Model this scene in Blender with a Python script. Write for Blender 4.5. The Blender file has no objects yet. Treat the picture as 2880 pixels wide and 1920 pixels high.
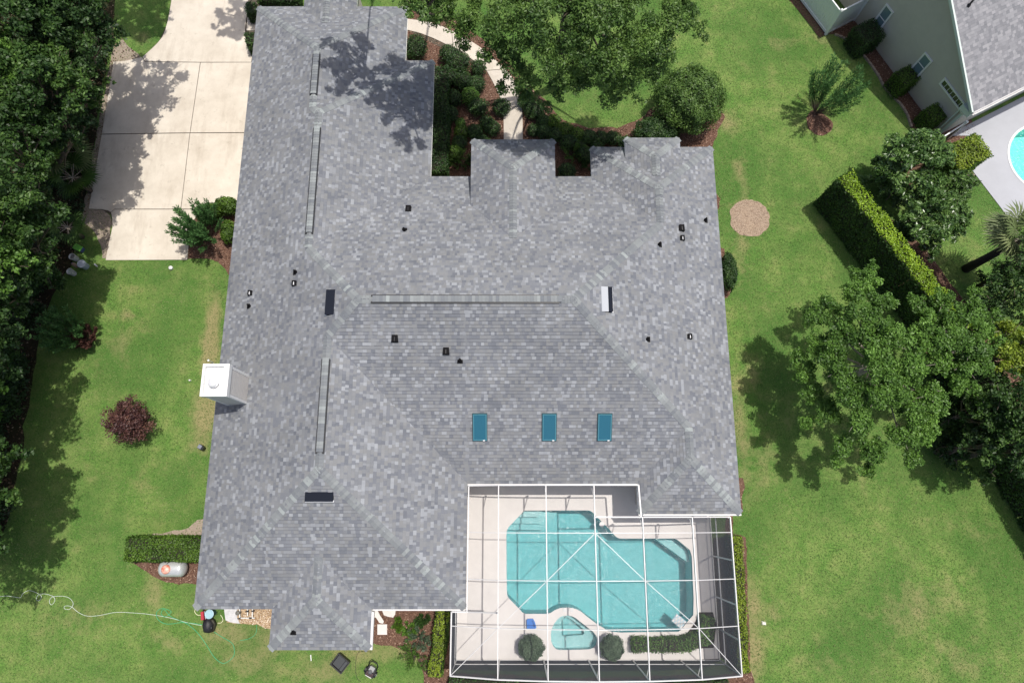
import bpy, bmesh, math, random
import numpy as np
from mathutils import Vector, Matrix
from mathutils.geometry import tessellate_polygon

C = bpy.context.scene.collection
scene = bpy.context.scene
R = random.Random(7)
RN = np.random.RandomState(11)

# ---------------------------------------------------------------- camera, sky, sun, exposure
CAM_H = 32.0
TILT = math.radians(14.0)
FPX = 1920.0
cam_data = bpy.data.cameras.new('camera')
cam_data.lens = 24.0
cam_data.sensor_width = 36.0
cam_data.clip_end = 2000.0
cam = bpy.data.objects.new('camera', cam_data)
cam.location = (0, 0, CAM_H)
cam.rotation_euler = (TILT, 0, 0)
C.objects.link(cam)
scene.camera = cam

SUN = Vector((0.215, 0.11, 1.0)).normalized()
world = bpy.data.worlds.new('World')
scene.world = world
world.use_nodes = True
wn = world.node_tree.nodes
wl = world.node_tree.links
sky = wn.new('ShaderNodeTexSky')
sky.sky_type = 'NISHITA'
sky.sun_disc = False
sky.sun_elevation = math.asin(SUN.z)
sky.sun_rotation = math.atan2(SUN.x, SUN.y)
sky.air_density = 0.8
sky.dust_density = 3.5
sky.ozone_density = 0.6
wl.new(sky.outputs[0], wn['Background'].inputs[0])
wn['Background'].inputs[1].default_value = 0.135
sun_data = bpy.data.lights.new('sun', 'SUN')
sun_data.energy = 3.8
sun_data.angle = math.radians(0.55)
sun_data.color = (1.0, 0.955, 0.885)
sun = bpy.data.objects.new('sun', sun_data)
sun.rotation_euler = (-SUN).to_track_quat('-Z', 'Y').to_euler()
C.objects.link(sun)
scene.view_settings.view_transform = 'Standard'
scene.view_settings.look = 'None'
scene.view_settings.exposure = 0.0
scene.view_settings.gamma = 1.0
scene.view_settings.use_curve_mapping = False
scene.render.engine = 'CYCLES'
scene.cycles.max_bounces = 8
scene.cycles.transparent_max_bounces = 16


def U(px, py, z=0.0):
    """point of the place at height z that the 2880x1920 photograph shows at (px, py)"""
    dx = (px - 1440) / FPX
    dy = -(py - 960) / FPX
    vy = math.sin(TILT) + dy * math.cos(TILT)
    vz = -math.cos(TILT) + dy * math.sin(TILT)
    s = (z - CAM_H) / vz
    return Vector((dx * s, vy * s, z))


# ---------------------------------------------------------------- materials
MATS = {}


def mat(name, col, rough=0.8, metal=0.0, noise=0.0, scale=8.0, bump=0.0, bscale=40.0, spec=0.5, col2=None, detail=4.0):
    if name in MATS:
        return MATS[name]
    m = bpy.data.materials.new(name)
    m.use_nodes = True
    nt = m.node_tree
    b = nt.nodes['Principled BSDF']
    b.inputs['Roughness'].default_value = rough
    b.inputs['Metallic'].default_value = metal
    b.inputs['Specular IOR Level'].default_value = spec
    b.inputs['Base Color'].default_value = (*col, 1)
    geo = nt.nodes.new('ShaderNodeNewGeometry')
    if noise > 0 or col2:
        n = nt.nodes.new('ShaderNodeTexNoise')
        n.inputs['Scale'].default_value = scale
        n.inputs['Detail'].default_value = detail
        n.inputs['Roughness'].default_value = 0.65
        nt.links.new(geo.outputs['Position'], n.inputs['Vector'])
        r = nt.nodes.new('ShaderNodeValToRGB')
        c2 = col2 if col2 else tuple(min(1, c * (1 + noise)) for c in col)
        c1 = col if col2 else tuple(c * (1 - noise) for c in col)
        r.color_ramp.elements[0].position = 0.32
        r.color_ramp.elements[1].position = 0.68
        r.color_ramp.elements[0].color = (*c1, 1)
        r.color_ramp.elements[1].color = (*c2, 1)
        nt.links.new(n.outputs['Fac'], r.inputs[0])
        nt.links.new(r.outputs[0], b.inputs['Base Color'])
    if bump > 0:
        n2 = nt.nodes.new('ShaderNodeTexNoise')
        n2.inputs['Scale'].default_value = bscale
        n2.inputs['Detail'].default_value = 5
        nt.links.new(geo.outputs['Position'], n2.inputs['Vector'])
        bp = nt.nodes.new('ShaderNodeBump')
        bp.inputs['Strength'].default_value = bump
        bp.inputs['Distance'].default_value = 0.02
        nt.links.new(n2.outputs['Fac'], bp.inputs['Height'])
        nt.links.new(bp.outputs[0], b.inputs['Normal'])
    MATS[name] = m
    return m


def ramp_mat(name, stops, rough=0.8, spec=0.3, transl=0.0, tcol=None, grain=0.0, gscale=60.0, macro=0.0):
    """colour picked per piece by the face attribute 'v' (each shingle, leaf, chip its own tone)"""
    if name in MATS:
        return MATS[name]
    m = bpy.data.materials.new(name)
    m.use_nodes = True
    nt = m.node_tree
    b = nt.nodes['Principled BSDF']
    b.inputs['Roughness'].default_value = rough
    b.inputs['Specular IOR Level'].default_value = spec
    a = nt.nodes.new('ShaderNodeAttribute')
    a.attribute_name = 'v'
    r = nt.nodes.new('ShaderNodeValToRGB')
    while len(r.color_ramp.elements) < len(stops):
        r.color_ramp.elements.new(0.5)
    for i, (p, c) in enumerate(stops):
        r.color_ramp.elements[i].position = p
        r.color_ramp.elements[i].color = (*c, 1)
    nt.links.new(a.outputs['Fac'], r.inputs[0])
    out = r.outputs[0]
    if grain > 0:
        geo = nt.nodes.new('ShaderNodeNewGeometry')
        n = nt.nodes.new('ShaderNodeTexNoise')
        n.inputs['Scale'].default_value = gscale
        n.inputs['Detail'].default_value = 3
        nt.links.new(geo.outputs['Position'], n.inputs['Vector'])
        mr = nt.nodes.new('ShaderNodeMapRange')
        mr.inputs[1].default_value = 0.3
        mr.inputs[2].default_value = 0.7
        mr.inputs[3].default_value = 1 - grain
        mr.inputs[4].default_value = 1 + grain
        nt.links.new(n.outputs['Fac'], mr.inputs[0])
        mx = nt.nodes.new('ShaderNodeVectorMath')
        mx.operation = 'SCALE'
        nt.links.new(out, mx.inputs[0])
        nt.links.new(mr.outputs[0], mx.inputs['Scale'])
        out = mx.outputs[0]
    if macro > 0:
        n = nt.nodes.new('ShaderNodeTexNoise')
        n.inputs['Scale'].default_value = 0.55
        n.inputs['Detail'].default_value = 6
        n.inputs['Roughness'].default_value = 0.7
        nt.links.new(geo.outputs['Position'], n.inputs['Vector'])
        mr = nt.nodes.new('ShaderNodeMapRange')
        mr.inputs[1].default_value = 0.35
        mr.inputs[2].default_value = 0.65
        mr.inputs[3].default_value = 1 - macro
        mr.inputs[4].default_value = 1 + macro
        nt.links.new(n.outputs['Fac'], mr.inputs[0])
        mx = nt.nodes.new('ShaderNodeVectorMath')
        mx.operation = 'SCALE'
        nt.links.new(out, mx.inputs[0])
        nt.links.new(mr.outputs[0], mx.inputs['Scale'])
        out = mx.outputs[0]
    nt.links.new(out, b.inputs['Base Color'])
    if transl > 0:
        t = nt.nodes.new('ShaderNodeBsdfTranslucent')
        if tcol:
            t.inputs[0].default_value = (*tcol, 1)
        else:
            nt.links.new(out, t.inputs[0])
        ms = nt.nodes.new('ShaderNodeMixShader')
        ms.inputs[0].default_value = transl
        nt.links.new(b.outputs[0], ms.inputs[1])
        nt.links.new(t.outputs[0], ms.inputs[2])
        nt.links.new(ms.outputs[0], nt.nodes['Material Output'].inputs[0])
    MATS[name] = m
    return m


M_white = mat('white_paint', (0.78, 0.78, 0.76), 0.45, noise=0.04, scale=3)
M_alu = mat('white_aluminium', (0.60, 0.595, 0.59), 0.4, noise=0.05, scale=2)
M_stucco = mat('stucco', (0.55, 0.51, 0.45), 0.9, noise=0.06, scale=6, bump=0.3, bscale=120)
M_black = mat('black_rubber', (0.012, 0.012, 0.014), 0.5)
M_blackmetal = mat('black_metal', (0.018, 0.019, 0.022), 0.35)
M_soil = mat('dark_soil', (0.03, 0.022, 0.016), 0.95, noise=0.3, scale=20)
M_bark = mat('bark', (0.11, 0.085, 0.065), 0.95, noise=0.4, scale=14, bump=0.6, bscale=30)
M_palebark = mat('pale_bark', (0.32, 0.28, 0.23), 0.9, noise=0.3, scale=14, bump=0.5, bscale=30)
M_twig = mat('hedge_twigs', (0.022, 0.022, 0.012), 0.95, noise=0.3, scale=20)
def concrete_mat(name, c1, c2, cs, stain=0.5):
    m = bpy.data.materials.new(name)
    m.use_nodes = True
    nt = m.node_tree
    b = nt.nodes['Principled BSDF']
    b.inputs['Roughness'].default_value = 0.9
    b.inputs['Specular IOR Level'].default_value = 0.25
    geo = nt.nodes.new('ShaderNodeNewGeometry')

    def layer(scale, det, lo, hi, sx=1.0, sy=1.0):
        mp = nt.nodes.new('ShaderNodeMapping')
        mp.inputs['Scale'].default_value = (sx, sy, 1)
        nt.links.new(geo.outputs['Position'], mp.inputs[0])
        n = nt.nodes.new('ShaderNodeTexNoise')
        n.inputs['Scale'].default_value = scale
        n.inputs['Detail'].default_value = det
        n.inputs['Roughness'].default_value = 0.7
        nt.links.new(mp.outputs[0], n.inputs['Vector'])
        r = nt.nodes.new('ShaderNodeMapRange')
        r.inputs[1].default_value = lo
        r.inputs[2].default_value = hi
        nt.links.new(n.outputs['Fac'], r.inputs[0])
        return r.outputs[0]

    def mix(f, a, c, k=1.0):
        x = nt.nodes.new('ShaderNodeMixRGB')
        mm = nt.nodes.new('ShaderNodeMath')
        mm.operation = 'MULTIPLY'
        mm.inputs[1].default_value = k
        nt.links.new(f, mm.inputs[0])
        nt.links.new(mm.outputs[0], x.inputs[0])
        for i, q in ((1, a), (2, c)):
            if isinstance(q, tuple):
                x.inputs[i].default_value = (*q, 1)
            else:
                nt.links.new(q, x.inputs[i])
        return x.outputs[0]
    c = mix(layer(0.45, 8, 0.35, 0.65), c1, c2)
    c = mix(layer(1.1, 9, 0.52, 0.75, 1.0, 0.22), c, cs, stain)
    c = mix(layer(3.2, 6, 0.60, 0.72), c, tuple(q * .8 for q in cs), stain * .8)
    c = mix(layer(14.0, 3, 0.68, 0.76), c, tuple(q * .6 for q in cs), stain * .7)
    nt.links.new(c, b.inputs['Base Color'])
    return m


M_concrete = concrete_mat('driveway_concrete', (0.52, 0.465, 0.385), (0.665, 0.61, 0.52), (0.38, 0.32, 0.25), 0.7)
M_walk = mat('walkway_concrete', (0.50, 0.45, 0.38), 0.9, bump=0.12, bscale=160, col2=(0.6, 0.545, 0.47), scale=1.3, detail=8.0)
M_joint = mat('joint_dirt', (0.09, 0.075, 0.055), 0.95, noise=0.3, scale=20)
M_deck = mat('pool_deck_coating', (0.66, 0.625, 0.60), 0.8, bump=0.15, bscale=200, col2=(0.73, 0.695, 0.665), scale=1.2, detail=8.0)
M_coping = mat('pool_coping', (0.66, 0.63, 0.60), 0.7, noise=0.05, scale=5)
M_plaster = mat('pool_plaster', (0.47, 0.63, 0.64), 0.7, noise=0.07, scale=3.0)
M_tile = mat('waterline_tile', (0.12, 0.25, 0.30), 0.35, noise=0.2, scale=18)
M_patio = mat('neighbour_patio', (0.40, 0.41, 0.44), 0.85, noise=0.05, scale=0.8)


def litter_mat(name, a, b2, c, s1=1.2, s2=18.0, bump=0.7):
    m = bpy.data.materials.new(name)
    m.use_nodes = True
    nt = m.node_tree
    b = nt.nodes['Principled BSDF']
    b.inputs['Roughness'].default_value = 0.95
    b.inputs['Specular IOR Level'].default_value = 0.1
    geo = nt.nodes.new('ShaderNodeNewGeometry')
    outs = []
    for s, d in ((s1, 5), (s2, 8)):
        n = nt.nodes.new('ShaderNodeTexNoise')
        n.inputs['Scale'].default_value = s
        n.inputs['Detail'].default_value = d
        n.inputs['Roughness'].default_value = 0.7
        nt.links.new(geo.outputs['Position'], n.inputs['Vector'])
        outs.append(n)
    r = nt.nodes.new('ShaderNodeValToRGB')
    r.color_ramp.elements[0].position = 0.36
    r.color_ramp.elements[1].position = 0.64
    r.color_ramp.elements[0].color = (*a, 1)
    r.color_ramp.elements[1].color = (*b2, 1)
    nt.links.new(outs[1].outputs['Fac'], r.inputs[0])
    mr = nt.nodes.new('ShaderNodeMapRange')
    mr.inputs[1].default_value = 0.45
    mr.inputs[2].default_value = 0.7
    nt.links.new(outs[0].outputs['Fac'], mr.inputs[0])
    mx = nt.nodes.new('ShaderNodeMixRGB')
    nt.links.new(mr.outputs[0], mx.inputs[0])
    nt.links.new(r.outputs[0], mx.inputs[1])
    mx.inputs[2].default_value = (*c, 1)
    nt.links.new(mx.outputs[0], b.inputs['Base Color'])
    bp = nt.nodes.new('ShaderNodeBump')
    bp.inputs['Strength'].default_value = bump
    bp.inputs['Distance'].default_value = 0.04
    nt.links.new(outs[1].outputs['Fac'], bp.inputs['Height'])
    nt.links.new(bp.outputs[0], b.inputs['Normal'])
    return m


M_mulch = litter_mat('bark_mulch', (0.06, 0.03, 0.022), (0.22, 0.13, 0.095), (0.15, 0.09, 0.065), bump=0.9)
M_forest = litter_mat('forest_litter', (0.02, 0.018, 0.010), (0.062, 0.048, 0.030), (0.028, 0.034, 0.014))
M_straw = litter_mat('pale_chips', (0.27, 0.20, 0.15), (0.46, 0.36, 0.27), (0.38, 0.29, 0.21), s2=30.0)
M_sand = litter_mat('sandy_dirt', (0.24, 0.19, 0.15), (0.42, 0.35, 0.29), (0.33, 0.27, 0.21), s2=14.0)
M_gravel = litter_mat('gravel', (0.26, 0.18, 0.11), (0.62, 0.47, 0.33), (0.42, 0.32, 0.2), s2=26.0)


def lawn_mat():
    m = bpy.data.materials.new('lawn_grass')
    m.use_nodes = True
    nt = m.node_tree
    b = nt.nodes['Principled BSDF']
    b.inputs['Roughness'].default_value = 0.9
    b.inputs['Specular IOR Level'].default_value = 0.15
    geo = nt.nodes.new('ShaderNodeNewGeometry')

    def nz(s, d, rg=0.6):
        n = nt.nodes.new('ShaderNodeTexNoise')
        n.inputs['Scale'].default_value = s
        n.inputs['Detail'].default_value = d
        n.inputs['Roughness'].default_value = rg
        nt.links.new(geo.outputs['Position'], n.inputs['Vector'])
        return n

    def mr(src, a, b_, c=0.0, d=1.0):
        r = nt.nodes.new('ShaderNodeMapRange')
        for i, v in zip((1, 2, 3, 4), (a, b_, c, d)):
            r.inputs[i].default_value = v
        nt.links.new(src, r.inputs[0])
        return r.outputs[0]

    def mix(f, c1, c2):
        x = nt.nodes.new('ShaderNodeMixRGB')
        nt.links.new(f, x.inputs[0])
        for i, c in ((1, c1), (2, c2)):
            if isinstance(c, tuple):
                x.inputs[i].default_value = (*c, 1)
            else:
                nt.links.new(c, x.inputs[i])
        return x.outputs[0]
    big = nz(0.22, 5)
    mid = nz(1.1, 8, 0.72)
    fine = nz(13, 5, 0.8)
    blade = nz(38, 3, 0.7)
    c = mix(mr(fine.outputs['Fac'], 0.36, 0.64), (0.044, 0.115, 0.020), (0.152, 0.295, 0.058))
    c = mix(mr(mid.outputs['Fac'], 0.40, 0.64, 0.0, 0.75), c, (0.235, 0.29, 0.09))
    c = mix(mr(big.outputs['Fac'], 0.40, 0.58, 0.72, 0.0), c, (0.052, 0.145, 0.026))
    c = mix(mr(blade.outputs['Fac'], 0.52, 0.70, 0.0, 0.6), c, (0.28, 0.32, 0.115))
    at = nt.nodes.new('ShaderNodeAttribute')
    at.attribute_name = 'dry'
    dn = nt.nodes.new('ShaderNodeMath')
    dn.operation = 'MULTIPLY_ADD'
    nt.links.new(mid.outputs['Fac'], dn.inputs[0])
    dn.inputs[1].default_value = 1.6
    dn.inputs[2].default_value = -0.8
    ad = nt.nodes.new('ShaderNodeMath')
    ad.operation = 'ADD'
    nt.links.new(at.outputs['Fac'], ad.inputs[0])
    nt.links.new(dn.outputs[0], ad.inputs[1])
    c = mix(mr(ad.outputs[0], 0.12, 0.75, 0.0, 0.85), c, (0.31, 0.265, 0.13))
    nt.links.new(c, b.inputs['Base Color'])
    bp = nt.nodes.new('ShaderNodeBump')
    bp.inputs['Strength'].default_value = 1.0
    bp.inputs['Distance'].default_value = 0.05
    nt.links.new(fine.outputs['Fac'], bp.inputs['Height'])
    nt.links.new(bp.outputs[0], b.inputs['Normal'])
    return m


M_lawn = lawn_mat()

M_shingle = ramp_mat('asphalt_shingle', [(0.0, (0.05, 0.053, 0.058)), (0.06, (0.142, 0.152, 0.173)), (0.3, (0.170, 0.180, 0.201)), (0.5, (0.193, 0.202, 0.216)),
                                         (0.68, (0.214, 0.219, 0.223)), (0.85, (0.24, 0.252, 0.272)), (1.0, (0.30, 0.315, 0.335))],
                     0.92, 0.12, grain=0.10, gscale=90, macro=0.09)
M_cap = ramp_mat('ridge_cap_shingle', [(0.0, (0.16, 0.173, 0.19)), (0.4, (0.21, 0.225, 0.232)), (0.75, (0.245, 0.262, 0.265)), (1.0, (0.305, 0.335, 0.333))],
                 0.92, 0.12, grain=0.08, gscale=90)


def leafmat(name, dark, mid, light, transl=0.28, rough=0.5, spec=0.4):
    return ramp_mat(name, [(0.0, dark), (0.45, mid), (0.85, light), (1.0, tuple(min(1, c * 1.35) for c in light))], rough, spec, transl)


ML = {
    'oak': leafmat('oak_leaves', (0.04, 0.088, 0.02), (0.088, 0.168, 0.034), (0.165, 0.275, 0.06)),
    'forest': leafmat('forest_leaves', (0.020, 0.052, 0.012), (0.045, 0.102, 0.021), (0.098, 0.185, 0.036)),
    'yellowoak': leafmat('light_oak_leaves', (0.052, 0.118, 0.02), (0.108, 0.222, 0.035), (0.19, 0.355, 0.062)),
    'lime': leafmat('lime_leaves', (0.12, 0.21, 0.012), (0.22, 0.36, 0.02), (0.34, 0.50, 0.035)),
    'yellow': leafmat('yellow_green_leaves', (0.10, 0.155, 0.015), (0.20, 0.285, 0.025), (0.32, 0.41, 0.04)),
    'laurel': leafmat('laurel_leaves', (0.045, 0.10, 0.022), (0.09, 0.18, 0.038), (0.19, 0.31, 0.085), 0.2, 0.35, 0.6),
    'dark': leafmat('dark_shrub_leaves', (0.018, 0.046, 0.014), (0.036, 0.082, 0.022), (0.08, 0.155, 0.034)),
    'box': leafmat('clipped_hedge_leaves', (0.04, 0.085, 0.012), (0.075, 0.15, 0.018), (0.14, 0.25, 0.03)),
    'myrtle': leafmat('myrtle_leaves', (0.035, 0.10, 0.032), (0.075, 0.18, 0.055), (0.14, 0.28, 0.085)),
    'purple': leafmat('purple_leaves', (0.04, 0.016, 0.018), (0.095, 0.04, 0.036), (0.17, 0.085, 0.06), 0.15),
    'grey': leafmat('grey_green_leaves', (0.06, 0.10, 0.06), (0.11, 0.17, 0.10), (0.17, 0.24, 0.15)),
    'palm': leafmat('palm_leaves', (0.07, 0.11, 0.035), (0.16, 0.21, 0.08), (0.28, 0.32, 0.15)),
    'fern': leafmat('fern_leaves', (0.05, 0.11, 0.02), (0.09, 0.19, 0.035), (0.15, 0.28, 0.05)),
}


# ---------------------------------------------------------------- object helpers
def tag(o, label=None, cat=None, group=None, kind=None):
    if label:
        o['label'] = label
    if cat:
        o['category'] = cat
    if group:
        o['group'] = group
    if kind:
        o['kind'] = kind
    return o


def empty(name, loc=(0, 0, 0), label=None, cat=None, group=None, rz=0.0):
    o = bpy.data.objects.new(name, None)
    o.location = loc
    o.rotation_euler = (0, 0, rz)
    o.empty_display_size = 0.3
    C.objects.link(o)
    return tag(o, label, cat, group)


def link_mesh(name, me, parent=None, loc=None, rz=None):
    o = bpy.data.objects.new(name, me)
    C.objects.link(o)
    if parent is not None:
        o.parent = parent
    if loc is not None:
        o.location = loc
    if rz is not None:
        o.rotation_euler = (0, 0, rz)
    return o


def smooth(me):
    me.polygons.foreach_set('use_smooth', [True] * len(me.polygons))


class MB:
    """collects simple solids into one mesh"""

    def __init__(self):
        self.v = []
        self.f = []
        self.mi = []
        self.val = []
        self.cur = 0
        self.cv = 0.5

    def poly(self, pts):
        n = len(self.v)
        self.v += [tuple(p) for p in pts]
        self.f.append(tuple(range(n, n + len(pts))))
        self.mi.append(self.cur)
        self.val.append(self.cv)

    def box(self, a, b):
        x0, y0, z0 = a
        x1, y1, z1 = b
        P = [(x0, y0, z0), (x1, y0, z0), (x1, y1, z0), (x0, y1, z0), (x0, y0, z1), (x1, y0, z1), (x1, y1, z1), (x0, y1, z1)]
        self.hexa(P)

    def hexa(self, P):
        n = len(self.v)
        self.v += [tuple(p) for p in P]
        for q in ((0, 3, 2, 1), (4, 5, 6, 7), (0, 1, 5, 4), (1, 2, 6, 5), (2, 3, 7, 6), (3, 0, 4, 7)):
            self.f.append(tuple(n + i for i in q))
            self.mi.append(self.cur)
            self.val.append(self.cv)

    def beam(self, a, b, w, h=None, up=(0, 0, 1)):
        a = Vector(a)
        b = Vector(b)
        h = h or w
        d = (b - a).normalized()
        upv = Vector(up)
        if abs(d.dot(upv)) > 0.98:
            upv = Vector((1, 0, 0))
        s = d.cross(upv).normalized()
        t = s.cross(d).normalized()
        s *= w / 2
        t *= h / 2
        self.hexa([a - s - t, a + s - t, a + s + t, a - s + t, b - s - t, b + s - t, b + s + t, b - s + t][0:0] or
                  [a - s - t, b - s - t, b + s - t, a + s - t, a - s + t, b - s + t, b + s + t, a + s + t])

    def obox(self, c, ex, ey, hx, hy, z0, z1, bev=0.0):
        c = Vector((c[0], c[1], 0))
        ex = Vector((ex[0], ex[1], 0))
        ey = Vector((ey[0], ey[1], 0))
        P = []
        for z, k in ((z0, 0), (z1, bev)):
            for sx, sy in ((-1, -1), (1, -1), (1, 1), (-1, 1)):
                q = c + ex * sx * (hx - k) + ey * sy * (hy - k)
                P.append((q.x, q.y, z))
        self.hexa(P)

    def tube(self, pts, radii, n=8, cap=True):
        pts = [Vector(p) for p in pts]
        if not hasattr(radii, '__len__'):
            radii = [radii] * len(pts)
        base = len(self.v)
        prev = None
        for i, p in enumerate(pts):
            if i == 0:
                d = pts[1] - pts[0]
            elif i == len(pts) - 1:
                d = pts[-1] - pts[-2]
            else:
                d = pts[i + 1] - pts[i - 1]
            d.normalize()
            if prev is None:
                a = Vector((0, 0, 1)) if abs(d.z) < 0.9 else Vector((1, 0, 0))
                s = d.cross(a).normalized()
            else:
                s = (prev - d * prev.dot(d)).normalized()
            prev = s
            t = d.cross(s)
            for k in range(n):
                an = 2 * math.pi * k / n
                q = p + (s * math.cos(an) + t * math.sin(an)) * radii[i]
                self.v.append(tuple(q))
        for i in range(len(pts) - 1):
            for k in range(n):
                a = base + i * n + k
                b = base + i * n + (k + 1) % n
                self.f.append((a, b, b + n, a + n))
                self.mi.append(self.cur)
                self.val.append(self.cv)
        if cap:
            self.f.append(tuple(base + k for k in range(n))[::-1])
            self.f.append(tuple(base + (len(pts) - 1) * n + k for k in range(n)))
            self.mi += [self.cur] * 2
            self.val += [self.cv] * 2

    def lathe(self, c, prof, n=20):
        """prof: list of (r, z)"""
        base = len(self.v)
        for r, z in prof:
            for k in range(n):
                a = 2 * math.pi * k / n
                self.v.append((c[0] + r * math.cos(a), c[1] + r * math.sin(a), c[2] + z))
        for i in range(len(prof) - 1):
            for k in range(n):
                a = base + i * n + k
                b = base + i * n + (k + 1) % n
                self.f.append((a, b, b + n, a + n))
                self.mi.append(self.cur)
                self.val.append(self.cv)
        for i, rev in ((0, True), (len(prof) - 1, False)):
            if prof[i][0] > 1e-4:
                q = tuple(base + i * n + k for k in range(n))
                self.f.append(q[::-1] if rev else q)
                self.mi.append(self.cur)
                self.val.append(self.cv)

    def mesh(self, name, mats, sm=False):
        me = bpy.data.meshes.new(name)
        me.from_pydata(self.v, [], self.f)
        if not isinstance(mats, (list, tuple)):
            mats = [mats]
        for m in mats:
            me.materials.append(m)
        if len(mats) > 1:
            me.polygons.foreach_set('material_index', self.mi)
        a = me.attributes.new('v', 'FLOAT', 'FACE')
        a.data.foreach_set('value', self.val)
        if sm:
            smooth(me)
        me.update()
        return me

    def build(self, name, mats, parent=None, sm=False, loc=None, rz=None):
        return link_mesh(name, self.mesh(name, mats, sm), parent, loc, rz)


def fill_poly(outer, holes, z, name, m, parent=None, thick=0.0):
    """flat sheet (or slab) with holes, outline given in the plan"""
    bm = bmesh.new()
    loops = [[Vector((p[0], p[1], 0)) for p in lp] for lp in [outer] + list(holes)]
    tris = tessellate_polygon(loops)
    flat = [v for lp in loops for v in lp]
    bv = [bm.verts.new((v.x, v.y, z)) for v in flat]
    for t in tris:
        a_, b_, c_ = (flat[i] for i in t)
        if abs((b_ - a_).cross(c_ - a_).z) < 1e-7:
            continue
        try:
            bm.faces.new([bv[i] for i in t])
        except ValueError:
            pass
    for f in bm.faces:
        f.normal_update()
        if f.normal.z < 0:
            f.normal_flip()
    if thick > 0:
        top = list(bm.faces)
        r = bmesh.ops.extrude_face_region(bm, geom=top)
        vs = [g for g in r['geom'] if isinstance(g, bmesh.types.BMVert)]
        # the extruded copy becomes the top
        for v in vs:
            v.co.z = z
        for f in top:
            if f.is_valid:
                for v in f.verts:
                    v.co.z = z - thick
        bmesh.ops.recalc_face_normals(bm, faces=bm.faces)
    me = bpy.data.meshes.new(name)
    bm.to_mesh(me)
    bm.free()
    me.materials.append(m)
    return link_mesh(name, me, parent)


def rough_poly(pts, step=0.35, amp=0.09, seed=1):
    """outline resampled with small irregular steps, as beds and worn edges have"""
    r = random.Random(seed)
    out = []
    for i in range(len(pts)):
        a = Vector(pts[i][:2])
        b = Vector(pts[(i + 1) % len(pts)][:2])
        n = max(1, int((b - a).length / step))
        d = (b - a)
        nr = Vector((-d.y, d.x)).normalized() if d.length > 0 else Vector((0, 0))
        for k in range(n):
            q = a + d * (k / n) + nr * r.uniform(-amp, amp)
            out.append((q.x, q.y))
    return out


def smooth_poly(pts, it=2):
    for _ in range(it):
        out = []
        for i in range(len(pts)):
            a = pts[i]
            b = pts[(i + 1) % len(pts)]
            out.append((a[0] * .75 + b[0] * .25, a[1] * .75 + b[1] * .25))
            out.append((a[0] * .25 + b[0] * .75, a[1] * .25 + b[1] * .75))
        pts = out
    return pts


def inside(poly, X, Y):
    """vectorised point in polygon"""
    c = np.zeros(len(X), bool)
    n = len(poly)
    for i in range(n):
        x0, y0 = poly[i][0], poly[i][1]
        x1, y1 = poly[(i + 1) % n][0], poly[(i + 1) % n][1]
        if y0 == y1:
            continue
        m = ((y0 > Y) != (y1 > Y)) & (X < (x1 - x0) * (Y - y0) / (y1 - y0) + x0)
        c ^= m
    return c


def quads_mesh(name, V, val, mats, mi=None):
    """V: (n,4,3) array"""
    n = len(V)
    me = bpy.data.meshes.new(name)
    me.vertices.add(n * 4)
    me.vertices.foreach_set('co', np.ascontiguousarray(V, dtype=np.float32).ravel())
    me.loops.add(n * 4)
    me.loops.foreach_set('vertex_index', np.arange(n * 4, dtype=np.int32))
    me.polygons.add(n)
    me.polygons.foreach_set('loop_start', np.arange(0, n * 4, 4, dtype=np.int32))
    for m in (mats if isinstance(mats, (list, tuple)) else [mats]):
        me.materials.append(m)
    if mi is not None:
        me.polygons.foreach_set('material_index', mi.astype(np.int32))
    me.update(calc_edges=True)
    a = me.attributes.new('v', 'FLOAT', 'FACE')
    a.data.foreach_set('value', np.clip(val, 0, 1).astype(np.float32))
    return me


def leaf_quads(P, N, L, W, droop=0.0):
    n = len(P)
    rnd = RN.normal(size=(n, 3))
    T = rnd - N * np.sum(rnd * N, axis=1, keepdims=True)
    T /= np.linalg.norm(T, axis=1, keepdims=True) + 1e-9
    B = np.cross(N, T)
    L = np.asarray(L).reshape(-1, 1) * RN.uniform(0.7, 1.3, (n, 1))
    W = np.asarray(W).reshape(-1, 1) * RN.uniform(0.7, 1.3, (n, 1))
    V = np.empty((n, 4, 3))
    V[:, 0] = P - T * L / 2
    V[:, 1] = P + B * W / 2
    V[:, 2] = P + T * L / 2 - N * L * 0.12
    V[:, 3] = P - B * W / 2
    return V


def unit(a):
    return a / (np.linalg.norm(a, axis=1, keepdims=True) + 1e-9)


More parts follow.
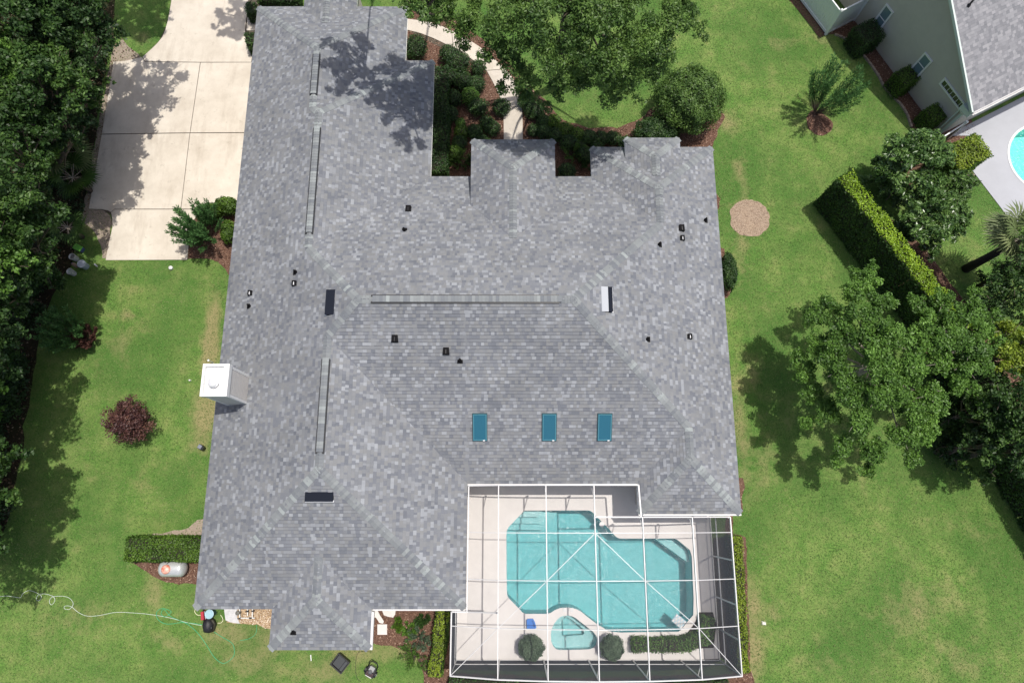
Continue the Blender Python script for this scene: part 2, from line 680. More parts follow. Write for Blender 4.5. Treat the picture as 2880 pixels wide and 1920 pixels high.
def lobe_leaves(lobes, n, L, W, flat=0.75, shell=0.35, up=0.35, sub=11):
    """lobes: array (k,5) x,y,z,r,tone. leaves spread through the outer part of each lobe"""
    lobes = np.asarray(lobes, float)
    if sub:
        out = []
        for lb in lobes:
            k = max(5, int(sub * (0.7 + lb[3])))
            D = unit(RN.normal(size=(k, 3)))
            D[:, 2] = np.where(RN.rand(k) < 0.6, np.abs(D[:, 2]), D[:, 2])
            q = RN.uniform(.35, 1.02, k)
            rad = lb[3] * RN.uniform(.22, .48, k)
            for j in range(k):
                out.append((lb[0] + D[j, 0] * q[j] * lb[3], lb[1] + D[j, 1] * q[j] * lb[3], lb[2] + D[j, 2] * q[j] * lb[3] * .7, rad[j], lb[4] * .7 + RN.uniform(-.4, .4)))
        lobes = np.array(out)
    w = lobes[:, 3] ** 2
    w /= w.sum()
    idx = RN.choice(len(lobes), n, p=w)
    Lb = lobes[idx]
    D = unit(RN.normal(size=(n, 3)))
    D[:, 2] = np.where(RN.rand(n) < 0.45, np.abs(D[:, 2]), D[:, 2])
    rr = Lb[:, 3] * (shell + (1.08 - shell) * RN.rand(n) ** 0.7)
    # knobbly outline: radius varies with direction
    k = np.sin(D[:, 0] * 7 + Lb[:, 0] * 3) * np.sin(D[:, 1] * 6 + Lb[:, 1] * 5) * 0.16
    rr = rr * (1 + k)
    P = Lb[:, :3] + D * rr[:, None] * np.array([1, 1, flat])
    N = unit(D * 0.6 + RN.normal(size=(n, 3)) * 0.55 + np.array([0, 0, up]))
    V = leaf_quads(P, N, np.full(n, L), np.full(n, W))
    val = 0.42 + Lb[:, 4] * 0.5 + RN.normal(size=n) * 0.16
    return V, val


def make_tree(name, cx_, cy_, h, r, kind, label, nleaf=16000, L=0.16, W=0.09, cat='tree', group=None, trunk_r=0.16, lobes=None,
              nl=20, bark=None, seed=0, base=0.4, thin=1.0, squash=1.0, foot=None, skirt=0, upright=False, sub=11):
    rs = np.random.RandomState(seed + 100)
    x, y = foot if foot else (cx_, cy_)
    lean = (cx_ - x, cy_ - y)
    root = empty(name, (x, y, 0), label, cat, group)
    bark = bark or M_bark
    if lobes is None:
        lobes = []
        for i in range(nl):
            a = i * 2.39996 + rs.rand() * 0.5
            q = math.sqrt((i + 0.4) / nl)
            rad = r * 0.80 * q
            zc = h * base + (h * (1 - base)) * (0.30 + 0.48 * math.sqrt(max(0, 1 - q * q * 0.85))) + rs.uniform(-0.3, 0.25)
            lr = r * rs.uniform(0.20, 0.36) * thin
            lobes.append((math.cos(a) * rad + lean[0], math.sin(a) * rad * squash + lean[1], zc, lr, rs.uniform(-0.5, 0.5)))
    for i in range(skirt):
        a = i * 2.39996 + 1.0
        q = rs.uniform(.15, .75)
        lobes.append((math.cos(a) * r * q + lean[0] * .15, math.sin(a) * r * q + lean[1] * .15, h * rs.uniform(.12, max(.2, base + .1)), r * rs.uniform(.22, .34), rs.uniform(-.7, .1)))
    V, val = lobe_leaves(lobes, nleaf, L, W, sub=sub)
    me = quads_mesh('crown', V, val, ML[kind])
    link_mesh('crown', me, root)
    # trunk and limbs
    tb = MB()
    lk = .12 if upright else .8
    top = Vector((lean[0] * lk, lean[1] * lk, h * base + 0.25 * h * (1 - base)))
    mid = Vector((lean[0] * lk * .4 + rs.uniform(-.1, .1), lean[1] * lk * .4 + rs.uniform(-.1, .1), top.z * 0.5))
    tb.tube([(0, 0, -0.05), tuple(mid), tuple(top)], [trunk_r * 1.25, trunk_r, trunk_r * 0.7], 10)
    tb.build('trunk', bark, root, sm=True)
    lb = MB()
    if upright:
        lb.tube([tuple(top), (lean[0] * .5, lean[1] * .5, h * base + .5), (lean[0], lean[1], h * base + .4)], [trunk_r * .35, trunk_r * .22, trunk_r * .15], 7)
    order = sorted(range(len(lobes)), key=lambda i: -lobes[i][3])[:14]
    for i in order:
        q = Vector(lobes[i][:3])
        m2 = top.lerp(q, 0.5) + Vector((rs.uniform(-.2, .2), rs.uniform(-.2, .2), rs.uniform(-.3, .1)))
        s0 = mid.lerp(top, rs.uniform(0.6, 1.0))
        if upright:
            s0 = Vector((lean[0], lean[1], h * base + .4))
            m2 = s0.lerp(q, .5)
        lb.tube([tuple(s0), tuple(m2), tuple(q)], [trunk_r * 0.42, trunk_r * 0.25, 0.02], 6)
        for _ in range(3):
            e = q + Vector((rs.uniform(-1, 1), rs.uniform(-1, 1), rs.uniform(-0.2, 0.8))) * lobes[i][3]
            lb.tube([tuple(m2.lerp(q, 0.6)), tuple(m2.lerp(q, .6).lerp(e, 0.5)), tuple(e)], [0.03, 0.018, 0.006], 4)
    lb.build('branches', bark, root, sm=True)
    return root


def shrub_mesh(rx, ry, h, n, L, W, kind, flat_top=False, core=True, seed=0, knob=0.08, lift=0.0):
    """ball-shaped shrub standing on z=0, leaves over a twiggy heart"""
    D = unit(RN.normal(size=(n, 3)))
    D[:, 2] = np.where(D[:, 2] < -0.3, -D[:, 2], D[:, 2])
    rr = 0.84 + 0.2 * RN.rand(n)
    kx = 1 + knob * np.sin(D[:, 0] * 9 + seed) * np.sin(D[:, 1] * 8 + seed * 2) + knob * 0.7 * np.sin(D[:, 2] * 11 + D[:, 0] * 5 + seed)
    P = D * (rr * kx)[:, None] * np.array([rx, ry, h / 2]) + np.array([0, 0, h * 0.5 + lift])
    N = unit(D * 0.7 + RN.normal(size=(n, 3)) * 0.5 + np.array([0, 0, .3]))
    V = leaf_quads(P, N, np.full(n, L), np.full(n, W))
    tone = 0.45 + 0.22 * np.sin(P[:, 0] * 6 + seed) * np.sin(P[:, 1] * 5 + seed) + RN.normal(size=n) * 0.17
    mi = np.zeros(n)
    mats = [ML[kind]]
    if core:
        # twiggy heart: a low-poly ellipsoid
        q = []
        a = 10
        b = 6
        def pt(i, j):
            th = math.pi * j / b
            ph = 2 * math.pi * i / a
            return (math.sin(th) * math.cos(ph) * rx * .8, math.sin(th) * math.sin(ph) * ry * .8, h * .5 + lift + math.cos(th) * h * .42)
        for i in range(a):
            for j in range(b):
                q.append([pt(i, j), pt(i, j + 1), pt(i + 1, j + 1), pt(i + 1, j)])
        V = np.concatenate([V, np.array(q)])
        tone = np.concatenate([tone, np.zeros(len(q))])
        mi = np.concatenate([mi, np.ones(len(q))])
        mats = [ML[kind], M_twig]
    return quads_mesh('shrub', V, tone, mats, mi)


def hedge_mesh(path, w, h, dens, L, W, kind, seed=0, side=None):
    """clipped hedge along a path (list of plan points); flat top, upright sides"""
    Ps = []
    Ns = []
    Sd = []
    quads = []
    for i in range(len(path) - 1):
        a = np.array([path[i][0], path[i][1], 0.0])
        b = np.array([path[i + 1][0], path[i + 1][1], 0.0])
        d = b - a
        ln = np.linalg.norm(d)
        d /= ln
        s = np.array([-d[1], d[0], 0])
        ext = w * 0.3 if i < len(path) - 2 else 0
        for kind_ in ('top', 'l', 'r', 'e0', 'e1'):
            if kind_ == 'top':
                n = int(dens * ln * w)
                u = RN.uniform(0, ln + ext, n)
                v = RN.uniform(-w / 2, w / 2, n)
                P = a + u[:, None] * d + v[:, None] * s
                P[:, 2] = h + RN.normal(size=n) * 0.05 + 0.06 * np.sin(u * 3 + seed) * np.sin(v * 5 + u)
                P += (0.05 * np.sin(u * 5.3 + seed) * np.abs(v) / (w / 2))[:, None] * s
                N = np.tile(np.array([0, 0, 1.0]), (n, 1))
            elif kind_ in 'lr':
                n = int(dens * ln * h * 0.8)
                u = RN.uniform(0, ln + ext, n)
                z = RN.uniform(0.03, h, n)
                sg = 1 if kind_ == 'l' else -1
                off = w / 2 + RN.normal(size=n) * 0.03 + 0.03 * np.sin(u * 4 + z * 3)
                P = a + u[:, None] * d + (sg * off)[:, None] * s
                P[:, 2] = z
                N = np.tile(s * sg, (n, 1))
            else:
                if (kind_ == 'e0' and i > 0) or (kind_ == 'e1' and i < len(path) - 2):
                    continue
                n = int(dens * w * h * 0.8)
                v = RN.uniform(-w / 2, w / 2, n)
                z = RN.uniform(0.03, h, n)
                e = a if kind_ == 'e0' else b
                sg = -1 if kind_ == 'e0' else 1
                P = e + v[:, None] * s + (sg * RN.normal(size=n) * 0.03)[:, None] * d
                P[:, 2] = z
                N = np.tile(d * sg, (n, 1))
            Ps.append(P)
            Ns.append(N)
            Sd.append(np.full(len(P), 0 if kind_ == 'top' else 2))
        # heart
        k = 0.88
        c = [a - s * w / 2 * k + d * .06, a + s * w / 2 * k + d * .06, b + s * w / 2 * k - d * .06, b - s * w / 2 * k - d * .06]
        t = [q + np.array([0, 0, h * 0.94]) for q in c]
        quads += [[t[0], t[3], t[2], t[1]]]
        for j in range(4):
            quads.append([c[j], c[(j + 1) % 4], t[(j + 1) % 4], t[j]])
    P = np.concatenate(Ps)
    N = np.concatenate(Ns)
    n = len(P)
    Nj = unit(N * 0.8 + RN.normal(size=(n, 3)) * 0.55 + np.array([0, 0, .15]))
    V = leaf_quads(P, Nj, np.full(n, L), np.full(n, W))
    tone = 0.47 + 0.2 * np.sin(P[:, 0] * 2.3 + seed) * np.sin(P[:, 1] * 2.7) + RN.normal(size=n) * 0.18
    mi = np.concatenate([np.concatenate(Sd), np.ones(len(quads))])
    V = np.concatenate([V, np.array(quads)])
    tone = np.concatenate([tone, np.zeros(len(quads))])
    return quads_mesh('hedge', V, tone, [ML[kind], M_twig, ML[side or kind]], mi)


def spray_mesh(h, r, nb, per, L, W, kind, seed=0, spread=1.0, up=0.9):
    """shrub of many upright leafy shoots (crepe myrtle, palms grass): leaves along arching shoots"""
    rs = np.random.RandomState(seed)
    Ps = []
    Ts = []
    tube = MB()
    for i in range(nb):
        a = rs.uniform(0, 2 * math.pi)
        q = math.sqrt(rs.rand()) * spread
        end = np.array([math.cos(a) * r * q, math.sin(a) * r * q, h * (1 - 0.35 * q * q) * rs.uniform(.85, 1.08)])
        st = np.array([math.cos(a) * 0.1 * q, math.sin(a) * 0.1 * q, 0.1])
        mid = st * 0.5 + end * 0.5 + np.array([math.cos(a), math.sin(a), 0]) * r * 0.12 * q - np.array([0, 0, 0.0])
        tube.tube([tuple(st), tuple(mid), tuple(end)], [0.018, 0.01, 0.004], 4, cap=False)
        t = rs.uniform(0.38, 1.03, per)
        P = ((1 - t) ** 2)[:, None] * st + (2 * t * (1 - t))[:, None] * mid + (t ** 2)[:, None] * end
        T = unit((end - mid)[None, :] + np.zeros((per, 3)))
        side = unit(rs.normal(size=(per, 3)))
        P = P + side * rs.uniform(0, 0.05, (per, 1)) * r
        Ps.append(P)
        Ts.append(unit(T * 0.9 + side * 0.7))
    P = np.concatenate(Ps)
    T = np.concatenate(Ts)
    n = len(P)
    rnd = RN.normal(size=(n, 3))
    B = unit(np.cross(T, rnd))
    V = np.empty((n, 4, 3))
    Lr = (L * RN.uniform(.7, 1.3, n))[:, None]
    Wr = (W * RN.uniform(.7, 1.3, n))[:, None]
    V[:, 0] = P
    V[:, 1] = P + T * Lr * .5 + B * Wr / 2
    V[:, 2] = P + T * Lr
    V[:, 3] = P + T * Lr * .5 - B * Wr / 2
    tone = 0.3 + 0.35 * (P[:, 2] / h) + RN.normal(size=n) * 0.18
    return quads_mesh('shoots', V, tone, ML[kind]), tube.mesh('stems', M_bark)


def fan_mesh(nfr, rad, seed, kind='palm', fold=0.25, zc=0.0):
    """fan palm head: each frond a fan of narrow pleated segments on a stalk"""
    rs = np.random.RandomState(seed)
    quads = []
    tones = []
    stalk = MB()
    for i in range(nfr):
        a = i * 2.39996 + rs.uniform(-.2, .2)
        el = rs.uniform(-0.35, 1.0)
        d = np.array([math.cos(a) * math.cos(el), math.sin(a) * math.cos(el), math.sin(el)])
        side = np.array([-math.sin(a), math.cos(a), 0])
        upv = np.cross(d, side) * -1
        sl = rad * rs.uniform(.42, .58)
        hub = d * sl
        stalk.tube([(0, 0, zc), tuple(hub + np.array([0, 0, zc]))], [0.02, 0.012], 4, cap=False)
        nseg = 22
        tone = rs.uniform(0.2, 0.75)
        for k in range(nseg):
            th = (k / (nseg - 1) - 0.5) * math.radians(230)
            dd = d * math.cos(th) + side * math.sin(th)
            ln = rad * 0.62 * (0.72 + 0.28 * math.cos(th)) * rs.uniform(.92, 1.05)
            pr = np.cross(dd, upv)
            mid = hub + dd * ln * .55 + upv * (0.03 if k % 2 else -0.03)
            tip = hub + dd * ln - np.array([0, 0, ln * 0.22])
            w = ln * 0.055
            o = np.array([0, 0, zc])
            quads.append([hub + o, mid + pr * w + o, tip + o, mid - pr * w + o])
            tones.append(tone + rs.uniform(-.15, .15))
    return quads_mesh('fronds', np.array(quads), np.array(tones), ML[kind]), stalk.mesh('stalks', M_palebark)

# ================================================================ THE GROUND
DX0, DX1, DY0, DY1 = -2.5, 9.0, -6.25, 1.25          # hole in the lawn under the pool deck
def z3(x, y, z=0.0):
    return U(1920 + x / 2.45, y / 2.45, z)
def z2(x, y, z=0.0):
    return U(960 + x / 2.45, y / 2.45, z)
def z1(x, y, z=0.0):
    return U(x / 2.45, y / 2.45, z)
def z4(x, y, z=0.0):
    return U(x / 2.45, 640 + y / 2.45, z)
def z5(x, y, z=0.0):
    return U(960 + x / 2.45, 1280 + y / 2.45, z)
def z6(x, y, z=0.0):
    return U(x / 2.45, 1280 + y / 2.45, z)

NB_O = Vector((22.338, 19.091, 0))        # neighbour's wall corner
NB_D = Vector((-0.4605, 0.8877, 0))       # along their gable wall, away from the corner
NB_N = Vector((-0.8877, -0.4605, 0))      # out of that wall, towards us
NB_E = -NB_N                              # along their eave


def nb(a, b, z=0.0):
    """a metres along the gable wall from its corner, b metres into the neighbour's house side"""
    q = NB_O + NB_D * a + NB_E * b
    return Vector((q.x, q.y, z))


nbpool_c = U(2938, 447, 0)
NBR = (nbpool_c - U(2840, 447, 0)).length
npool = [(nbpool_c.x + NBR * math.cos(t) * 1.0, nbpool_c.y + NBR * 1.05 * math.sin(t)) for t in [2 * math.pi * i / 48 for i in range(48)]]
NH = (math.floor((nbpool_c.x - NBR) * 4) / 4, math.ceil((nbpool_c.x + NBR) * 4) / 4, math.floor((nbpool_c.y - NBR * 1.05) * 4) / 4, math.ceil((nbpool_c.y + NBR * 1.05) * 4) / 4)

STEP = 0.25
gx = np.arange(-34, 38 + STEP / 2, STEP)
gy = np.arange(-16, 40 + STEP / 2, STEP)
GX, GY = np.meshgrid(gx, gy)
VX = GX.ravel()
VY = GY.ravel()
dry = np.zeros(len(VX))
for (px, py, sx, sy, amp) in [
        (600, 915, .35, 1.6, 1.0), (590, 1000, .4, 1.2, .8), (585, 1150, .7, 1.0, .8), (570, 1230, .5, 1.2, .5),
        (365, 885, .5, .25, .6), (375, 812, .3, .2, .4), (430, 1660, .5, .8, .55), (650, 1780, 1.2, .6, .6), (770, 1770, .5, .9, .7),
        (1000, 1830, 1.6, .5, .6), (700, 1870, 1.5, .6, .5), (900, 1890, 1.5, .4, .5), (1150, 1830, .8, .5, .4), (480, 1800, 1.0, .5, .35),
        (2090, 560, .3, 2.2, .45), (2080, 700, .4, 2, .4), (2110, 1050, .5, 1.6, .4), (2050, 340, .5, .8, .6), (1900, 230, .8, .4, .55),
        (2200, 120, .8, .5, .4), (2085, 1220, .35, 3, .5), (2120, 1700, .4, 1.2, .6), (2175, 1720, .3, .6, .5), (2115, 1850, .4, 1, .6),
        (2150, 1290, .6, 1.2, .35), (2560, 1720, 1.8, .9, .4), (2700, 1850, 1.8, .8, .35), (2300, 1850, 1.2, .8, .3), (2450, 1350, .8, .4, .3), (2640, 1650, 1.4, .5, .3), (2750, 1500, .8, .5, .3),
        (2075, 480, .5, .5, .4), (2130, 1810, .5, .9, .4), (2320, 110, .5, .4, .7), (2650, 330, .6, .3, .3),
        (200, 1750, 1.6, .7, .3), (420, 1350, 1, .6, .2), (340, 960, .6, 1.0, .35), (260, 640, .5, .4, .6), (330, 330, .3, .8, .5), (300, 690, .4, .4, .4), (400, 110, .4, .4, .5)]:
    c = U(px, py)
    dry += amp * np.exp(-((VX - c.x) / sx) ** 2 - ((VY - c.y) / sy) ** 2)
nx, ny = len(gx), len(gy)
faces = []
for j in range(ny - 1):
    cy = (gy[j] + gy[j + 1]) / 2
    for i in range(nx - 1):
        cx = (gx[i] + gx[i + 1]) / 2
        if DX0 < cx < DX1 and DY0 < cy < DY1:
            continue
        if NH[0] < cx < NH[1] and NH[2] < cy < NH[3]:
            continue
        a = j * nx + i
        faces.append((a, a + 1, a + nx + 1, a + nx))
nf = len(faces)
verts = list(zip(VX.tolist(), VY.tolist(), [0.0] * len(VX)))
# far ground round the fine sheet
B = 400.0
base = len(verts)
x0, x1, y0, y1 = gx[0], gx[-1], gy[0], gy[-1]
ring = [(-B, -B), (B, -B), (B, B), (-B, B), (x0, y0), (x1, y0), (x1, y1), (x0, y1)]
verts += [(float(a), float(b), 0.0) for a, b in ring]
for a, b, c, d in ((0, 1, 5, 4), (1, 2, 6, 5), (2, 3, 7, 6), (3, 0, 4, 7)):
    faces.append((base + a, base + b, base + c, base + d))
me = bpy.data.meshes.new('lawn')
me.from_pydata(verts, [], faces)
me.materials.append(M_lawn)
at = me.attributes.new('dry', 'FLOAT', 'POINT')
at.data.foreach_set('value', np.concatenate([dry, np.zeros(8)]).astype(np.float32))
lawn = link_mesh('lawn', me)
tag(lawn, kind='structure')


def sheet(name, pts, m, z, amp=0.07, step=0.3, seed=1, sm=0, holes=(), kind='structure'):
    p = [(q[0], q[1]) for q in pts]
    if sm:
        p = smooth_poly(p, sm)
    if amp:
        p = rough_poly(p, step, amp, seed)
    o = fill_poly(p, holes, z, name, m)
    tag(o, kind=kind)
    return o, p


PX = lambda L: [U(a, b) for a, b in L]
forest_pts = PX([(300, -260), (322, 20), (318, 110), (300, 150), (296, 210), (278, 320), (262, 430), (240, 560), (225, 640), (210, 720), (165, 800), (120, 900), (85, 1080), (60, 1260),
                 (20, 1480), (-60, 1700), (-1500, 2500), (-1800, -900)])
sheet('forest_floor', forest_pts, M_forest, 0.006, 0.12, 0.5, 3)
o_, strip = sheet('dirt_strip', PX([(318, 128), (345, 110), (385, 152), (398, 162), (360, 172), (322, 178), (312, 260), (290, 390), (268, 520), (256, 586), (248, 588), (225, 640), (262, 430), (290, 280)]),
                  M_sand, 0.010, 0.06, 0.3, 4)
sheet('dirt_patch', PX([(250, 590), (262, 588), (290, 594), (308, 606), (314, 630), (308, 680), (300, 728), (288, 726), (284, 690), (262, 650), (240, 628)]), M_sand, 0.010, 0.05, 0.25, 5, 0)
front_bed, fb_poly = sheet('front_mulch_bed', [U(1140, 30), U(1250, 38), U(1370, 120), U(1480, 230), U(1525, 275), z2(1400, 680), z2(1460, 760), z2(1530, 830), z2(1700, 885), z2(1900, 880), z2(2060, 820),
                                  z2(2170, 720), z2(2230, 640), z2(2330, 560), U(1990, 240), U(2040, 330), z3(245, 900), z3(205, 1020), U(2000, 450), U(1600, 560), U(1100, 560), U(1100, 200)],
                           M_mulch, 0.012, 0.05, 0.3, 6)
beds = [fb_poly]
for nm, pts in {
    'west_mulch_bed': [(608, 560), (632, 700), (643, 770), (600, 748), (585, 728), (527, 730), (520, 700), (530, 640), (560, 566), (700, 540), (700, 780), (641, 768)][:7] + [(530, 640), (545, 580)],
}.items():
    pass
_, p = sheet('west_mulch_bed', PX([(530, 600), (600, 575), (700, 565), (690, 800), (655, 790), (634, 760), (612, 738), (592, 728), (528, 727), (532, 670)]), M_mulch, 0.012, 0.04, 0.25, 7)
beds.append(p)
_, p = sheet('tank_mulch_bed', PX([(372, 1574), (390, 1570), (600, 1560), (600, 1640), (560, 1645), (520, 1640), (486, 1640), (455, 1632), (430, 1618), (400, 1598), (376, 1582)]), M_mulch, 0.012, 0.04, 0.25, 8)
beds.append(p)
sheet('bare_dirt', PX([(385, 1512), (420, 1502), (470, 1496), (530, 1484), (555, 1462), (600, 1450), (600, 1520), (480, 1520), (395, 1518)]), M_sand, 0.010, 0.04, 0.25, 9)
_, p = sheet('south_mulch_bed', PX([(1020, 1690), (1300, 1690), (1292, 1760), (1262, 1900), (1250, 1935), (1192, 1935), (1190, 1900), (1172, 1850), (1130, 1828), (1100, 1815), (1045, 1808), (1020, 1812)]), M_mulch, 0.012, 0.05, 0.3, 10)
beds.append(p)
_, p = sheet('gravel_bed', PX([(640, 1690), (800, 1690), (800, 1780), (745, 1765), (728, 1757), (680, 1754), (640, 1748)]), M_gravel, 0.012, 0.03, 0.2, 11)
gravel_poly = p
_, p = sheet('east_mulch_strip', PX([(1995, 425), (2003, 440), (2012, 540), (2026, 560), (2020, 590), (2010, 585), (1990, 560)]), M_mulch, 0.012, 0.03, 0.2, 12)
beds.append(p)
_, p = sheet('east_shrub_bed', PX([(2000, 690), (2036, 700), (2052, 760), (2062, 810), (2050, 830), (2042, 838), (2010, 840)]), M_mulch, 0.012, 0.03, 0.2, 13)
beds.append(p)
_, p = sheet('pool_side_bed', PX([(2040, 1340), (2088, 1344), (2096, 1370), (2085, 1400), (2090, 1440), (2060, 1450), (2062, 1500), (2098, 1510), (2110, 1880), (2125, 1925), (2085, 1935), (2060, 1900), (2040, 1460)]), M_mulch, 0.012, 0.03, 0.25, 14)
beds.append(p)
_, p = sheet('pool_south_bed', PX([(1262, 1890), (1600, 1905), (2060, 1895), (2090, 1915), (2090, 1960), (1250, 1960)]), M_mulch, 0.013, 0.03, 0.3, 15)
beds.append(p)
_, chip = sheet('wood_chip_circle', smooth_poly([(q.x, q.y) for q in PX([(2052, 590), (2075, 566), (2110, 560), (2145, 570), (2165, 605), (2160, 645), (2130, 668), (2085, 664), (2055, 640)])], 2), M_straw, 0.012, 0.05, 0.2, 16)
# neighbour's bed with a mulch ring round the myrtle
nb_edge = [z3(1045, 240), z3(1100, 260), z3(1170, 310), z3(1240, 380), z3(1300, 455), z3(1350, 530), z3(1385, 600), z3(1440, 665), z3(1500, 720), z3(1545, 790), z3(1575, 880)]
_, p = sheet('neighbour_mulch_bed', [z3(985, 240)] + nb_edge + [z3(1700, 1000), z3(1800, 1100), nb(-0.5, 2), nb(9, 2), z3(1200, 130), z3(1000, 215)], M_mulch, 0.012, 0.03, 0.3, 17)
nb_bed = p
_, p = sheet('neighbour_fence_bed', [z3(600, -100), z3(740, 10), z3(860, 150), z3(940, 262), z3(1010, 235), z3(870, 60), z3(780, -80)], M_mulch, 0.012, 0.04, 0.3, 18)
_, p = sheet('myrtle_mulch_ring', smooth_poly([(q.x, q.y) for q in [z3(850, 810), z3(905, 745), z3(980, 790), z3(1045, 850), z3(1030, 900), z3(970, 945), z3(900, 920), z3(858, 880)]], 2), M_mulch, 0.012, 0.04, 0.2, 19)
beds.append(p)
_, p = sheet('hedge_mulch_strip', PX([(2400, 690), (2440, 760), (2500, 850), (2560, 930), (2680, 1110), (2800, 1270), (2900, 1440), (3000, 1600), (3200, 1600), (2900, 1100), (2600, 700), (2440, 560)]), M_mulch, 0.012, 0.05, 0.4, 20)
beds.append(p)
_, p = sheet('yellow_hedge_bed', [U(2560, 520), U(2640, 505), U(2680, 500), U(2740, 493), U(2710, 455), U(2620, 440), U(2500, 500)], M_mulch, 0.012, 0.03, 0.25, 21)

# scattered bark chips and litter (loose, uncountable)
def scatter(name, polys, dens, L, W, stops, z=0.02, seed=1, tilt=0.35):
    rs = np.random.RandomState(seed)
    Ps = []
    for poly in polys:
        a = np.array([[q[0], q[1]] for q in poly])
        lo, hi = a.min(0), a.max(0)
        n = int((hi - lo).prod() * dens)
        X = rs.uniform(lo[0], hi[0], n)
        Y = rs.uniform(lo[1], hi[1], n)
        k = inside(poly, X, Y)
        Ps.append(np.stack([X[k], Y[k], rs.uniform(z, z + 0.025, k.sum())], 1))
    P = np.concatenate(Ps)
    n = len(P)
    N = unit(rs.normal(size=(n, 3)) * tilt + np.array([0, 0, 1.0]))
    V = leaf_quads(P, N, np.full(n, L), np.full(n, W))
    me = quads_mesh(name, V, rs.rand(n), ramp_mat(name + '_tones', stops, 0.9, 0.1))
    o = link_mesh(name, me)
    tag(o, kind='stuff')
    return o

scatter('bark_chips', beds + [nb_bed], 190, 0.085, 0.03, [(0, (0.05, 0.022, 0.015)), (.4, (0.16, 0.085, 0.055)), (.8, (0.30, 0.185, 0.13)), (1, (0.52, 0.38, 0.29))], seed=3)
scatter('pale_wood_chips', [chip], 900, 0.04, 0.018, [(0, (0.16, 0.10, 0.07)), (.4, (0.33, 0.24, 0.17)), (1, (0.62, 0.50, 0.38))], seed=4)
scatter('pea_gravel', [gravel_poly], 900, 0.05, 0.045, [(0, (0.16, 0.09, 0.06)), (.4, (0.42, 0.28, 0.15)), (.7, (0.6, 0.45, 0.3)), (1, (0.8, 0.72, 0.62))], seed=5)
fp = [q for q in forest_pts[:15]] + [U(-200, 1700), U(-200, -260)]
scatter('leaf_litter', [[(q[0], q[1]) for q in fp], strip], 28, 0.12, 0.06, [(0, (0.05, 0.03, 0.018)), (.4, (0.13, 0.085, 0.05)), (.8, (0.22, 0.16, 0.10)), (1, (0.36, 0.29, 0.2))], z=0.03, seed=6)

# grass blades over the open lawn
lawn_areas = [[(q.x, q.y) for q in PX([(240, 740), (640, 740), (640, 1720), (1040, 1720), (1180, 1840), (1180, 1935), (-40, 1935), (-40, 1500), (100, 1000), (200, 800)])],
              [(q.x, q.y) for q in PX([(2000, 430), (1990, 230), (1900, 100), (1950, -20), (2230, -20), (2300, 110), (2480, 280), (2560, 360), (2560, 380), (2420, 500), (2330, 540), (2480, 780), (2680, 1110), (2900, 1440), (2900, 1935), (2100, 1935), (2090, 1440)])],
              [(q.x, q.y) for q in PX([(2640, 520), (2720, 500), (2900, 700), (2900, 900), (2780, 900), (2600, 760)])],
              [(q.x, q.y) for q in PX([(1530, 290), (1640, 355), (1780, 350), (1850, 270), (1900, 200), (1760, 200), (1500, 200)])]]
rs = np.random.RandomState(21)
Ps = []
noblade = [[(WXq, -3.5) for WXq in ()]]
lawn_areas = [[(-24, -9.5), (31, -9.5), (31, 38), (-27, 38)]]
house_box = [(-12.2, -3.6, -2.0, 24), (-9.5, -5.2, -5.7, -3), (-2.6, -6.3, 9.05, 16), (3.7, 15, 9, 16.6), (-10.3, 24, -7.7, 26.4)]
drive_xy = [(q[0], q[1]) for q in [U(475, -500), z1(1178, 20), z1(1150, 170), z1(1100, 280), z1(1000, 385), z1(980, 402), z1(790, 435), z1(620, 1440), z1(700, 1447), z1(766, 1480), z1(775, 1560), z4(735, 224), z4(1288, 222), (-12.0, U(0, 640).y), (-12.0, 26), U(700, -500)]]
patio_xy = [(q.x, q.y) for q in (z3(1970, 1145), z3(2060, 935), nb(-.2, 0.2), nb(14, 0), nb(14, 16), nb(-.2, 16), U(4300, 900), U(3300, 900), z3(2225, 1478))]
noblade = [drive_xy, patio_xy, [(q[0], q[1]) for q in forest_pts]]
view = [(q.x, q.y) for q in (U(-30, -30), U(2910, -30), U(2910, 1950), U(-30, 1950))]
for poly in lawn_areas:
    a = np.array(poly)
    lo, hi = a.min(0), a.max(0)
    n = int((hi - lo).prod() * 240)
    X = rs.uniform(lo[0], hi[0], n)
    Y = rs.uniform(lo[1], hi[1], n)
    k = inside(view, X, Y)
    for (a_, b_, c_, d_) in house_box:
        k &= ~((X > a_) & (X < c_) & (Y > b_) & (Y < d_))
    for bp_ in beds + [chip, gravel_poly, nb_bed] + noblade:
        k &= ~inside(bp_, X, Y)
    Ps.append(np.stack([X[k], Y[k]], 1))
G = np.concatenate(Ps)
n = len(G)
an = rs.uniform(0, 2 * math.pi, n)
ln = rs.uniform(0.03, 0.075, n)
w = rs.uniform(0.006, 0.014, n)
dx, dy = np.cos(an), np.sin(an)
V = np.empty((n, 4, 3))
hh = rs.uniform(0.02, 0.05, n)
V[:, 0] = np.stack([G[:, 0] - dy * w, G[:, 1] + dx * w, np.full(n, 0.002)], 1)
V[:, 1] = np.stack([G[:, 0] + dy * w, G[:, 1] - dx * w, np.full(n, 0.002)], 1)
V[:, 2] = np.stack([G[:, 0] + dx * ln + dy * w * .3, G[:, 1] + dy * ln - dx * w * .3, hh], 1)
V[:, 3] = np.stack([G[:, 0] + dx * ln - dy * w * .3, G[:, 1] + dy * ln + dx * w * .3, hh], 1)
patch = 0.5 + 0.25 * np.sin(G[:, 0] * 1.1 + np.sin(G[:, 1] * .9) * 2) * np.sin(G[:, 1] * 1.3 + 1)
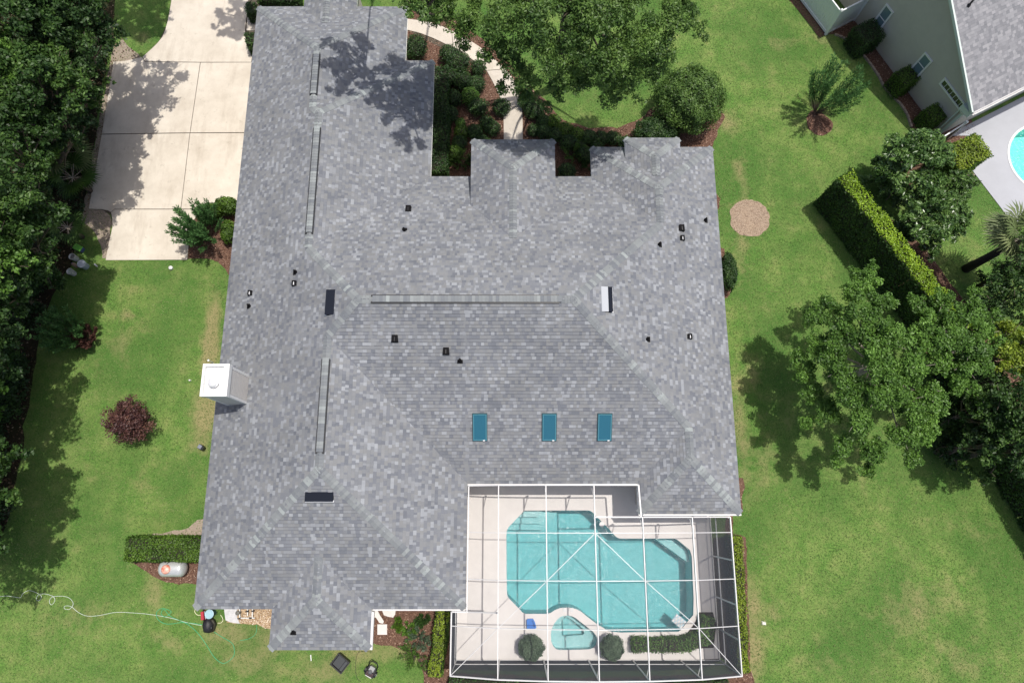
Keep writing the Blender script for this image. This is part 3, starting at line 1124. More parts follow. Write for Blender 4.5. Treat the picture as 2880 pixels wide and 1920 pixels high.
me = quads_mesh('grass_blades', V, patch * 0.35 + rs.rand(n) * 0.8 - .1, ramp_mat('grass_blade_tones', [(0, (0.045, 0.10, 0.022)), (.4, (0.105, 0.19, 0.045)), (.75, (0.20, 0.265, 0.085)), (1, (0.36, 0.35, 0.18))], 0.7, 0.2, 0.2))
tag(link_mesh('grass_blades', me), kind='stuff')

# ---------------------------------------------------------------- driveway of separate slabs
drive = fill_poly([(q[0], q[1]) for q in [U(475, -500), z1(1178, 20), z1(1150, 170), z1(1100, 280), z1(1000, 385), z1(980, 402), z1(790, 435), z1(620, 1440), z1(700, 1447), z1(766, 1480), z1(775, 1560), z4(735, 224), z4(1288, 222), (-12.3, U(0, 640).y), (-12.3, 26), U(700, -500)]], [], 0.010, 'driveway', M_joint)
tag(drive, kind='structure')
WX = -12.28


def slab(pts, m=M_concrete, parent=drive, z=0.05, name='slab'):
    c = [(q[0], q[1]) for q in pts]
    # pull in a little for the joint
    cx = sum(a for a, b in c) / len(c)
    cy = sum(b for a, b in c) / len(c)
    c2 = []
    for a, b in c:
        d = math.hypot(a - cx, b - cy)
        k = (d - 0.007) / d
        c2.append((cx + (a - cx) * k, cy + (b - cy) * k))
    return fill_poly(c2, [], z, name, m, parent, thick=0.045)


def wy(x, y):
    return (WX, z1(x, y).y)

slab([U(470, -500), z1(1185, 0), z1(1172, 80), z1(1158, 150), z1(1142, 210), z1(1120, 262), z1(1090, 300), z1(1055, 335), z1(1012, 373), z1(985, 398), z1(1004, 428),
      z1(1383, 433), z1(1733, 433), z1(1745, 365), z1(1722, 330), z1(1702, 295), z1(1690, 255), z1(1692, 200), z1(1702, 110), z1(1713, 0), U(710, -500)])
slab([z1(785, 430), z1(835, 428), z1(880, 422), z1(930, 410), z1(980, 398), z1(1003, 431), z1(1382, 436), z1(1311, 918), z1(706, 926)])
slab([z1(1385, 436), wy(1700, 434), wy(1700, 915), z1(1314, 918)])
slab([z1(704, 931), z1(1310, 922), z1(1248, 1442), z1(790, 1443), z1(768, 1465), z1(745, 1452), z1(700, 1444), z1(615, 1441)])
slab([z1(1313, 922), wy(1700, 920), wy(1600, 1395), z1(1420, 1400), z1(1400, 1442), z1(1251, 1442)])
slab([z1(792, 1446), z1(1390, 1446), z1(1330, 1530), z4(1310, 60), z4(1292, 224), z4(731, 227), z4(755, 100), z1(778, 1568), z1(777, 1520), z1(770, 1468)])

walk = fill_poly([(q[0], q[1]) for q in [z2(440, 140), z2(990, 360), z2(1125, 480), z2(1205, 600), z2(1243, 740), z2(1248, 1100), z2(1124, 1100), z2(1118, 740), z2(1082, 640), z2(995, 485), z2(440, 205)]], [], 0.018, 'front_walkway', M_joint)
tag(walk, kind='structure')
slab([z2(400, 128), z2(455, 135), z2(540, 145), z2(620, 160), z2(700, 188), z2(760, 215), z2(770, 335), z2(720, 308), z2(640, 270), z2(550, 235), z2(455, 210), z2(400, 200)], M_walk, walk)
slab([z2(762, 216), z2(830, 250), z2(888, 285), z2(842, 368), z2(800, 350), z2(772, 336)], M_walk, walk)
slab([z2(890, 286), z2(940, 318), z2(990, 355), z2(1070, 425), z2(1130, 480), z2(1000, 490), z2(945, 445), z2(890, 405), z2(845, 370)], M_concrete, walk)
slab([z2(1132, 482), z2(1180, 540), z2(1212, 600), z2(1235, 670), z2(1245, 738), z2(1116, 742), z2(1100, 690), z2(1080, 640), z2(1040, 560), z2(1002, 492)], M_walk, walk)
slab([z2(1116, 744), z2(1245, 740), z2(1250, 850), z2(1251, 1180), z2(1122, 1180), z2(1118, 850)], M_walk, walk)
side_walk = fill_poly([(q[0], q[1]) for q in [z1(1706, 122), z1(1800, 122), z1(1800, 214), z1(1698, 214)]], [], 0.018, 'garage_walkway', M_joint)
tag(side_walk, kind='structure')
slab([z1(1707, 121), z1(1830, 121), z1(1830, 215), z1(1699, 215)], M_walk, side_walk)

# stepping stones and small slabs by the south wall
for i, (pts, lab) in enumerate([([(1062, 1754), (1089, 1754), (1089, 1783), (1062, 1783)], 'square cream stepping stone in the mulch by the south wall'),
                                ([(1046, 1715), (1062, 1714), (1070, 1730), (1080, 1745), (1078, 1752), (1068, 1750), (1058, 1735), (1046, 1733)], 'irregular pale paving stone nearest the projecting south room'),
                                ([(1075, 1714), (1113, 1716), (1112, 1726), (1106, 1735), (1090, 1732), (1080, 1728)], 'broad pale paving stone under the south eave')]):
    o = fill_poly([(q.x, q.y) for q in PX(pts)], [], 0.055, 'paving_stone', M_coping, None, thick=0.04)
    tag(o, lab, 'paving stone', 'paving stones in the south mulch bed')

# ================================================================ THE HOUSE
INF = 1e9
# hip roofs: rectangle, eave height and pitch of each side (None: that side runs into another roof)
ne2a, ne2b = U(1756, 388, 3.42), U(1911, 388, 3.42)
pa, pb = U(1326, 393, 3.88), U(1560, 391, 3.88)
ga, gb = U(856, 4, 3.15), U(1004, 4, 3.15)
HIPS = [
    dict(n='main', x0=-12.69, x1=9.45, y0=1.13, y1=15.14, z=3.0, W=.5, E=.471, S=.471, N=.471),
    dict(n='garage', x0=-12.69, x1=-5.2, y0=12, y1=24.42, z=3.0, W=.5, E=.5, S=None, N=.5),
    dict(n='garage2', x0=-12.69, x1=-3.79, y0=8.2, y1=21.33, z=3.0, W=.5, E=.425, S=None, N=.497),
    dict(n='wing', x0=-12.69, x1=-1.85, y0=-3.76, y1=9.0, z=3.0, W=.5, E=.485, S=.5, N=None),
    dict(n='bump', x0=-9.57, x1=-5.6, y0=-5.27, y1=1.0, z=3.0, W=.5, E=.5, S=.5, N=None),
    dict(n='southeast', x0=5.2, x1=9.45, y0=-.09, y1=6.0, z=3.0, W=.51, E=.471, S=.475, N=None),
    dict(n='northeast', x0=3.7, x1=9.45, y0=9.5, y1=16.66, z=3.0, W=.5, E=.471, S=None, N=.505),
    dict(n='northeast_bay', x0=ne2a.x, x1=ne2b.x, y0=13.5, y1=ne2a.y, z=3.42, W=.5, E=.5, S=None, N=.5),
    dict(n='porch', x0=pa.x, x1=pb.x, y0=10.6, y1=pa.y, z=3.88, W=.5, E=.5, S=None, N=.5),
    dict(n='garage_bay', x0=ga.x, x1=gb.x, y0=20.5, y1=26.6, z=3.15, W=.5, E=.5, S=None, N=.5),
]


def planes(h):
    """each plane as (a, b, c): z = a*x + b*y + c"""
    P = {}
    if h['W']:
        P['W'] = (h['W'], 0, h['z'] - h['W'] * h['x0'])
    if h['E']:
        P['E'] = (-h['E'], 0, h['z'] + h['E'] * h['x1'])
    if h['S']:
        P['S'] = (0, h['S'], h['z'] - h['S'] * h['y0'])
    if h['N']:
        P['N'] = (0, -h['N'], h['z'] + h['N'] * h['y1'])
    return P


for h in HIPS:
    h['P'] = planes(h)


def hip_z(h, x, y):
    if not (h['x0'] - 1e-6 <= x <= h['x1'] + 1e-6 and h['y0'] - 1e-6 <= y <= h['y1'] + 1e-6):
        return -INF
    return min(a * x + b * y + c for a, b, c in h['P'].values())


def roof_z(x, y):
    return max(hip_z(h, x, y) for h in HIPS)


def clip_half(poly, a, b, c):
    """keep a*x+b*y+c >= 0"""
    out = []
    n = len(poly)
    for i in range(n):
        p = poly[i]
        q = poly[(i + 1) % n]
        dp = a * p[0] + b * p[1] + c
        dq = a * q[0] + b * q[1] + c
        if dp >= 0:
            out.append(p)
        if (dp > 0 > dq) or (dp < 0 < dq):
            t = dp / (dp - dq)
            out.append((p[0] + (q[0] - p[0]) * t, p[1] + (q[1] - p[1]) * t))
    return out


def area(poly):
    return abs(sum(poly[i][0] * poly[(i + 1) % len(poly)][1] - poly[(i + 1) % len(poly)][0] * poly[i][1] for i in range(len(poly)))) / 2 if len(poly) > 2 else 0


def subtract(poly, halves):
    """convex poly minus the convex region where all halves hold"""
    res = []
    cur = poly
    for a, b, c in halves:
        outp = clip_half(cur, -a, -b, -c)
        if area(outp) > 1e-4:
            res.append(outp)
        cur = clip_half(cur, a, b, c)
        if area(cur) <= 1e-4:
            break
    return res


ROOF_FACES = []     # (side, plane, pieces, hip)
for i, h in enumerate(HIPS):
    rect = [(h['x0'], h['y0']), (h['x1'], h['y0']), (h['x1'], h['y1']), (h['x0'], h['y1'])]
    for s, pl in h['P'].items():
        poly = rect
        for s2, p2 in h['P'].items():
            if s2 != s:
                poly = clip_half(poly, p2[0] - pl[0], p2[1] - pl[1], p2[2] - pl[2])
        pieces = [poly] if area(poly) > 1e-3 else []
        for j, g in enumerate(HIPS):
            if j == i:
                continue
            eps = 1e-4 if j < i else -1e-4
            halves = [(1, 0, -g['x0']), (-1, 0, g['x1']), (0, 1, -g['y0']), (0, -1, g['y1'])]
            for p2 in g['P'].values():
                halves.append((p2[0] - pl[0], p2[1] - pl[1], p2[2] - pl[2] + eps))
            nxt = []
            for q in pieces:
                nxt += subtract(q, halves)
            pieces = nxt
        pieces = [q for q in pieces if area(q) > 2e-3]
        ROOF_FACES.append((s, pl, pieces, h))

house = empty('house', (-2, 7, 0), 'large single-storey house with grey shingled hip roof in the middle of the picture', 'house')
hinv = Vector((-2, 7, 0))


def put(o, parent):
    """parent keeping world placement (parents sit unrotated)"""
    p = parent
    off = Vector((0, 0, 0))
    while p is not None:
        off += p.location
        p = p.parent
    o.parent = parent
    o.location = o.location - off
    return o


# roof deck under the shingles, with soffit and fascia as its own parts
mb = MB()
for s, pl, pieces, h in ROOF_FACES:
    for q in pieces:
        if sum(q[k][0] * q[(k + 1) % len(q)][1] - q[(k + 1) % len(q)][0] * q[k][1] for k in range(len(q))) < 0:
            q = q[::-1]
        mb.poly([(x, y, pl[0] * x + pl[1] * y + pl[2]) for x, y in q])
M_underlay = mat('roof_underlay', (0.10, 0.10, 0.11), 0.9)
roof = put(mb.build('roof', M_underlay), house)

RIDGE_EDGE = {'W': (-1, 0), 'E': (1, 0), 'S': (0, -1), 'N': (0, 1)}
EXPO = 0.143
shing = []          # (verts(6), tone, full, distance)
eyeV = Vector((0, 0, CAM_H))
for fi, (s, pl, pieces, h) in enumerate(ROOF_FACES):
    slope = math.hypot(pl[0], pl[1])
    ex = EXPO / math.sqrt(1 + slope * slope)
    # distance from eave measured in plan: v; along the eave: u
    if s == 'W':
        fu = lambda x, y: (y, x - h['x0'])
        fxy = lambda u, v: (h['x0'] + v, u)
    elif s == 'E':
        fu = lambda x, y: (y, h['x1'] - x)
        fxy = lambda u, v: (h['x1'] - v, u)
    elif s == 'S':
        fu = lambda x, y: (x, y - h['y0'])
        fxy = lambda u, v: (u, h['y0'] + v)
    else:
        fu = lambda x, y: (x, h['y1'] - y)
        fxy = lambda u, v: (u, h['y1'] - v)
    for q in pieces:
        uv = [fu(*p) for p in q]
        v0 = min(p[1] for p in uv)
        v1 = max(p[1] for p in uv)
        k0 = int(math.floor(v0 / ex))
        k1 = int(math.ceil(v1 / ex))
        for k in range(k0, k1):
            a, b = k * ex, (k + 1) * ex
            band = clip_half(clip_half(uv, 0, 1, -a), 0, -1, b)
            if area(band) < 1e-4:
                continue
            u0 = min(p[0] for p in band)
            u1 = max(p[0] for p in band)
            # u-range where the band is full height
            rr = random.Random(str((s, k, round(h['x0'] * 10) if s in 'WE' else round(h['y0'] * 10))))
            u = -20 + rr.uniform(0, 0.3)
            prevt = .5
            while u < u1:
                wd = rr.choice((0.085, 0.11, 0.14, 0.14, 0.165, 0.19)) * rr.uniform(0.9, 1.1)
                tone = rr.choice((rr.uniform(.0, .35), rr.uniform(.2, .6), rr.uniform(.35, .68), rr.uniform(.5, .8), rr.uniform(.75, 1.0)))
                hi = rr.choice((0.0, 0.0, 0.006))
                ua, ub = u, u + wd
                u = ub
                if ub <= u0:
                    continue
                tabp = clip_half(clip_half(band, 1, 0, -ua), -1, 0, ub)
                ar = area(tabp)
                if ar < 2e-4:
                    continue
                full = ar > 0.97 * wd * ex
                pts = []
                for (uu, vv) in tabp:
                    x, y = fxy(uu, vv)
                    lift = 0.004 + (0.009 + hi) * (b - vv) / ex
                    pts.append((x, y, pl[0] * x + pl[1] * y + pl[2] + lift))
                # butt edge
                low = [i for i, (uu, vv) in enumerate(tabp) if abs(vv - a) < 1e-5]
                butt = None
                if len(low) >= 2:
                    us = sorted(low, key=lambda i: tabp[i][0])
                    A = pts[us[0]]
                    Bq = pts[us[-1]]
                    butt = [A, Bq, (Bq[0], Bq[1], Bq[2] - 0.014 - hi), (A[0], A[1], A[2] - 0.014 - hi)]
                c = Vector(pts[0])
                tone = 0.065 + tone * .935
                bd = None
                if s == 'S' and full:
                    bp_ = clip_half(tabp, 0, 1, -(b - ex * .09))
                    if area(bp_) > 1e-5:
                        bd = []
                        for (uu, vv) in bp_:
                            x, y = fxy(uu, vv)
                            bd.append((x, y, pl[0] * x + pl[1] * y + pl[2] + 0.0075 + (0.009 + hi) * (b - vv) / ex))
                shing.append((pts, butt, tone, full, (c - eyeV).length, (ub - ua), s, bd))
full = [i for i, t in enumerate(shing) if t[3]]
full.sort(key=lambda i: shing[i][4] - (0.4 if shing[i][6] == 'S' else 0))
ind = set(full[:295])
mb = MB()
off = Vector((0, 0, 0))


def add_shingle(mb, t, o=(0, 0, 0)):
    P = [(p[0] - o[0], p[1] - o[1], p[2] - o[2]) for p in t[0]]
    # make it face up
    ar2 = sum(P[k][0] * P[(k + 1) % len(P)][1] - P[(k + 1) % len(P)][0] * P[k][1] for k in range(len(P)))
    if ar2 < 0:
        P = P[::-1]
    mb.cv = t[2]
    mb.poly(P)
    if t[1]:
        mb.poly([(p[0] - o[0], p[1] - o[1], p[2] - o[2]) for p in t[1]])
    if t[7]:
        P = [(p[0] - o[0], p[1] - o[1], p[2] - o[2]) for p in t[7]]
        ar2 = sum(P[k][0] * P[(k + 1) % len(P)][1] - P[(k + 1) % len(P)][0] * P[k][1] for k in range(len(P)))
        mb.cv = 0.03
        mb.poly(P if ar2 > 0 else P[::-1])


roofoff = Vector((0, 0, 0))
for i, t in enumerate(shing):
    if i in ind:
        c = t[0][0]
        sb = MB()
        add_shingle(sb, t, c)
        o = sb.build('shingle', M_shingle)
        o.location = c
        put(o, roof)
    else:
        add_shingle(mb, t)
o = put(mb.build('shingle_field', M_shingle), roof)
tag(o, kind='stuff')

# hip and ridge caps
def on_ridge(x, y, dx, dy):
    """True where the roof falls away on both sides of this line"""
    z = roof_z(x, y)
    return roof_z(x + dx * .12, y + dy * .12) < z - 0.01 and roof_z(x - dx * .12, y - dy * .12) < z - 0.01


lines = []
for h in HIPS:
    P = h['P']
    def hipline(s1, s2):
        # plan line where the two planes meet, from the corner inwards
        cx = h['x0'] if s1 == 'W' else h['x1']
        cy = h['y0'] if s2 == 'S' else h['y1']
        k1, k2 = h[s1], h[s2]
        d = Vector(((1 if s1 == 'W' else -1) * k2, (1 if s2 == 'S' else -1) * k1)).normalized()
        return (cx, cy), d
    for s1 in 'WE':
        for s2 in 'SN':
            if h[s1] and h[s2]:
                c, d = hipline(s1, s2)
                lines.append((c, d, 14.0))
    # ridges
    if h['W'] and h['E'] and h['n'] != 'main':
        xr = (h['E'] * h['x1'] + h['W'] * h['x0']) / (h['W'] + h['E'])
        lines.append(((xr, h['y0'] if h['S'] is None else h['y0']), Vector((0, 1)), h['y1'] - h['y0']))
    if h['n'] == 'main':
        yr = (h['y0'] + h['y1']) / 2
        lines.append(((h['x0'], yr), Vector((1, 0)), h['x1'] - h['x0']))
RIDGE_Y = (HIPS[0]['y0'] + HIPS[0]['y1']) / 2


def gxr(h):
    return (h['E'] * h['x1'] + h['W'] * h['x0']) / (h['W'] + h['E'])


xg, xg2, xw = gxr(HIPS[1]), gxr(HIPS[2]), gxr(HIPS[3])
VENTS = [  # (x0,y0,x1,y1)
    (xg, U(890, 152, 4.87).y, xg, U(877, 267, 4.87).y),
    (xg2, U(906, 360, 5.04).y, xg2, U(884, 658, 5.04).y),
    (xw, U(910, 1010, 5.67).y, xw, U(895, 1275, 5.67).y),
    (U(1043, 843, 6.3).x, RIDGE_Y, U(1573, 830, 6.3).x, RIDGE_Y)]


def vent_lift(x, y):
    for a, b, c, d in VENTS:
        if min(a, c) - .1 <= x <= max(a, c) + .1 and min(b, d) <= y <= max(b, d):
            if abs(a - c) < .01 and abs(x - a) < .05:
                return 0.045
            if abs(b - d) < .01 and abs(y - b) < .05 and min(a, c) <= x <= max(a, c):
                return 0.045
    return 0.0


caps = []
for (c, d, ln) in lines:
    n = int(ln / 0.135)
    nr = Vector((-d.y, d.x))
    for k in range(n):
        t = 0.06 + k * 0.135
        x, y = c[0] + d.x * t, c[1] + d.y * t
        if not (on_ridge(x, y, nr.x, nr.y)):
            continue
        vl = vent_lift(x, y)
        hw = 0.165
        V = []
        hw = 0.128 if vl else hw
        for (tt, lf) in ((t - 0.02, 0.030), (t + 0.145, 0.012)):
            px_, py_ = c[0] + d.x * tt, c[1] + d.y * tt
            zc = roof_z(px_, py_)
            if zc < 0:
                zc = roof_z(x, y)
            for sgn in (-1, 0, 1):
                qx, qy = px_ + nr.x * hw * sgn, py_ + nr.y * hw * sgn
                zz = roof_z(qx, qy)
                if zz < zc - 0.3:
                    zz = zc - 0.06
                if vl:
                    zz = max(zz, zc - 0.035)
                if sgn == 0:
                    zz = max(roof_z(qx + nr.x * .03, qy + nr.y * .03), roof_z(qx - nr.x * .03, qy - nr.y * .03)) + 0.004
                V.append((qx, qy, zz + lf + vl))
        caps.append((V, R.choice((R.uniform(0, .4), R.uniform(.2, .7), R.uniform(.5, 1.0))), (Vector(V[1]) - eyeV).length))
caps.sort(key=lambda t: t[2])


def add_cap(mb, t, o=(0, 0, 0)):
    V = [(v[0] - o[0], v[1] - o[1], v[2] - o[2]) for v in t[0]]
    mb.cv = t[1]
    l0, c0, r0, l1, c1, r1 = V
    mb.poly([l0, l1, c1, c0])
    mb.poly([c0, c1, r1, r0])
    dn = lambda v: (v[0], v[1], v[2] - 0.028)
    mb.poly([l0, c0, dn(c0), dn(l0)])
    mb.poly([c0, r0, dn(r0), dn(c0)])
    mb.poly([l0, dn(l0), dn(l1), l1])
    mb.poly([r0, r1, dn(r1), dn(r0)])


mb = MB()
for i, t in enumerate(caps):
    if i < 295:
        sb = MB()
        add_cap(sb, t, t[0][1])
        o = sb.build('cap_shingle', M_cap)
        o.location = t[0][1]
        put(o, roof)
    else:
        add_cap(mb, t)
tag(put(mb.build('cap_shingle_rows', M_cap), roof), kind='stuff')
for a, b, c, d in VENTS:
    mb = MB()
    dd = Vector((c - a, d - b, 0)).normalized()
    nn = Vector((-dd.y, dd.x, 0))
    zt = roof_z(a, b)
    A = Vector((a, b, 0))
    Bv = Vector((c, d, 0))
    for sg in (-1, 1):
        w0, w1 = 0.10, 0.172
        zb = roof_z(a + nn.x * w1, b + nn.y * w1)
        P = []
        for z in (zb - .02, zt + 0.012):
            P += [tuple(A + nn * sg * w0 + Vector((0, 0, z))), tuple(Bv + nn * sg * w0 + Vector((0, 0, z))),
                  tuple(Bv + nn * sg * w1 + Vector((0, 0, z))), tuple(A + nn * sg * w1 + Vector((0, 0, z)))]
        mb.hexa(P)
    o = mb.build('ridge_vent', M_blackmetal)
    put(o, roof)

# valley flashing seams read as thin lines between faces: left to the shingle cut edges
OUT = [(-12.69, -3.76), (-9.57, -3.76), (-9.57, -5.27), (-5.6, -5.27), (-5.6, -3.76), (-1.85, -3.76), (-1.85, 1.13), (5.2, 1.13), (5.2, -.09), (9.45, -.09), (9.45, 16.66),
       (3.7, 16.66), (3.7, 15.14), (-3.79, 15.14), (-3.79, 21.33), (-5.2, 21.33), (-5.2, 24.42), (-12.69, 24.42)]


def inset(poly, d):
    n = len(poly)
    out = []
    for i in range(n):
        p0, p1, p2 = Vector(poly[i - 1]), Vector(poly[i]), Vector(poly[(i + 1) % n])
        a = (p1 - p0).normalized()
        b = (p2 - p1).normalized()
        na = Vector((-a.y, a.x))
        nb_ = Vector((-b.y, b.x))
        out.append((p1.x + (na.x + nb_.x) * d, p1.y + (na.y + nb_.y) * d))
    return out


put(fill_poly(OUT, [], 2.82, 'soffit', M_white), house)


def strip(name, poly, z0, z1_, thick, m, parent):
    mb = MB()
    inn = inset(poly, thick)
    n = len(poly)
    for i in range(n):
        j = (i + 1) % n
        mb.hexa([(poly[i][0], poly[i][1], z0), (poly[j][0], poly[j][1], z0), (inn[j][0], inn[j][1], z0), (inn[i][0], inn[i][1], z0),
                 (poly[i][0], poly[i][1], z1_), (poly[j][0], poly[j][1], z1_), (inn[j][0], inn[j][1], z1_), (inn[i][0], inn[i][1], z1_)])
    return put(mb.build(name, m), parent)


strip('fascia', inset(OUT, 0.012), 2.825, 2.99, 0.03, M_white, house)
strip('wall', inset(OUT, 0.42), -0.05, 2.818, 0.15, M_stucco, house)
for h in HIPS:
    if h['n'] in ('northeast_bay', 'porch', 'garage_bay'):
        rect = [(h['x0'] + .01, h['y0']), (h['x1'] - .01, h['y0']), (h['x1'] - .01, h['y1'] - .01), (h['x0'] + .01, h['y1'] - .01)]
        strip('fascia', rect, h['z'] - .2, h['z'] - .006, 0.04, M_white if h['n'] != 'porch' else M_white, house)
        put(fill_poly(rect, [], h['z'] - .17, 'soffit', M_white), house)
        r2 = inset(rect, .3)
        strip('wall', r2, 0.0, h['z'] - .18, 0.15, M_stucco, house)
# white gutters above the pool and the south bed
mb = MB()
for (a, b) in (((-5.55, -3.80), (-1.87, -3.80)), ((-1.87, 1.09), (5.22, 1.09)), ((5.22, -.13), (9.45, -.13))):
    mb.box((a[0], a[1] - .02, 2.87), (b[0], a[1] + .04, 2.985))
mb.box((-5.6, -5.27, 2.87), (-5.5, -3.86, 2.985))
put(mb.build('gutter', M_alu), house)

# chimney: sided chase with white corner boards and a cap pan
CX0, CX1, CY0, CY1, CZ = -12.0, -11.06, 4.37, 5.55, 5.95
chim = empty('chimney', (CX0, CY0, 3.0))
put(chim, house)
mb = MB()
mb.box((CX0 + .02, CY0 + .02, 2.9), (CX1 - .02, CY1 - .02, CZ - .25))
put(mb.build('chase', mat('chimney_siding', (0.56, 0.535, 0.50), 0.8)), chim)
M_side = mat('siding_board', (0.60, 0.575, 0.54), 0.75, noise=0.05, scale=4)
for k in range(15):
    z = 3.05 + k * 0.175
    for (a, b) in (((CX1 - .02, CY0 + .1), (CX1 + .012, CY1 - .1)), ((CX0 + .1, CY0 - .012), (CX1 - .1, CY0 + .02))):
        if z + .17 < CZ - .25:
            bb = MB()
            bb.box((a[0], a[1], z), (b[0], b[1], z + .163))
            put(bb.build('siding_board', M_side), chim)
for (x, y) in ((CX0, CY0), (CX1, CY0), (CX1, CY1), (CX0, CY1)):
    bb = MB()
    sx = -1 if x == CX1 else 1
    sy = -1 if y == CY1 else 1
    bb.box((min(x - sx * .02, x + sx * .09), min(y - sy * .02, y + sy * .09), 2.95), (max(x - sx * .02, x + sx * .09), max(y - sy * .02, y + sy * .09), CZ - .26))
    put(bb.build('corner_board', M_white), chim)
bb = MB()
e = 0.05
# frieze and rim round the sunken pan
bb.box((CX0 - e, CY0 - e, CZ - .255), (CX1 + e, CY0 + .05, CZ))
bb.box((CX0 - e, CY1 - .05, CZ - .255), (CX1 + e, CY1 + e, CZ))
bb.box((CX0 - e, CY0 + .05, CZ - .255), (CX0 + .04, CY1 - .05, CZ))
bb.box((CX1 - .16, CY0 + .05, CZ - .255), (CX1 + e, CY1 - .05, CZ - .001))
put(bb.build('rim', M_white), chim)
bb = MB()
bb.box((CX0 + .04, CY0 + .05, CZ - .2), (CX1 - .16, CY1 - .05, CZ - .17))
put(bb.build('cap_pan', M_white), chim)
bb = MB()
bb.lathe((CX0 + .42, CY0 + .48, CZ - .17), [(.13, 0), (.13, .12), (.20, .14), (.20, .19), (.17, .20), (.17, .24), (.19, .25), (.15, .30), (.05, .33), (0.0, .335)], 24)
put(bb.build('flue_cap', mat('galvanised_white', (0.8, 0.8, 0.8), 0.35, metal=0.3), sm=False), chim)

# skylights
M_glass = mat('skylight_glass', (0.02, 0.115, 0.17), 0.06, spec=0.9)
M_frame = mat('skylight_frame', (0.10, 0.30, 0.36), 0.35, metal=0.5)
M_dark = mat('skylight_curb', (0.03, 0.07, 0.085), 0.5)
M_clip = mat('clip_white', (0.85, 0.85, 0.85), 0.5)
sp = HIPS[0]['P']['S']
for (px, lab) in ((1349.5, ''), (1545, ''), (1701, '')):
    c = U(px, 1199, 4.7)
    for _ in range(4):
        c = U(px, 1199, sp[1] * c.y + sp[2] + .1)
    sk = empty('skylight', (c.x, c.y, sp[1] * c.y + sp[2]))
    put(sk, house)
    ang = math.atan(HIPS[0]['S'])
    sk.rotation_euler = (ang, 0, 0)
    w, l = .275, .56
    bb = MB()
    bb.box((-w - .03, -l - .03, -.02), (w + .03, l + .03, .055))
    bb.build('curb', M_dark, sk)
    bb = MB()
    bb.box((-w, -l, .055), (w, -l + .05, .10))
    bb.box((-w, l - .035, .055), (w, l, .10))
    bb.box((-w, -l + .05, .055), (-w + .04, l - .035, .10))
    bb.box((w - .04, -l + .05, .055), (w, l - .035, .10))
    bb.build('frame', M_frame, sk)
    bb = MB()
    bb.box((-w + .04, -l + .05, .06), (w - .04, l - .035, .085))
    bb.build('glass', M_glass, sk)
    bb = MB()
    bb.box((w * .45, -l - .01, .06), (w * .75, -l + .028, .108))
    bb.build('clip', M_clip, sk)


def on_roof(px, py):
    z = 4.5
    for _ in range(12):
        c = U(px, py, z)
        z = 0.5 * z + 0.5 * roof_z(c.x, c.y)
    return Vector((c.x, c.y, roof_z(c.x, c.y)))


# off-ridge slant vents (black boxes with a pale front lip)
for (px, py, w, l, ang, lab) in ((930, 851, .25, 1.05, 'W', ''), (1708, 843, .30, 1.05, 'E', ''), (899, 1396, .24, 1.08, 'S', '')):
    c = on_roof(px, py)
    v = empty('slant_vent', tuple(c))
    put(v, house)
    rz = {'W': -math.pi / 2, 'E': math.pi / 2, 'S': 0}[ang]
    k = {'W': .5, 'E': .471, 'S': .5}[ang]
    v.rotation_euler = (math.atan(k), 0, 0)
    v.rotation_euler = (Matrix.Rotation(rz, 3, 'Z') @ Matrix.Rotation(math.atan(k), 3, 'X')).to_euler()
    bb = MB()
    h_ = .17
    d = w / 2
    # wedge: low at the top of the slope, open at the bottom
    bb.hexa([(-l / 2, -d, .0), (l / 2, -d, .0), (l / 2, d + .1, .0), (-l / 2, d + .1, .0), (-l / 2, -d, h_), (l / 2, -d, h_), (l / 2, d, .05), (-l / 2, d, .05)])
    bb.build('hood', mat('vent_hood', (0.014, 0.017, 0.026), 0.8, spec=.08), v)
    bb = MB()
    bb.box((-l / 2 - .01, -d - .075, -.01), (l / 2 + .01, -d - .003, .07))
    bb.build('lip', M_clip, v)
    if ang == 'E':
        bb = MB()
        f_ = lambda y: h_ + (y + d) / (2 * d) * (.05 - h_) + .004
        y0_, y1_ = -d + .17, d
        bb.hexa([(-l / 2, y0_, .0), (l / 2, y0_, .0), (l / 2, y1_ + .14, .0), (-l / 2, y1_ + .14, .0), (-l / 2, y0_, f_(y0_)), (l / 2, y0_, f_(y0_)), (l / 2, y1_ + .12, .02), (-l / 2, y1_ + .12, .02)])
        bb.build('flashing', mat('vent_glare', (0.42, 0.44, 0.47), 0.6, spec=.2), v)  # pale plate: sun glare on the east hood put into its colour

M_vent = mat('vent_black', (0.008, 0.008, 0.009), .8, spec=.15)


def small_vent(px, py, kind):
    c = on_roof(px, py)
    v = empty('vent_pipe' if kind == 'pipe' else 'roof_vent', tuple(c))
    put(v, house)
    bb = MB()
    if kind == 'pipe':
        bb.lathe((0, 0, -.1), [(.085, 0), (.075, .16), (.04, .22), (.04, .36), (.03, .36), (.03, .30)], 12)
        bb.build('pipe', M_vent, v)
        bb = MB()
        bb.box((-.11, -.11, -.05), (.11, .11, .02))
        bb.build('flashing', M_vent, v)
    else:
        s = .105 if kind == 'cap' else .135
        bb.hexa([(-s, -s, -.1), (s, -s, -.1), (s, s, -.1), (-s, s, -.1), (-s, -s, .10), (s, -s, .10), (s * .8, s, .16), (-s * .8, s, .16)])
        bb.build('hood', M_vent, v)
        bb = MB()
        bb.box((-.012, -s * .9, .10), (.012, s * .3, .17))
        bb.build('fin', M_clip if kind == 'cap' else M_blackmetal, v)
    return v


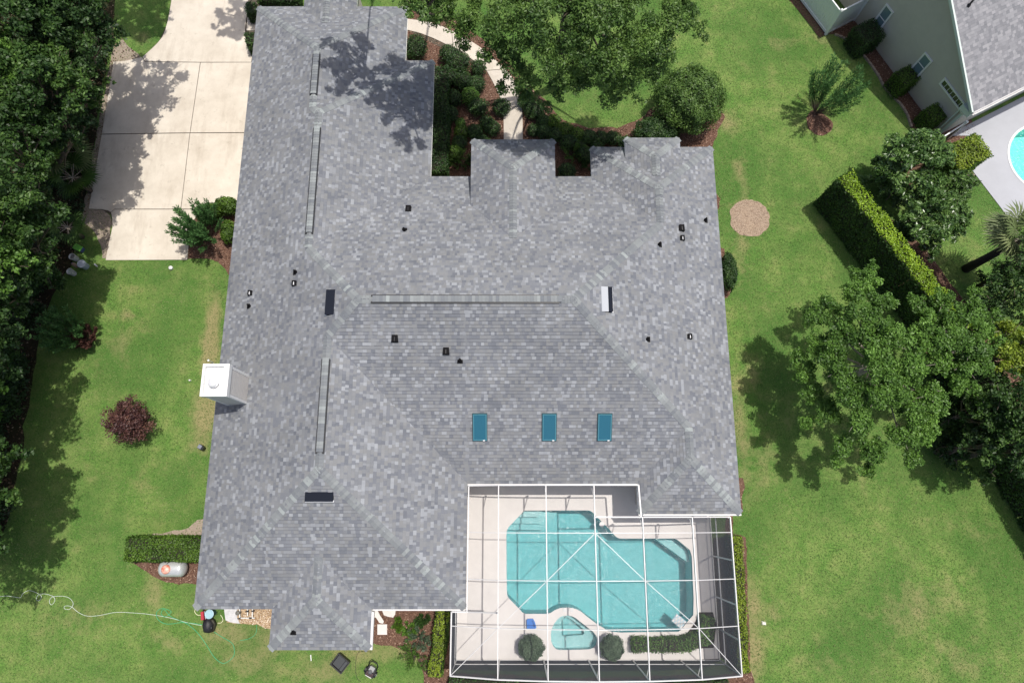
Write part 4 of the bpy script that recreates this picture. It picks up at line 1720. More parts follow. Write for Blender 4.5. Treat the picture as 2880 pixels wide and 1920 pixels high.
for (px, py, k) in ((832, 766, 'pipe'), (829, 798, 'cap'), (705, 825, 'cap'), (702, 861, 'pipe'), (1149, 589, 'cap2'), (1138, 648, 'pipe'), (1111, 953, 'cap2'), (1255, 988, 'box'),
                    (1294, 1014, 'pipe'), (1916, 643, 'box'), (1918, 671, 'cap'), (1854, 688, 'pipe'), (1983, 620, 'pipe'), (1821, 954, 'pipe'), (1939, 947, 'cap'), (825, 1776, 'pipe')):
    small_vent(px, py, k)

# ================================================================ POOL, SPA, DECK
a0 = (1240, 1340)
P1 = lambda x, y, z=0.05: U(1240 + x / 4.9, 1340 + y / 4.9, z)
P2 = lambda x, y, z=0.05: U(1660 + x / 4.9, 1340 + y / 4.9, z)
P3 = lambda x, y, z=0.05: U(1240 + x / 4.9, 1600 + y / 4.9, z)
P4 = lambda x, y, z=0.05: U(1660 + x / 4.9, 1600 + y / 4.9, z)
pool_out = [P1(1165, 465), P1(2030, 463), P1(2060, 470), P1(2095, 495), P2(280, 742), P2(330, 800), P2(360, 830), P2(400, 850), P2(700, 850), P2(1150, 850), P2(1195, 865), P2(1230, 890), P2(1375, 1010),
            P2(1400, 1100), P2(1412, 1400), P4(1425, 400), P4(1420, 630), P4(1345, 715), P4(1250, 835), P4(1215, 858), P4(800, 862), P4(420, 870), P4(250, 850), P4(190, 810), P3(2150, 752),
            P3(2020, 655), P3(1930, 580), P3(1860, 545), P3(1760, 525), P3(1650, 530), P3(1580, 555), P3(1510, 600), P3(1460, 612), P3(1165, 612), P3(1120, 590), P3(1080, 545),
            P3(940, 400), P3(915, 360), P3(910, 300), P3(905, 0), P1(903, 770), P1(912, 730), P1(935, 690), P1(1100, 520), P1(1140, 478)]
pool_out = [(q.x, q.y) for q in pool_out][::-1]
spa_out = [P3(1645, 655), P3(1690, 640), P3(1760, 636), P3(1820, 650), P3(1860, 672), P3(1990, 775), P3(2100, 860), P3(2145, 920), P3(2152, 970), P3(2135, 1040), P3(2100, 1080), P3(2040, 1100), P3(1900, 1106), P3(1640, 1110), P3(1590, 1100), P3(1550, 1060), P3(1520, 990), P3(1516, 900), P3(1525, 830), P3(1560, 750), P3(1600, 695)]
spa_out = [(q.x, q.y) for q in spa_out][::-1]


def offset_poly(poly, d):
    n = len(poly)
    out = []
    for i in range(n):
        p0, p1, p2 = Vector(poly[i - 1]), Vector(poly[i]), Vector(poly[(i + 1) % n])
        a = (p1 - p0).normalized()
        b = (p2 - p1).normalized()
        na, nb_ = Vector((-a.y, a.x)), Vector((-b.y, b.x))
        m = (na + nb_)
        if m.length < 1e-6:
            m = na
        m.normalize()
        k = d / max(0.5, m.dot(na))
        out.append((p1.x + m.x * k, p1.y + m.y * k))
    return out


def ccw(p):
    s = sum(p[k][0] * p[(k + 1) % len(p)][1] - p[(k + 1) % len(p)][0] * p[k][1] for k in range(len(p)))
    return p if s > 0 else p[::-1]


pool_out = ccw(pool_out)
spa_out = ccw(spa_out)
deck_rect = [(-2.5, -6.25), (9.0, -6.25), (9.0, -0.3), (9.0, 1.25), (-2.5, 1.25)]
pool_cop = offset_poly(pool_out, -0.0)
# planting cut-out by the hedge, left simple: soil patches lie on the deck
deck = fill_poly(deck_rect, [pool_out, spa_out], 0.05, 'pool_deck', M_deck)
tag(deck, kind='structure')
mb = MB()
for i in range(len(deck_rect)):
    a, b = deck_rect[i], deck_rect[(i + 1) % len(deck_rect)]
    mb.poly([(a[0], a[1], -.2), (b[0], b[1], -.2), (b[0], b[1], .05), (a[0], a[1], .05)])
put(mb.build('deck_edge', M_deck), deck)

pool = empty('swimming_pool', (3, -2.5, 0.0), 'turquoise swimming pool with angled corners under the screen enclosure', 'swimming pool')
spa = empty('hot_tub', (2.3, -5.0, 0.0), 'small rounded hot tub beside the big pool between two round shrubs', 'hot tub')


def basin(poly, levels, mats, parent, name='basin'):
    """levels: list of (inset, z)"""
    mb = MB()
    prev = [(p[0], p[1], levels[0][1]) for p in offset_poly(poly, levels[0][0])]
    for k, (ins, z) in enumerate(levels[1:]):
        cur = [(p[0], p[1], z) for p in offset_poly(poly, ins)]
        n = len(cur)
        mb.cur = 1 if (k == 0 and len(mats) > 1) else 0
        for i in range(n):
            j = (i + 1) % n
            mb.poly([prev[i], prev[j], cur[j], cur[i]])
        prev = cur
    o = mb.build(name, mats)
    put(o, parent)
    mb_poly = [(p[0], p[1]) for p in prev]
    put(fill_poly(mb_poly, [], prev[0][2], 'floor', mats[0]), parent)


basin(pool_out, [(0, 0.05), (0, -0.16), (0.0, -1.3)], [M_plaster, M_tile], pool)
basin(spa_out, [(0, 0.05), (0.0, -0.14), (0, -0.42)], [M_plaster, M_tile], spa)
# hot tub: bench level with a deeper footwell
foot = ccw([(q.x, q.y) for q in [P3(1615, 690), P3(1760, 640), P3(1850, 690), P3(2020, 830), P3(2030, 930), P3(1990, 968), P3(1840, 978), P3(1720, 988), P3(1660, 975), P3(1632, 930), P3(1618, 820)]])
for ch in list(C.objects):
    if ch.name.startswith('floor') and ch.parent == spa:
        C.objects.unlink(ch)
        bpy.data.objects.remove(ch)
foot_in = [q for q in foot]
# bench ring
spa_in = offset_poly(spa_out, 0.0)
foot2 = offset_poly(foot, 0.12)
put(fill_poly(spa_in, [foot2], -0.42, 'bench', M_plaster), spa)
basin(foot2, [(0, -0.42), (0.0, -0.85)], [M_plaster], spa, 'footwell')

# entry steps in the north-west corner and the corner bench
def step_part(pts, ztop, zbot=-1.25, name='step'):
    pts = [(q.x, q.y) for q in pts]
    pts = ccw(pts)
    o = fill_poly(pts, [], ztop, name, M_plaster, None, thick=ztop - zbot)
    put(o, pool)


nw = [P1(912, 730), P1(935, 690), P1(1100, 520), P1(1140, 480), P1(1165, 468)]
nwi = offset_poly([(q.x, q.y) for q in nw], 0)
step_part([P1(1068, 556), P1(1100, 524), P1(1150, 476), P1(1410, 472), P1(1338, 556)], -0.28)
step_part([P1(980, 648), P1(1066, 558), P1(1338, 558), P1(1412, 474), P1(1530, 474), P1(1382, 648)], -0.55)
step_part([P1(908, 738), P1(935, 694), P1(978, 650), P1(1382, 650), P1(1532, 474), P1(1640, 474), P1(1420, 742)], -0.82)
step_part([P2(925, 856), P2(1150, 855), P2(1195, 870), P2(1232, 895), P2(1370, 1014), P2(1400, 1110), P2(1402, 1200)], -0.5, name='bench')


def water_mat(name, tint, ring=False):
    m = bpy.data.materials.new(name)
    m.use_nodes = True
    nt = m.node_tree
    for n in list(nt.nodes):
        if n.type == 'BSDF_PRINCIPLED':
            nt.nodes.remove(n)
    out = nt.nodes['Material Output']
    geo = nt.nodes.new('ShaderNodeNewGeometry')
    tr = nt.nodes.new('ShaderNodeBsdfTransparent')
    tr.inputs[0].default_value = (*tint, 1)
    gl = nt.nodes.new('ShaderNodeBsdfGlossy')
    gl.inputs['Roughness'].default_value = 0.12
    fr = nt.nodes.new('ShaderNodeFresnel')
    fr.inputs[0].default_value = 1.33
    bp = nt.nodes.new('ShaderNodeBump')
    bp.inputs['Strength'].default_value = 1.0
    bp.inputs['Distance'].default_value = 0.05
    n = nt.nodes.new('ShaderNodeTexNoise')
    n.inputs['Scale'].default_value = 8.0
    n.inputs['Detail'].default_value = 3
    n.inputs['Distortion'].default_value = 1.2
    nt.links.new(geo.outputs['Position'], n.inputs['Vector'])
    h = n.outputs['Fac']
    if ring:
        # ripples spreading from the weir
        mp = nt.nodes.new('ShaderNodeMapping')
        c = P3(1755, 480)
        mp.inputs['Location'].default_value = (-c.x, -c.y, 0)
        nt.links.new(geo.outputs['Position'], mp.inputs[0])
        wv = nt.nodes.new('ShaderNodeTexWave')
        wv.wave_type = 'RINGS'
        wv.rings_direction = 'SPHERICAL'
        wv.inputs['Scale'].default_value = 2.6
        wv.inputs['Distortion'].default_value = 2.4
        wv.inputs['Detail'].default_value = 2
        wv.inputs['Detail Scale'].default_value = 1.5
        nt.links.new(mp.outputs[0], wv.inputs[0])
        ma = nt.nodes.new('ShaderNodeMath')
        ma.operation = 'MULTIPLY_ADD'
        nt.links.new(wv.outputs['Fac'], ma.inputs[0])
        ma.inputs[1].default_value = 0.22
        nt.links.new(h, ma.inputs[2])
        h = ma.outputs[0]
    nt.links.new(h, bp.inputs['Height'])
    nt.links.new(bp.outputs[0], gl.inputs['Normal'])
    nt.links.new(bp.outputs[0], fr.inputs['Normal'])
    mx = nt.nodes.new('ShaderNodeMixShader')
    fm = nt.nodes.new('ShaderNodeMath')
    fm.operation = 'MULTIPLY'
    fm.inputs[1].default_value = 1.9
    nt.links.new(fr.outputs[0], fm.inputs[0])
    nt.links.new(fm.outputs[0], mx.inputs[0])
    nt.links.new(tr.outputs[0], mx.inputs[1])
    nt.links.new(gl.outputs[0], mx.inputs[2])
    nt.links.new(mx.outputs[0], out.inputs[0])
    va = nt.nodes.new('ShaderNodeVolumeAbsorption')
    va.inputs[0].default_value = (0.08, 0.76, 0.80, 1)
    va.inputs[1].default_value = 0.42
    nt.links.new(va.outputs[0], out.inputs['Volume'])
    return m


M_water = water_mat('pool_water', (0.9, 0.965, 0.965), True)
M_spawater = water_mat('spa_water', (0.88, 0.95, 0.95))
put(fill_poly(offset_poly(pool_out, -0.03), [], -0.07, 'water', M_water, None, thick=1.4), pool)
put(fill_poly(offset_poly(spa_out, -0.02), [], -0.03, 'water', M_spawater, None, thick=1.0), spa)
# weir between the two: tiled white spillway
w = MB()
for (x0_, x1_, y0_, y1_, zz) in ((1680, 1735, 530, 585, .075), (1740, 1775, 530, 575, .085), (1780, 1825, 530, 585, .075)):
    A, Bq = P3(x0_, y0_), P3(x1_, y1_)
    w.box((A.x, Bq.y, .04), (Bq.x, A.y, zz))
put(w.build('spillway', M_alu), spa)
w = MB()
c = P3(1765, 890, -.8)
w.lathe((c.x, c.y, -.845), [(.07, 0), (.07, .015), (.05, .02), (0, .02)], 16)
put(w.build('drain', M_alu), spa)
w = MB()
c = P2(160, 655)
w.lathe((c.x, c.y, .05), [(.12, 0), (.12, .012), (.10, .016), (0, .016)], 20)
lid = w.build('skimmer_lid', M_alu)
put(lid, pool)
# white floating mat at the south-east corner of the pool
mt_c = P4(1228, 720)
w = MB()
e = (P4(1310, 745) - P4(1190, 645)).normalized()
f = Vector((-e.y, e.x, 0))
for i in range(3):
    for j in range(7):
        q = mt_c + e * (j - 3) * 0.072 + f * (i - 1) * 0.125
        w.cur = (i + j) % 2
        w.obox(q, e, f, .034, .06, -.02, .012 + .004 * ((i + j) % 2))
w.cur = 1
w.obox(mt_c, e, f, .27, .2, -.045, -.021)
o = w.build('floating_mat', [M_alu, mat('mat_blue_grey', (0.42, 0.55, 0.62), .7)])
tag(o, 'white and grey chequered floating mat in the far corner of the pool', 'pool mat')
# blue plastic tub
w = MB()
w.cur = 0
pts = [(1180, 690), (1200, 675), (1270, 675), (1295, 720), (1315, 790), (1300, 808), (1185, 810)]
bl = ccw([(P3(a, b).x, P3(a, b).y) for a, b in pts])
bi = offset_poly(bl, .06)
n = len(bl)
for i in range(n):
    j = (i + 1) % n
    w.poly([(*bl[i], .052), (*bl[j], .052), (*bl[j], .22), (*bl[i], .22)])
    w.poly([(*bl[i], .22), (*bl[j], .22), (*bi[j], .22), (*bi[i], .22)])
    w.poly([(*bi[i], .22), (*bi[j], .22), (*bi[j], .10), (*bi[i], .10)])
w.poly([(*p, .10) for p in bi])
o = w.build('pool_toy_boat', mat('blue_plastic', (0.02, 0.17, 0.55), .25))
tag(o, 'small bright blue plastic tub on the pool deck above the left round shrub', 'plastic tub')

# ================================================================ SCREEN ENCLOSURE
cage = empty('screen_enclosure', (3.2, -2.5, 0), 'white-framed screen enclosure covering the swimming pool and its deck', 'pool enclosure')
BX = [-1.79, -0.545, 1.365, 3.29, 5.20, 7.25, 8.96]
BZ = [3.08, 3.62, 3.88, 3.95, 3.88, 3.6, 3.02]
PY = [-0.81, -2.61, -4.38, -6.2]


def zc(x):
    if x <= BX[0]:
        return BZ[0]
    for i in range(len(BX) - 1):
        if x <= BX[i + 1]:
            t = (x - BX[i]) / (BX[i + 1] - BX[i])
            return BZ[i] * (1 - t) + BZ[i + 1] * t
    return BZ[-1]


def beam(a, b, w=.05, h=.10, name='beam'):
    m = MB()
    m.beam(a, b, w, h)
    put(m.build(name, M_alu), cage)


top = {0: 1.05, 1: 1.05, 2: 1.05, 3: 1.05, 4: -.2, 5: -.2, 6: -.2}
for i, x in enumerate(BX):
    z = BZ[i]
    if i == 0:
        beam((x, 1.05, z), (x, -3.86, z), .045, .08)
        continue
    ybot = -6.2
    beam((x, top[i], z), (x, ybot, z), .037, .13)
beam((-2.41, -3.86, 3.0), (-2.41, -6.2, 3.0), .05, .08)
beam((-2.41, -3.86, 3.0), (-1.79, -3.86, 3.0), .05, .08)
# east-west members follow the roof from beam to beam
for yy in PY[:3]:
    xs = BX if yy > -4 else [-2.41] + BX[1:]
    for a, b in zip(xs[:-1], xs[1:]):
        za = 3.0 if a == -2.41 else zc(a)
        beam((a + .024, yy, za + .012), (b - .024, yy, zc(b) + .012), .027, .07)
xs = [-2.41] + BX[1:]
for a, b in zip(xs[:-1], xs[1:]):
    beam((a, -6.2, (3.0 if a == -2.41 else zc(a)) + .003), (b, -6.2, zc(b) + .003), .045, .10)
for a, b in zip(BX[:3], BX[1:4]):
    beam((a, 1.05, zc(a) + .004), (b, 1.05, zc(b) + .004), .05, .10)
beam((BX[3], 1.05, zc(BX[3])), (5.10, 1.05, zc(5.1)), .05, .10)
beam((5.10, 1.05, zc(5.1)), (5.15, -.2, zc(5.1)), .05, .10)
for a, b in ((3.29, 5.2), (5.2, 7.25), (7.25, 8.96)):
    beam((a + .03, -.2, zc(a) + .006), (b - .03, -.2, zc(b) + .006), .05, .10)
beam((-1.79, -3.86, 3.05), (-.545, -3.86, 3.3), .05, .08)
nodes = [((3.29, -.81), (1.365, -2.61)), ((1.365, -2.61), (-.545, -4.38)), ((-.545, -4.38), (-2.41, -6.2)),
         ((3.29, -.81), (5.2, -2.61)), ((5.2, -2.61), (7.25, -4.38)), ((7.25, -4.38), (8.96, -6.2))]
for (a, b) in nodes:
    za = zc(a[0])
    zb = 3.0 if b[0] < -2 else zc(b[0])
    d = (Vector(b) - Vector(a)).normalized() * .05
    beam((a[0] + d.x, a[1] + d.y, za + .02), (b[0] - d.x, b[1] - d.y, zb + .02), .024, .04, 'brace')
# posts, rails and knee braces
for x in [-2.41] + BX[1:]:
    z = 3.0 if x == -2.41 else zc(x)
    beam((x, -6.2, .05), (x, -6.2, z - .05), .05, .06, 'post')
    if -2 < x < 8.5:
        beam((x, -6.2, z - .6), (x, -5.75, z - .1), .03, .03, 'knee_brace')
for yy in (-.2, -1.9, -3.6, -4.9):
    beam((8.96, yy, .05), (8.96, yy, 2.97), .06, .05, 'post')
for yy in (-3.9,):
    beam((-2.41, yy, .05), (-2.41, yy, 2.97), .06, .05, 'post')
for x in BX[1:4]:
    beam((x, 1.03, 2.98), (x, 1.03, zc(x)), .05, .05, 'post')
    beam((x, 1.03, 3.05), (x, .55, zc(x) - .08), .03, .03, 'knee_brace')
for x in (5.2, 7.25, 8.9):
    beam((x, -.22, 2.98), (x, -.22, zc(x)), .05, .05, 'post')
    if x < 8:
        beam((x + .05, -.24, 3.0), (x + .05, -.75, zc(x) - .08), .03, .03, 'knee_brace')
for zz in (.12, .95):
    beam((-2.38, -6.2, zz), (8.93, -6.2, zz), .04, .05, 'rail')
    beam((8.96, -6.17, zz), (8.96, -.22, zz), .04, .05, 'rail')
    beam((-2.41, -6.17, zz), (-2.41, -3.9, zz), .04, .05, 'rail')


def screen_mat(name='insect_screen', openness=0.86, col=(0.13, 0.135, 0.15)):
    m = bpy.data.materials.new(name)
    m.use_nodes = True
    nt = m.node_tree
    for n in list(nt.nodes):
        if n.type == 'BSDF_PRINCIPLED':
            nt.nodes.remove(n)
    lw = nt.nodes.new('ShaderNodeLayerWeight')
    lw.inputs[0].default_value = 0.5
    c = nt.nodes.new('ShaderNodeMath')
    c.operation = 'SUBTRACT'
    c.inputs[0].default_value = 1.0
    nt.links.new(lw.outputs['Facing'], c.inputs[1])
    mx_ = nt.nodes.new('ShaderNodeMath')
    mx_.operation = 'MAXIMUM'
    mx_.inputs[1].default_value = 0.05
    nt.links.new(c.outputs[0], mx_.inputs[0])
    iv = nt.nodes.new('ShaderNodeMath')
    iv.operation = 'DIVIDE'
    iv.inputs[0].default_value = 1.0
    nt.links.new(mx_.outputs[0], iv.inputs[1])
    pw = nt.nodes.new('ShaderNodeMath')
    pw.operation = 'POWER'
    pw.inputs[0].default_value = openness
    nt.links.new(iv.outputs[0], pw.inputs[1])
    tr = nt.nodes.new('ShaderNodeBsdfTransparent')
    df = nt.nodes.new('ShaderNodeBsdfDiffuse')
    df.inputs[0].default_value = (*col, 1)
    ms = nt.nodes.new('ShaderNodeMixShader')
    nt.links.new(pw.outputs[0], ms.inputs[0])
    nt.links.new(df.outputs[0], ms.inputs[1])
    nt.links.new(tr.outputs[0], ms.inputs[2])
    nt.links.new(ms.outputs[0], nt.nodes['Material Output'].inputs[0])
    return m


M_screen = screen_mat()
M_wallscreen = screen_mat('wall_screen', 0.68, (0.10, 0.105, 0.12))


def panel(pts, mt=None):
    m = MB()
    m.poly(pts)
    put(m.build('screen_panel', mt or M_screen), cage)


rows = [1.05] + PY
for k in range(4):
    ya, yb = rows[k], rows[k + 1]
    for i in range(len(BX) - 1):
        a, b = BX[i], BX[i + 1]
        t = ya
        if k == 0 and i >= 4:
            t = -.2
        if k == 0 and i == 3:
            panel([(a, -.2, zc(a)), (b, -.2, zc(b)), (b, yb, zc(b)), (a, yb, zc(a))])
            panel([(a, 1.05, zc(a)), (5.10, 1.05, zc(5.1)), (5.10, -.2, zc(5.1)), (a, -.2, zc(a))])
            continue
        a2, za = a, zc(a)
        if k == 3 and i == 0:
            a2, za = -2.41, 3.0
        panel([(a2, t, za), (b, t, zc(b)), (b, yb, zc(b)), (a2, yb, za)])
for a, b in zip(xs[:-1], xs[1:]):
    za = 3.0 if a < -2 else zc(a)
    panel([(a, -6.2, .05), (b, -6.2, .05), (b, -6.2, zc(b)), (a, -6.2, za)], M_wallscreen)
for a, b in zip((-.2, -1.9, -3.6, -4.9), (-1.9, -3.6, -4.9, -6.2)):
    panel([(8.96, a, .05), (8.96, b, .05), (8.96, b, 3.0), (8.96, a, 3.0)], M_wallscreen)
panel([(-2.41, -3.86, .05), (-2.41, -6.2, .05), (-2.41, -6.2, 3.0), (-2.41, -3.86, 3.0)], M_wallscreen)

# ================================================================ NEIGHBOUR'S HOUSE
M_nwall = mat('neighbour_siding', (0.52, 0.49, 0.425), 0.85, noise=0.04, scale=2)
M_trim = mat('pale_green_trim', (0.66, 0.74, 0.69), 0.5)
M_nshingle = ramp_mat('neighbour_shingle', [(0.0, (0.19, 0.195, 0.21)), (0.3, (0.235, 0.235, 0.25)), (0.6, (0.28, 0.28, 0.295)), (0.85, (0.34, 0.335, 0.35)), (1.0, (0.43, 0.43, 0.45))], 0.92, 0.12, grain=.08, gscale=70)
nh = empty('neighbour_house', tuple(NB_O), 'beige neighbouring house in the top right corner with a gable wall and grey roof', 'house')
NS = 0.60           # pitch
EZ = 2.8
OV = 0.33           # overhang
RZ = 7.0            # metres from the eave to the ridge
# gable wall of lap boards, from corner up the wall
def nput(o):
    return put(o, nh)


def wallz(a):
    """underside of the roof over the wall at a metres from the corner"""
    z = EZ - .12 + NS * (a + OV)
    z2 = EZ - .12 + NS * (2 * RZ - (a + OV))
    return min(z, z2)


mb = MB()
L_ = 2 * RZ - 2 * OV
mb.poly([nb(0, 0, 0), nb(L_, 0, 0), nb(L_, 0, wallz(L_)), nb(RZ - OV, 0, wallz(RZ - OV)), nb(0, 0, wallz(0))])
mb.poly([nb(0, 0, 0), nb(0, 14, 0), nb(0, 14, EZ), nb(0, 0, EZ)])
nput(mb.build('wall', M_nwall))
k = 0
z = .08
while z < 6.6:
    # board from a0 to a1 at this height, inside the gable
    lo = 0.0
    if z + .17 > wallz(0):
        lo = (z + .17 - EZ + .12) / NS - OV
    hi = min(L_, 2 * (RZ - OV) - lo)
    if hi - lo < .5:
        break
    segs = [(lo, hi)]
    bb = MB()
    for (s0, s1) in segs:
        q = [nb(s0, 0, z), nb(s1, 0, z), nb(s1, -.018, z), nb(s0, -.018, z), nb(s0, 0, z + .165), nb(s1, 0, z + .165), nb(s1, -.006, z + .165), nb(s0, -.006, z + .165)]
        bb.hexa(q)
    nput(bb.build('lap_board', M_nwall))
    z += .17
# roof: two slopes
def rp(a, b, side=0, lift=0.0):
    """a: metres up the slope in plan from the eave, b: along the eave from the rake"""
    if side == 0:
        q = nb(a - OV, b - OV)
        zz = EZ + NS * a
    else:
        q = nb(2 * RZ - a - OV, b - OV)
        zz = EZ + NS * a
    return (q.x, q.y, zz + lift)


mb = MB()
DEP = 13.0
mb.poly([rp(0, 0), rp(0, DEP), rp(RZ, DEP), rp(RZ, 0)])
mb.poly([rp(0, 0, 1), rp(RZ, 0, 1), rp(RZ, DEP, 1), rp(0, DEP, 1)])
nroof = nput(mb.build('roof', M_underlay))
exn = EXPO / math.sqrt(1 + NS * NS)
mb = MB()
singles = []
for kk in range(int(RZ / exn)):
    a, b = kk * exn, (kk + 1) * exn
    u = -0.1 - R.uniform(0, .2)
    while u < 9.0:
        wd = R.choice((0.14, 0.165, 0.2)) * R.uniform(.9, 1.1)
        u0, u1 = max(0.0, u), u + wd
        u = u1
        if u1 <= 0:
            continue
        tone = R.uniform(.05, .8)
        hi = R.choice((0, .005))
        P = [rp(a, u0, 0, .013 + hi), rp(a, u1, 0, .013 + hi), rp(b, u1, 0, .004), rp(b, u0, 0, .004)]
        Bt = [P[0], P[1], (P[1][0], P[1][1], P[1][2] - .016 - hi), (P[0][0], P[0][1], P[0][2] - .016 - hi)]
        near = (Vector(P[0]) - Vector((17, 14, 20))).length
        singles.append((near, P, Bt, tone, u0 > 0.02))
singles.sort(key=lambda t: t[0])
cnt = 0
for near, P, Bt, tone, ok in singles:
    if ok and cnt < 290:
        sb = MB()
        sb.cv = tone
        o0 = Vector(P[0])
        sb.poly([Vector(p) - o0 for p in P])
        sb.poly([Vector(p) - o0 for p in Bt])
        o = sb.build('shingle', M_nshingle)
        o.location = o0
        put(o, nroof)
        cnt += 1
    else:
        mb.cv = tone
        mb.poly(P)
        mb.poly(Bt)
tag(put(mb.build('shingle_field', M_nshingle), nroof), kind='stuff')
# rake boards, eave fascia, gutter and boxed return
mb = MB()
for side in (0, 1):
    A, Bq = Vector(rp(0, 0, side)), Vector(rp(RZ, 0, side))
    n1 = NB_N * .05
    for off_, wdt, zlo, zhi in ((0, .05, -.2, .02), (.05, .05, -.1, .035)):
        mb.hexa([A + NB_N * off_ + Vector((0, 0, zlo)), Bq + NB_N * off_ + Vector((0, 0, zlo)), Bq + NB_N * (off_ + wdt) + Vector((0, 0, zlo)), A + NB_N * (off_ + wdt) + Vector((0, 0, zlo)),
                 A + NB_N * off_ + Vector((0, 0, zhi)), Bq + NB_N * off_ + Vector((0, 0, zhi)), Bq + NB_N * (off_ + wdt) + Vector((0, 0, zhi)), A + NB_N * (off_ + wdt) + Vector((0, 0, zhi))])
nput(mb.build('rake_board', M_trim))
mb = MB()
A, Bq = Vector(rp(0, 0)), Vector(rp(0, DEP))
for off_, wdt, zlo, zhi in ((0, .03, -.2, -.01), (.03, .02, -.16, -.03), (.12, .02, -.16, -.02), (.05, .07, -.16, -.14)):
    d = -NB_D
    mb.hexa([A + d * off_ + Vector((0, 0, zlo)), Bq + d * off_ + Vector((0, 0, zlo)), Bq + d * (off_ + wdt) + Vector((0, 0, zlo)), A + d * (off_ + wdt) + Vector((0, 0, zlo)),
             A + d * off_ + Vector((0, 0, zhi)), Bq + d * off_ + Vector((0, 0, zhi)), Bq + d * (off_ + wdt) + Vector((0, 0, zhi)), A + d * (off_ + wdt) + Vector((0, 0, zhi))])
nput(mb.build('gutter', M_alu))
mb = MB()
mb.hexa([nb(-.33, -.33, 2.3), nb(.3, -.33, 2.3), nb(.3, 0, 2.3), nb(-.33, 0, 2.3), nb(-.33, -.33, 2.6), nb(.3, -.33, 2.6), nb(.3, 0, 2.6), nb(-.33, 0, 2.6)])
nput(mb.build('eave_return', M_trim))
mb = MB()
mb.tube([nb(-.1, -.1, 2.5), nb(.0, -.1, 2.35), nb(.25, -.06, 2.2), nb(.25, -.06, .2), nb(.1, -.2, .08)], .04, 8)
nput(mb.build('downspout', M_trim, sm=True))
mb = MB()
mb.hexa([nb(-.02, -.03, 0), nb(.12, -.03, 0), nb(.12, 0, 0), nb(-.02, 0, 0), nb(-.02, -.03, 2.5), nb(.12, -.03, 2.5), nb(.12, 0, 2.5), nb(-.02, 0, 2.5)])
nput(mb.build('corner_board', M_trim))


def on_wall(px, py):
    """where the line of sight meets the gable wall plane"""
    d = U(px, py, 0) - Vector((0, 0, CAM_H))
    o = Vector((0, 0, CAM_H))
    t = (NB_O - o).dot(NB_N) / d.dot(NB_N)
    q = o + d * t
    return (q - NB_O).dot(NB_D), q.z


M_pane = mat('window_glass', (0.16, 0.24, 0.26), 0.12, spec=0.8)
M_paned = mat('dark_window_glass', (0.02, 0.025, 0.03), 0.1, spec=0.8)


def nwindow(pxs, nsash, vertical, glass):
    q = [on_wall(1920 + x / 2.45, y / 2.45) for x, y in pxs]
    a0_, a1_ = min(p[0] for p in q), max(p[0] for p in q)
    z0_, z1_ = min(p[1] for p in q), max(p[1] for p in q)
    a0_, a1_ = (sorted(p[0] for p in q)[0] + sorted(p[0] for p in q)[1]) / 2, (sorted(p[0] for p in q)[2] + sorted(p[0] for p in q)[3]) / 2
    z0_, z1_ = (sorted(p[1] for p in q)[0] + sorted(p[1] for p in q)[1]) / 2, (sorted(p[1] for p in q)[2] + sorted(p[1] for p in q)[3]) / 2
    wn_ = empty('window', tuple(nb(a0_, -.02, z0_)))
    put(wn_, nh)

    def bx(name, aa, ab, za, zb, d0, d1, m):
        b_ = MB()
        b_.hexa([nb(aa, -d1, za), nb(ab, -d1, za), nb(ab, -d0, za), nb(aa, -d0, za), nb(aa, -d1, zb), nb(ab, -d1, zb), nb(ab, -d0, zb), nb(aa, -d0, zb)])
        o_ = b_.build(name, m)
        put(o_, wn_)
    f_ = .09
    bx('frame', a0_, a0_ + f_, z0_, z1_, .0, .06, M_white)
    bx('frame', a1_ - f_, a1_, z0_, z1_, .0, .06, M_white)
    bx('frame', a0_ + f_, a1_ - f_, z0_, z0_ + f_, .0, .06, M_white)
    bx('frame', a0_ + f_, a1_ - f_, z1_ - f_, z1_, .0, .06, M_white)
    if vertical:
        zm = (z0_ + z1_) / 2
        bx('pane', a0_ + f_, a1_ - f_, z0_ + f_, zm - .02, .019, .025, glass)
        bx('pane', a0_ + f_, a1_ - f_, zm + .02, z1_ - f_, .019, .028, glass)
        bx('muntin', a0_ + f_, a1_ - f_, zm - .02, zm + .02, .0, .045, M_white)
    else:
        n_ = nsash
        wd = (a1_ - a0_ - 2 * f_) / n_
        for i in range(n_):
            bx('pane', a0_ + f_ + i * wd + .012, a0_ + f_ + (i + 1) * wd - .012, z0_ + f_, z1_ - f_, .019, .025, glass)
            if i:
                bx('muntin', a0_ + f_ + i * wd - .012, a0_ + f_ + i * wd + .012, z0_ + f_, z1_ - f_, .0, .04, M_white)


nwindow([(1410, 25), (1458, 85), (1350, 230), (1300, 165)], 2, True, M_pane)
nwindow([(1675, 360), (1728, 420), (1620, 540), (1570, 470)], 2, True, M_pane)
nwindow([(1810, 535), (1985, 755), (1940, 795), (1768, 575)], 8, False, M_paned)
w = MB()
c = on_roof_n = rp(3.2, 1.6)
for (aa, bb_) in ((4.05, .78),):
    q = rp(aa, bb_)
    w.lathe((q[0], q[1], q[2] - .05), [(.09, 0), (.08, .12), (.045, .16), (.045, .42), (.0, .42)], 10)
nput(w.build('vent_pipe', M_black))

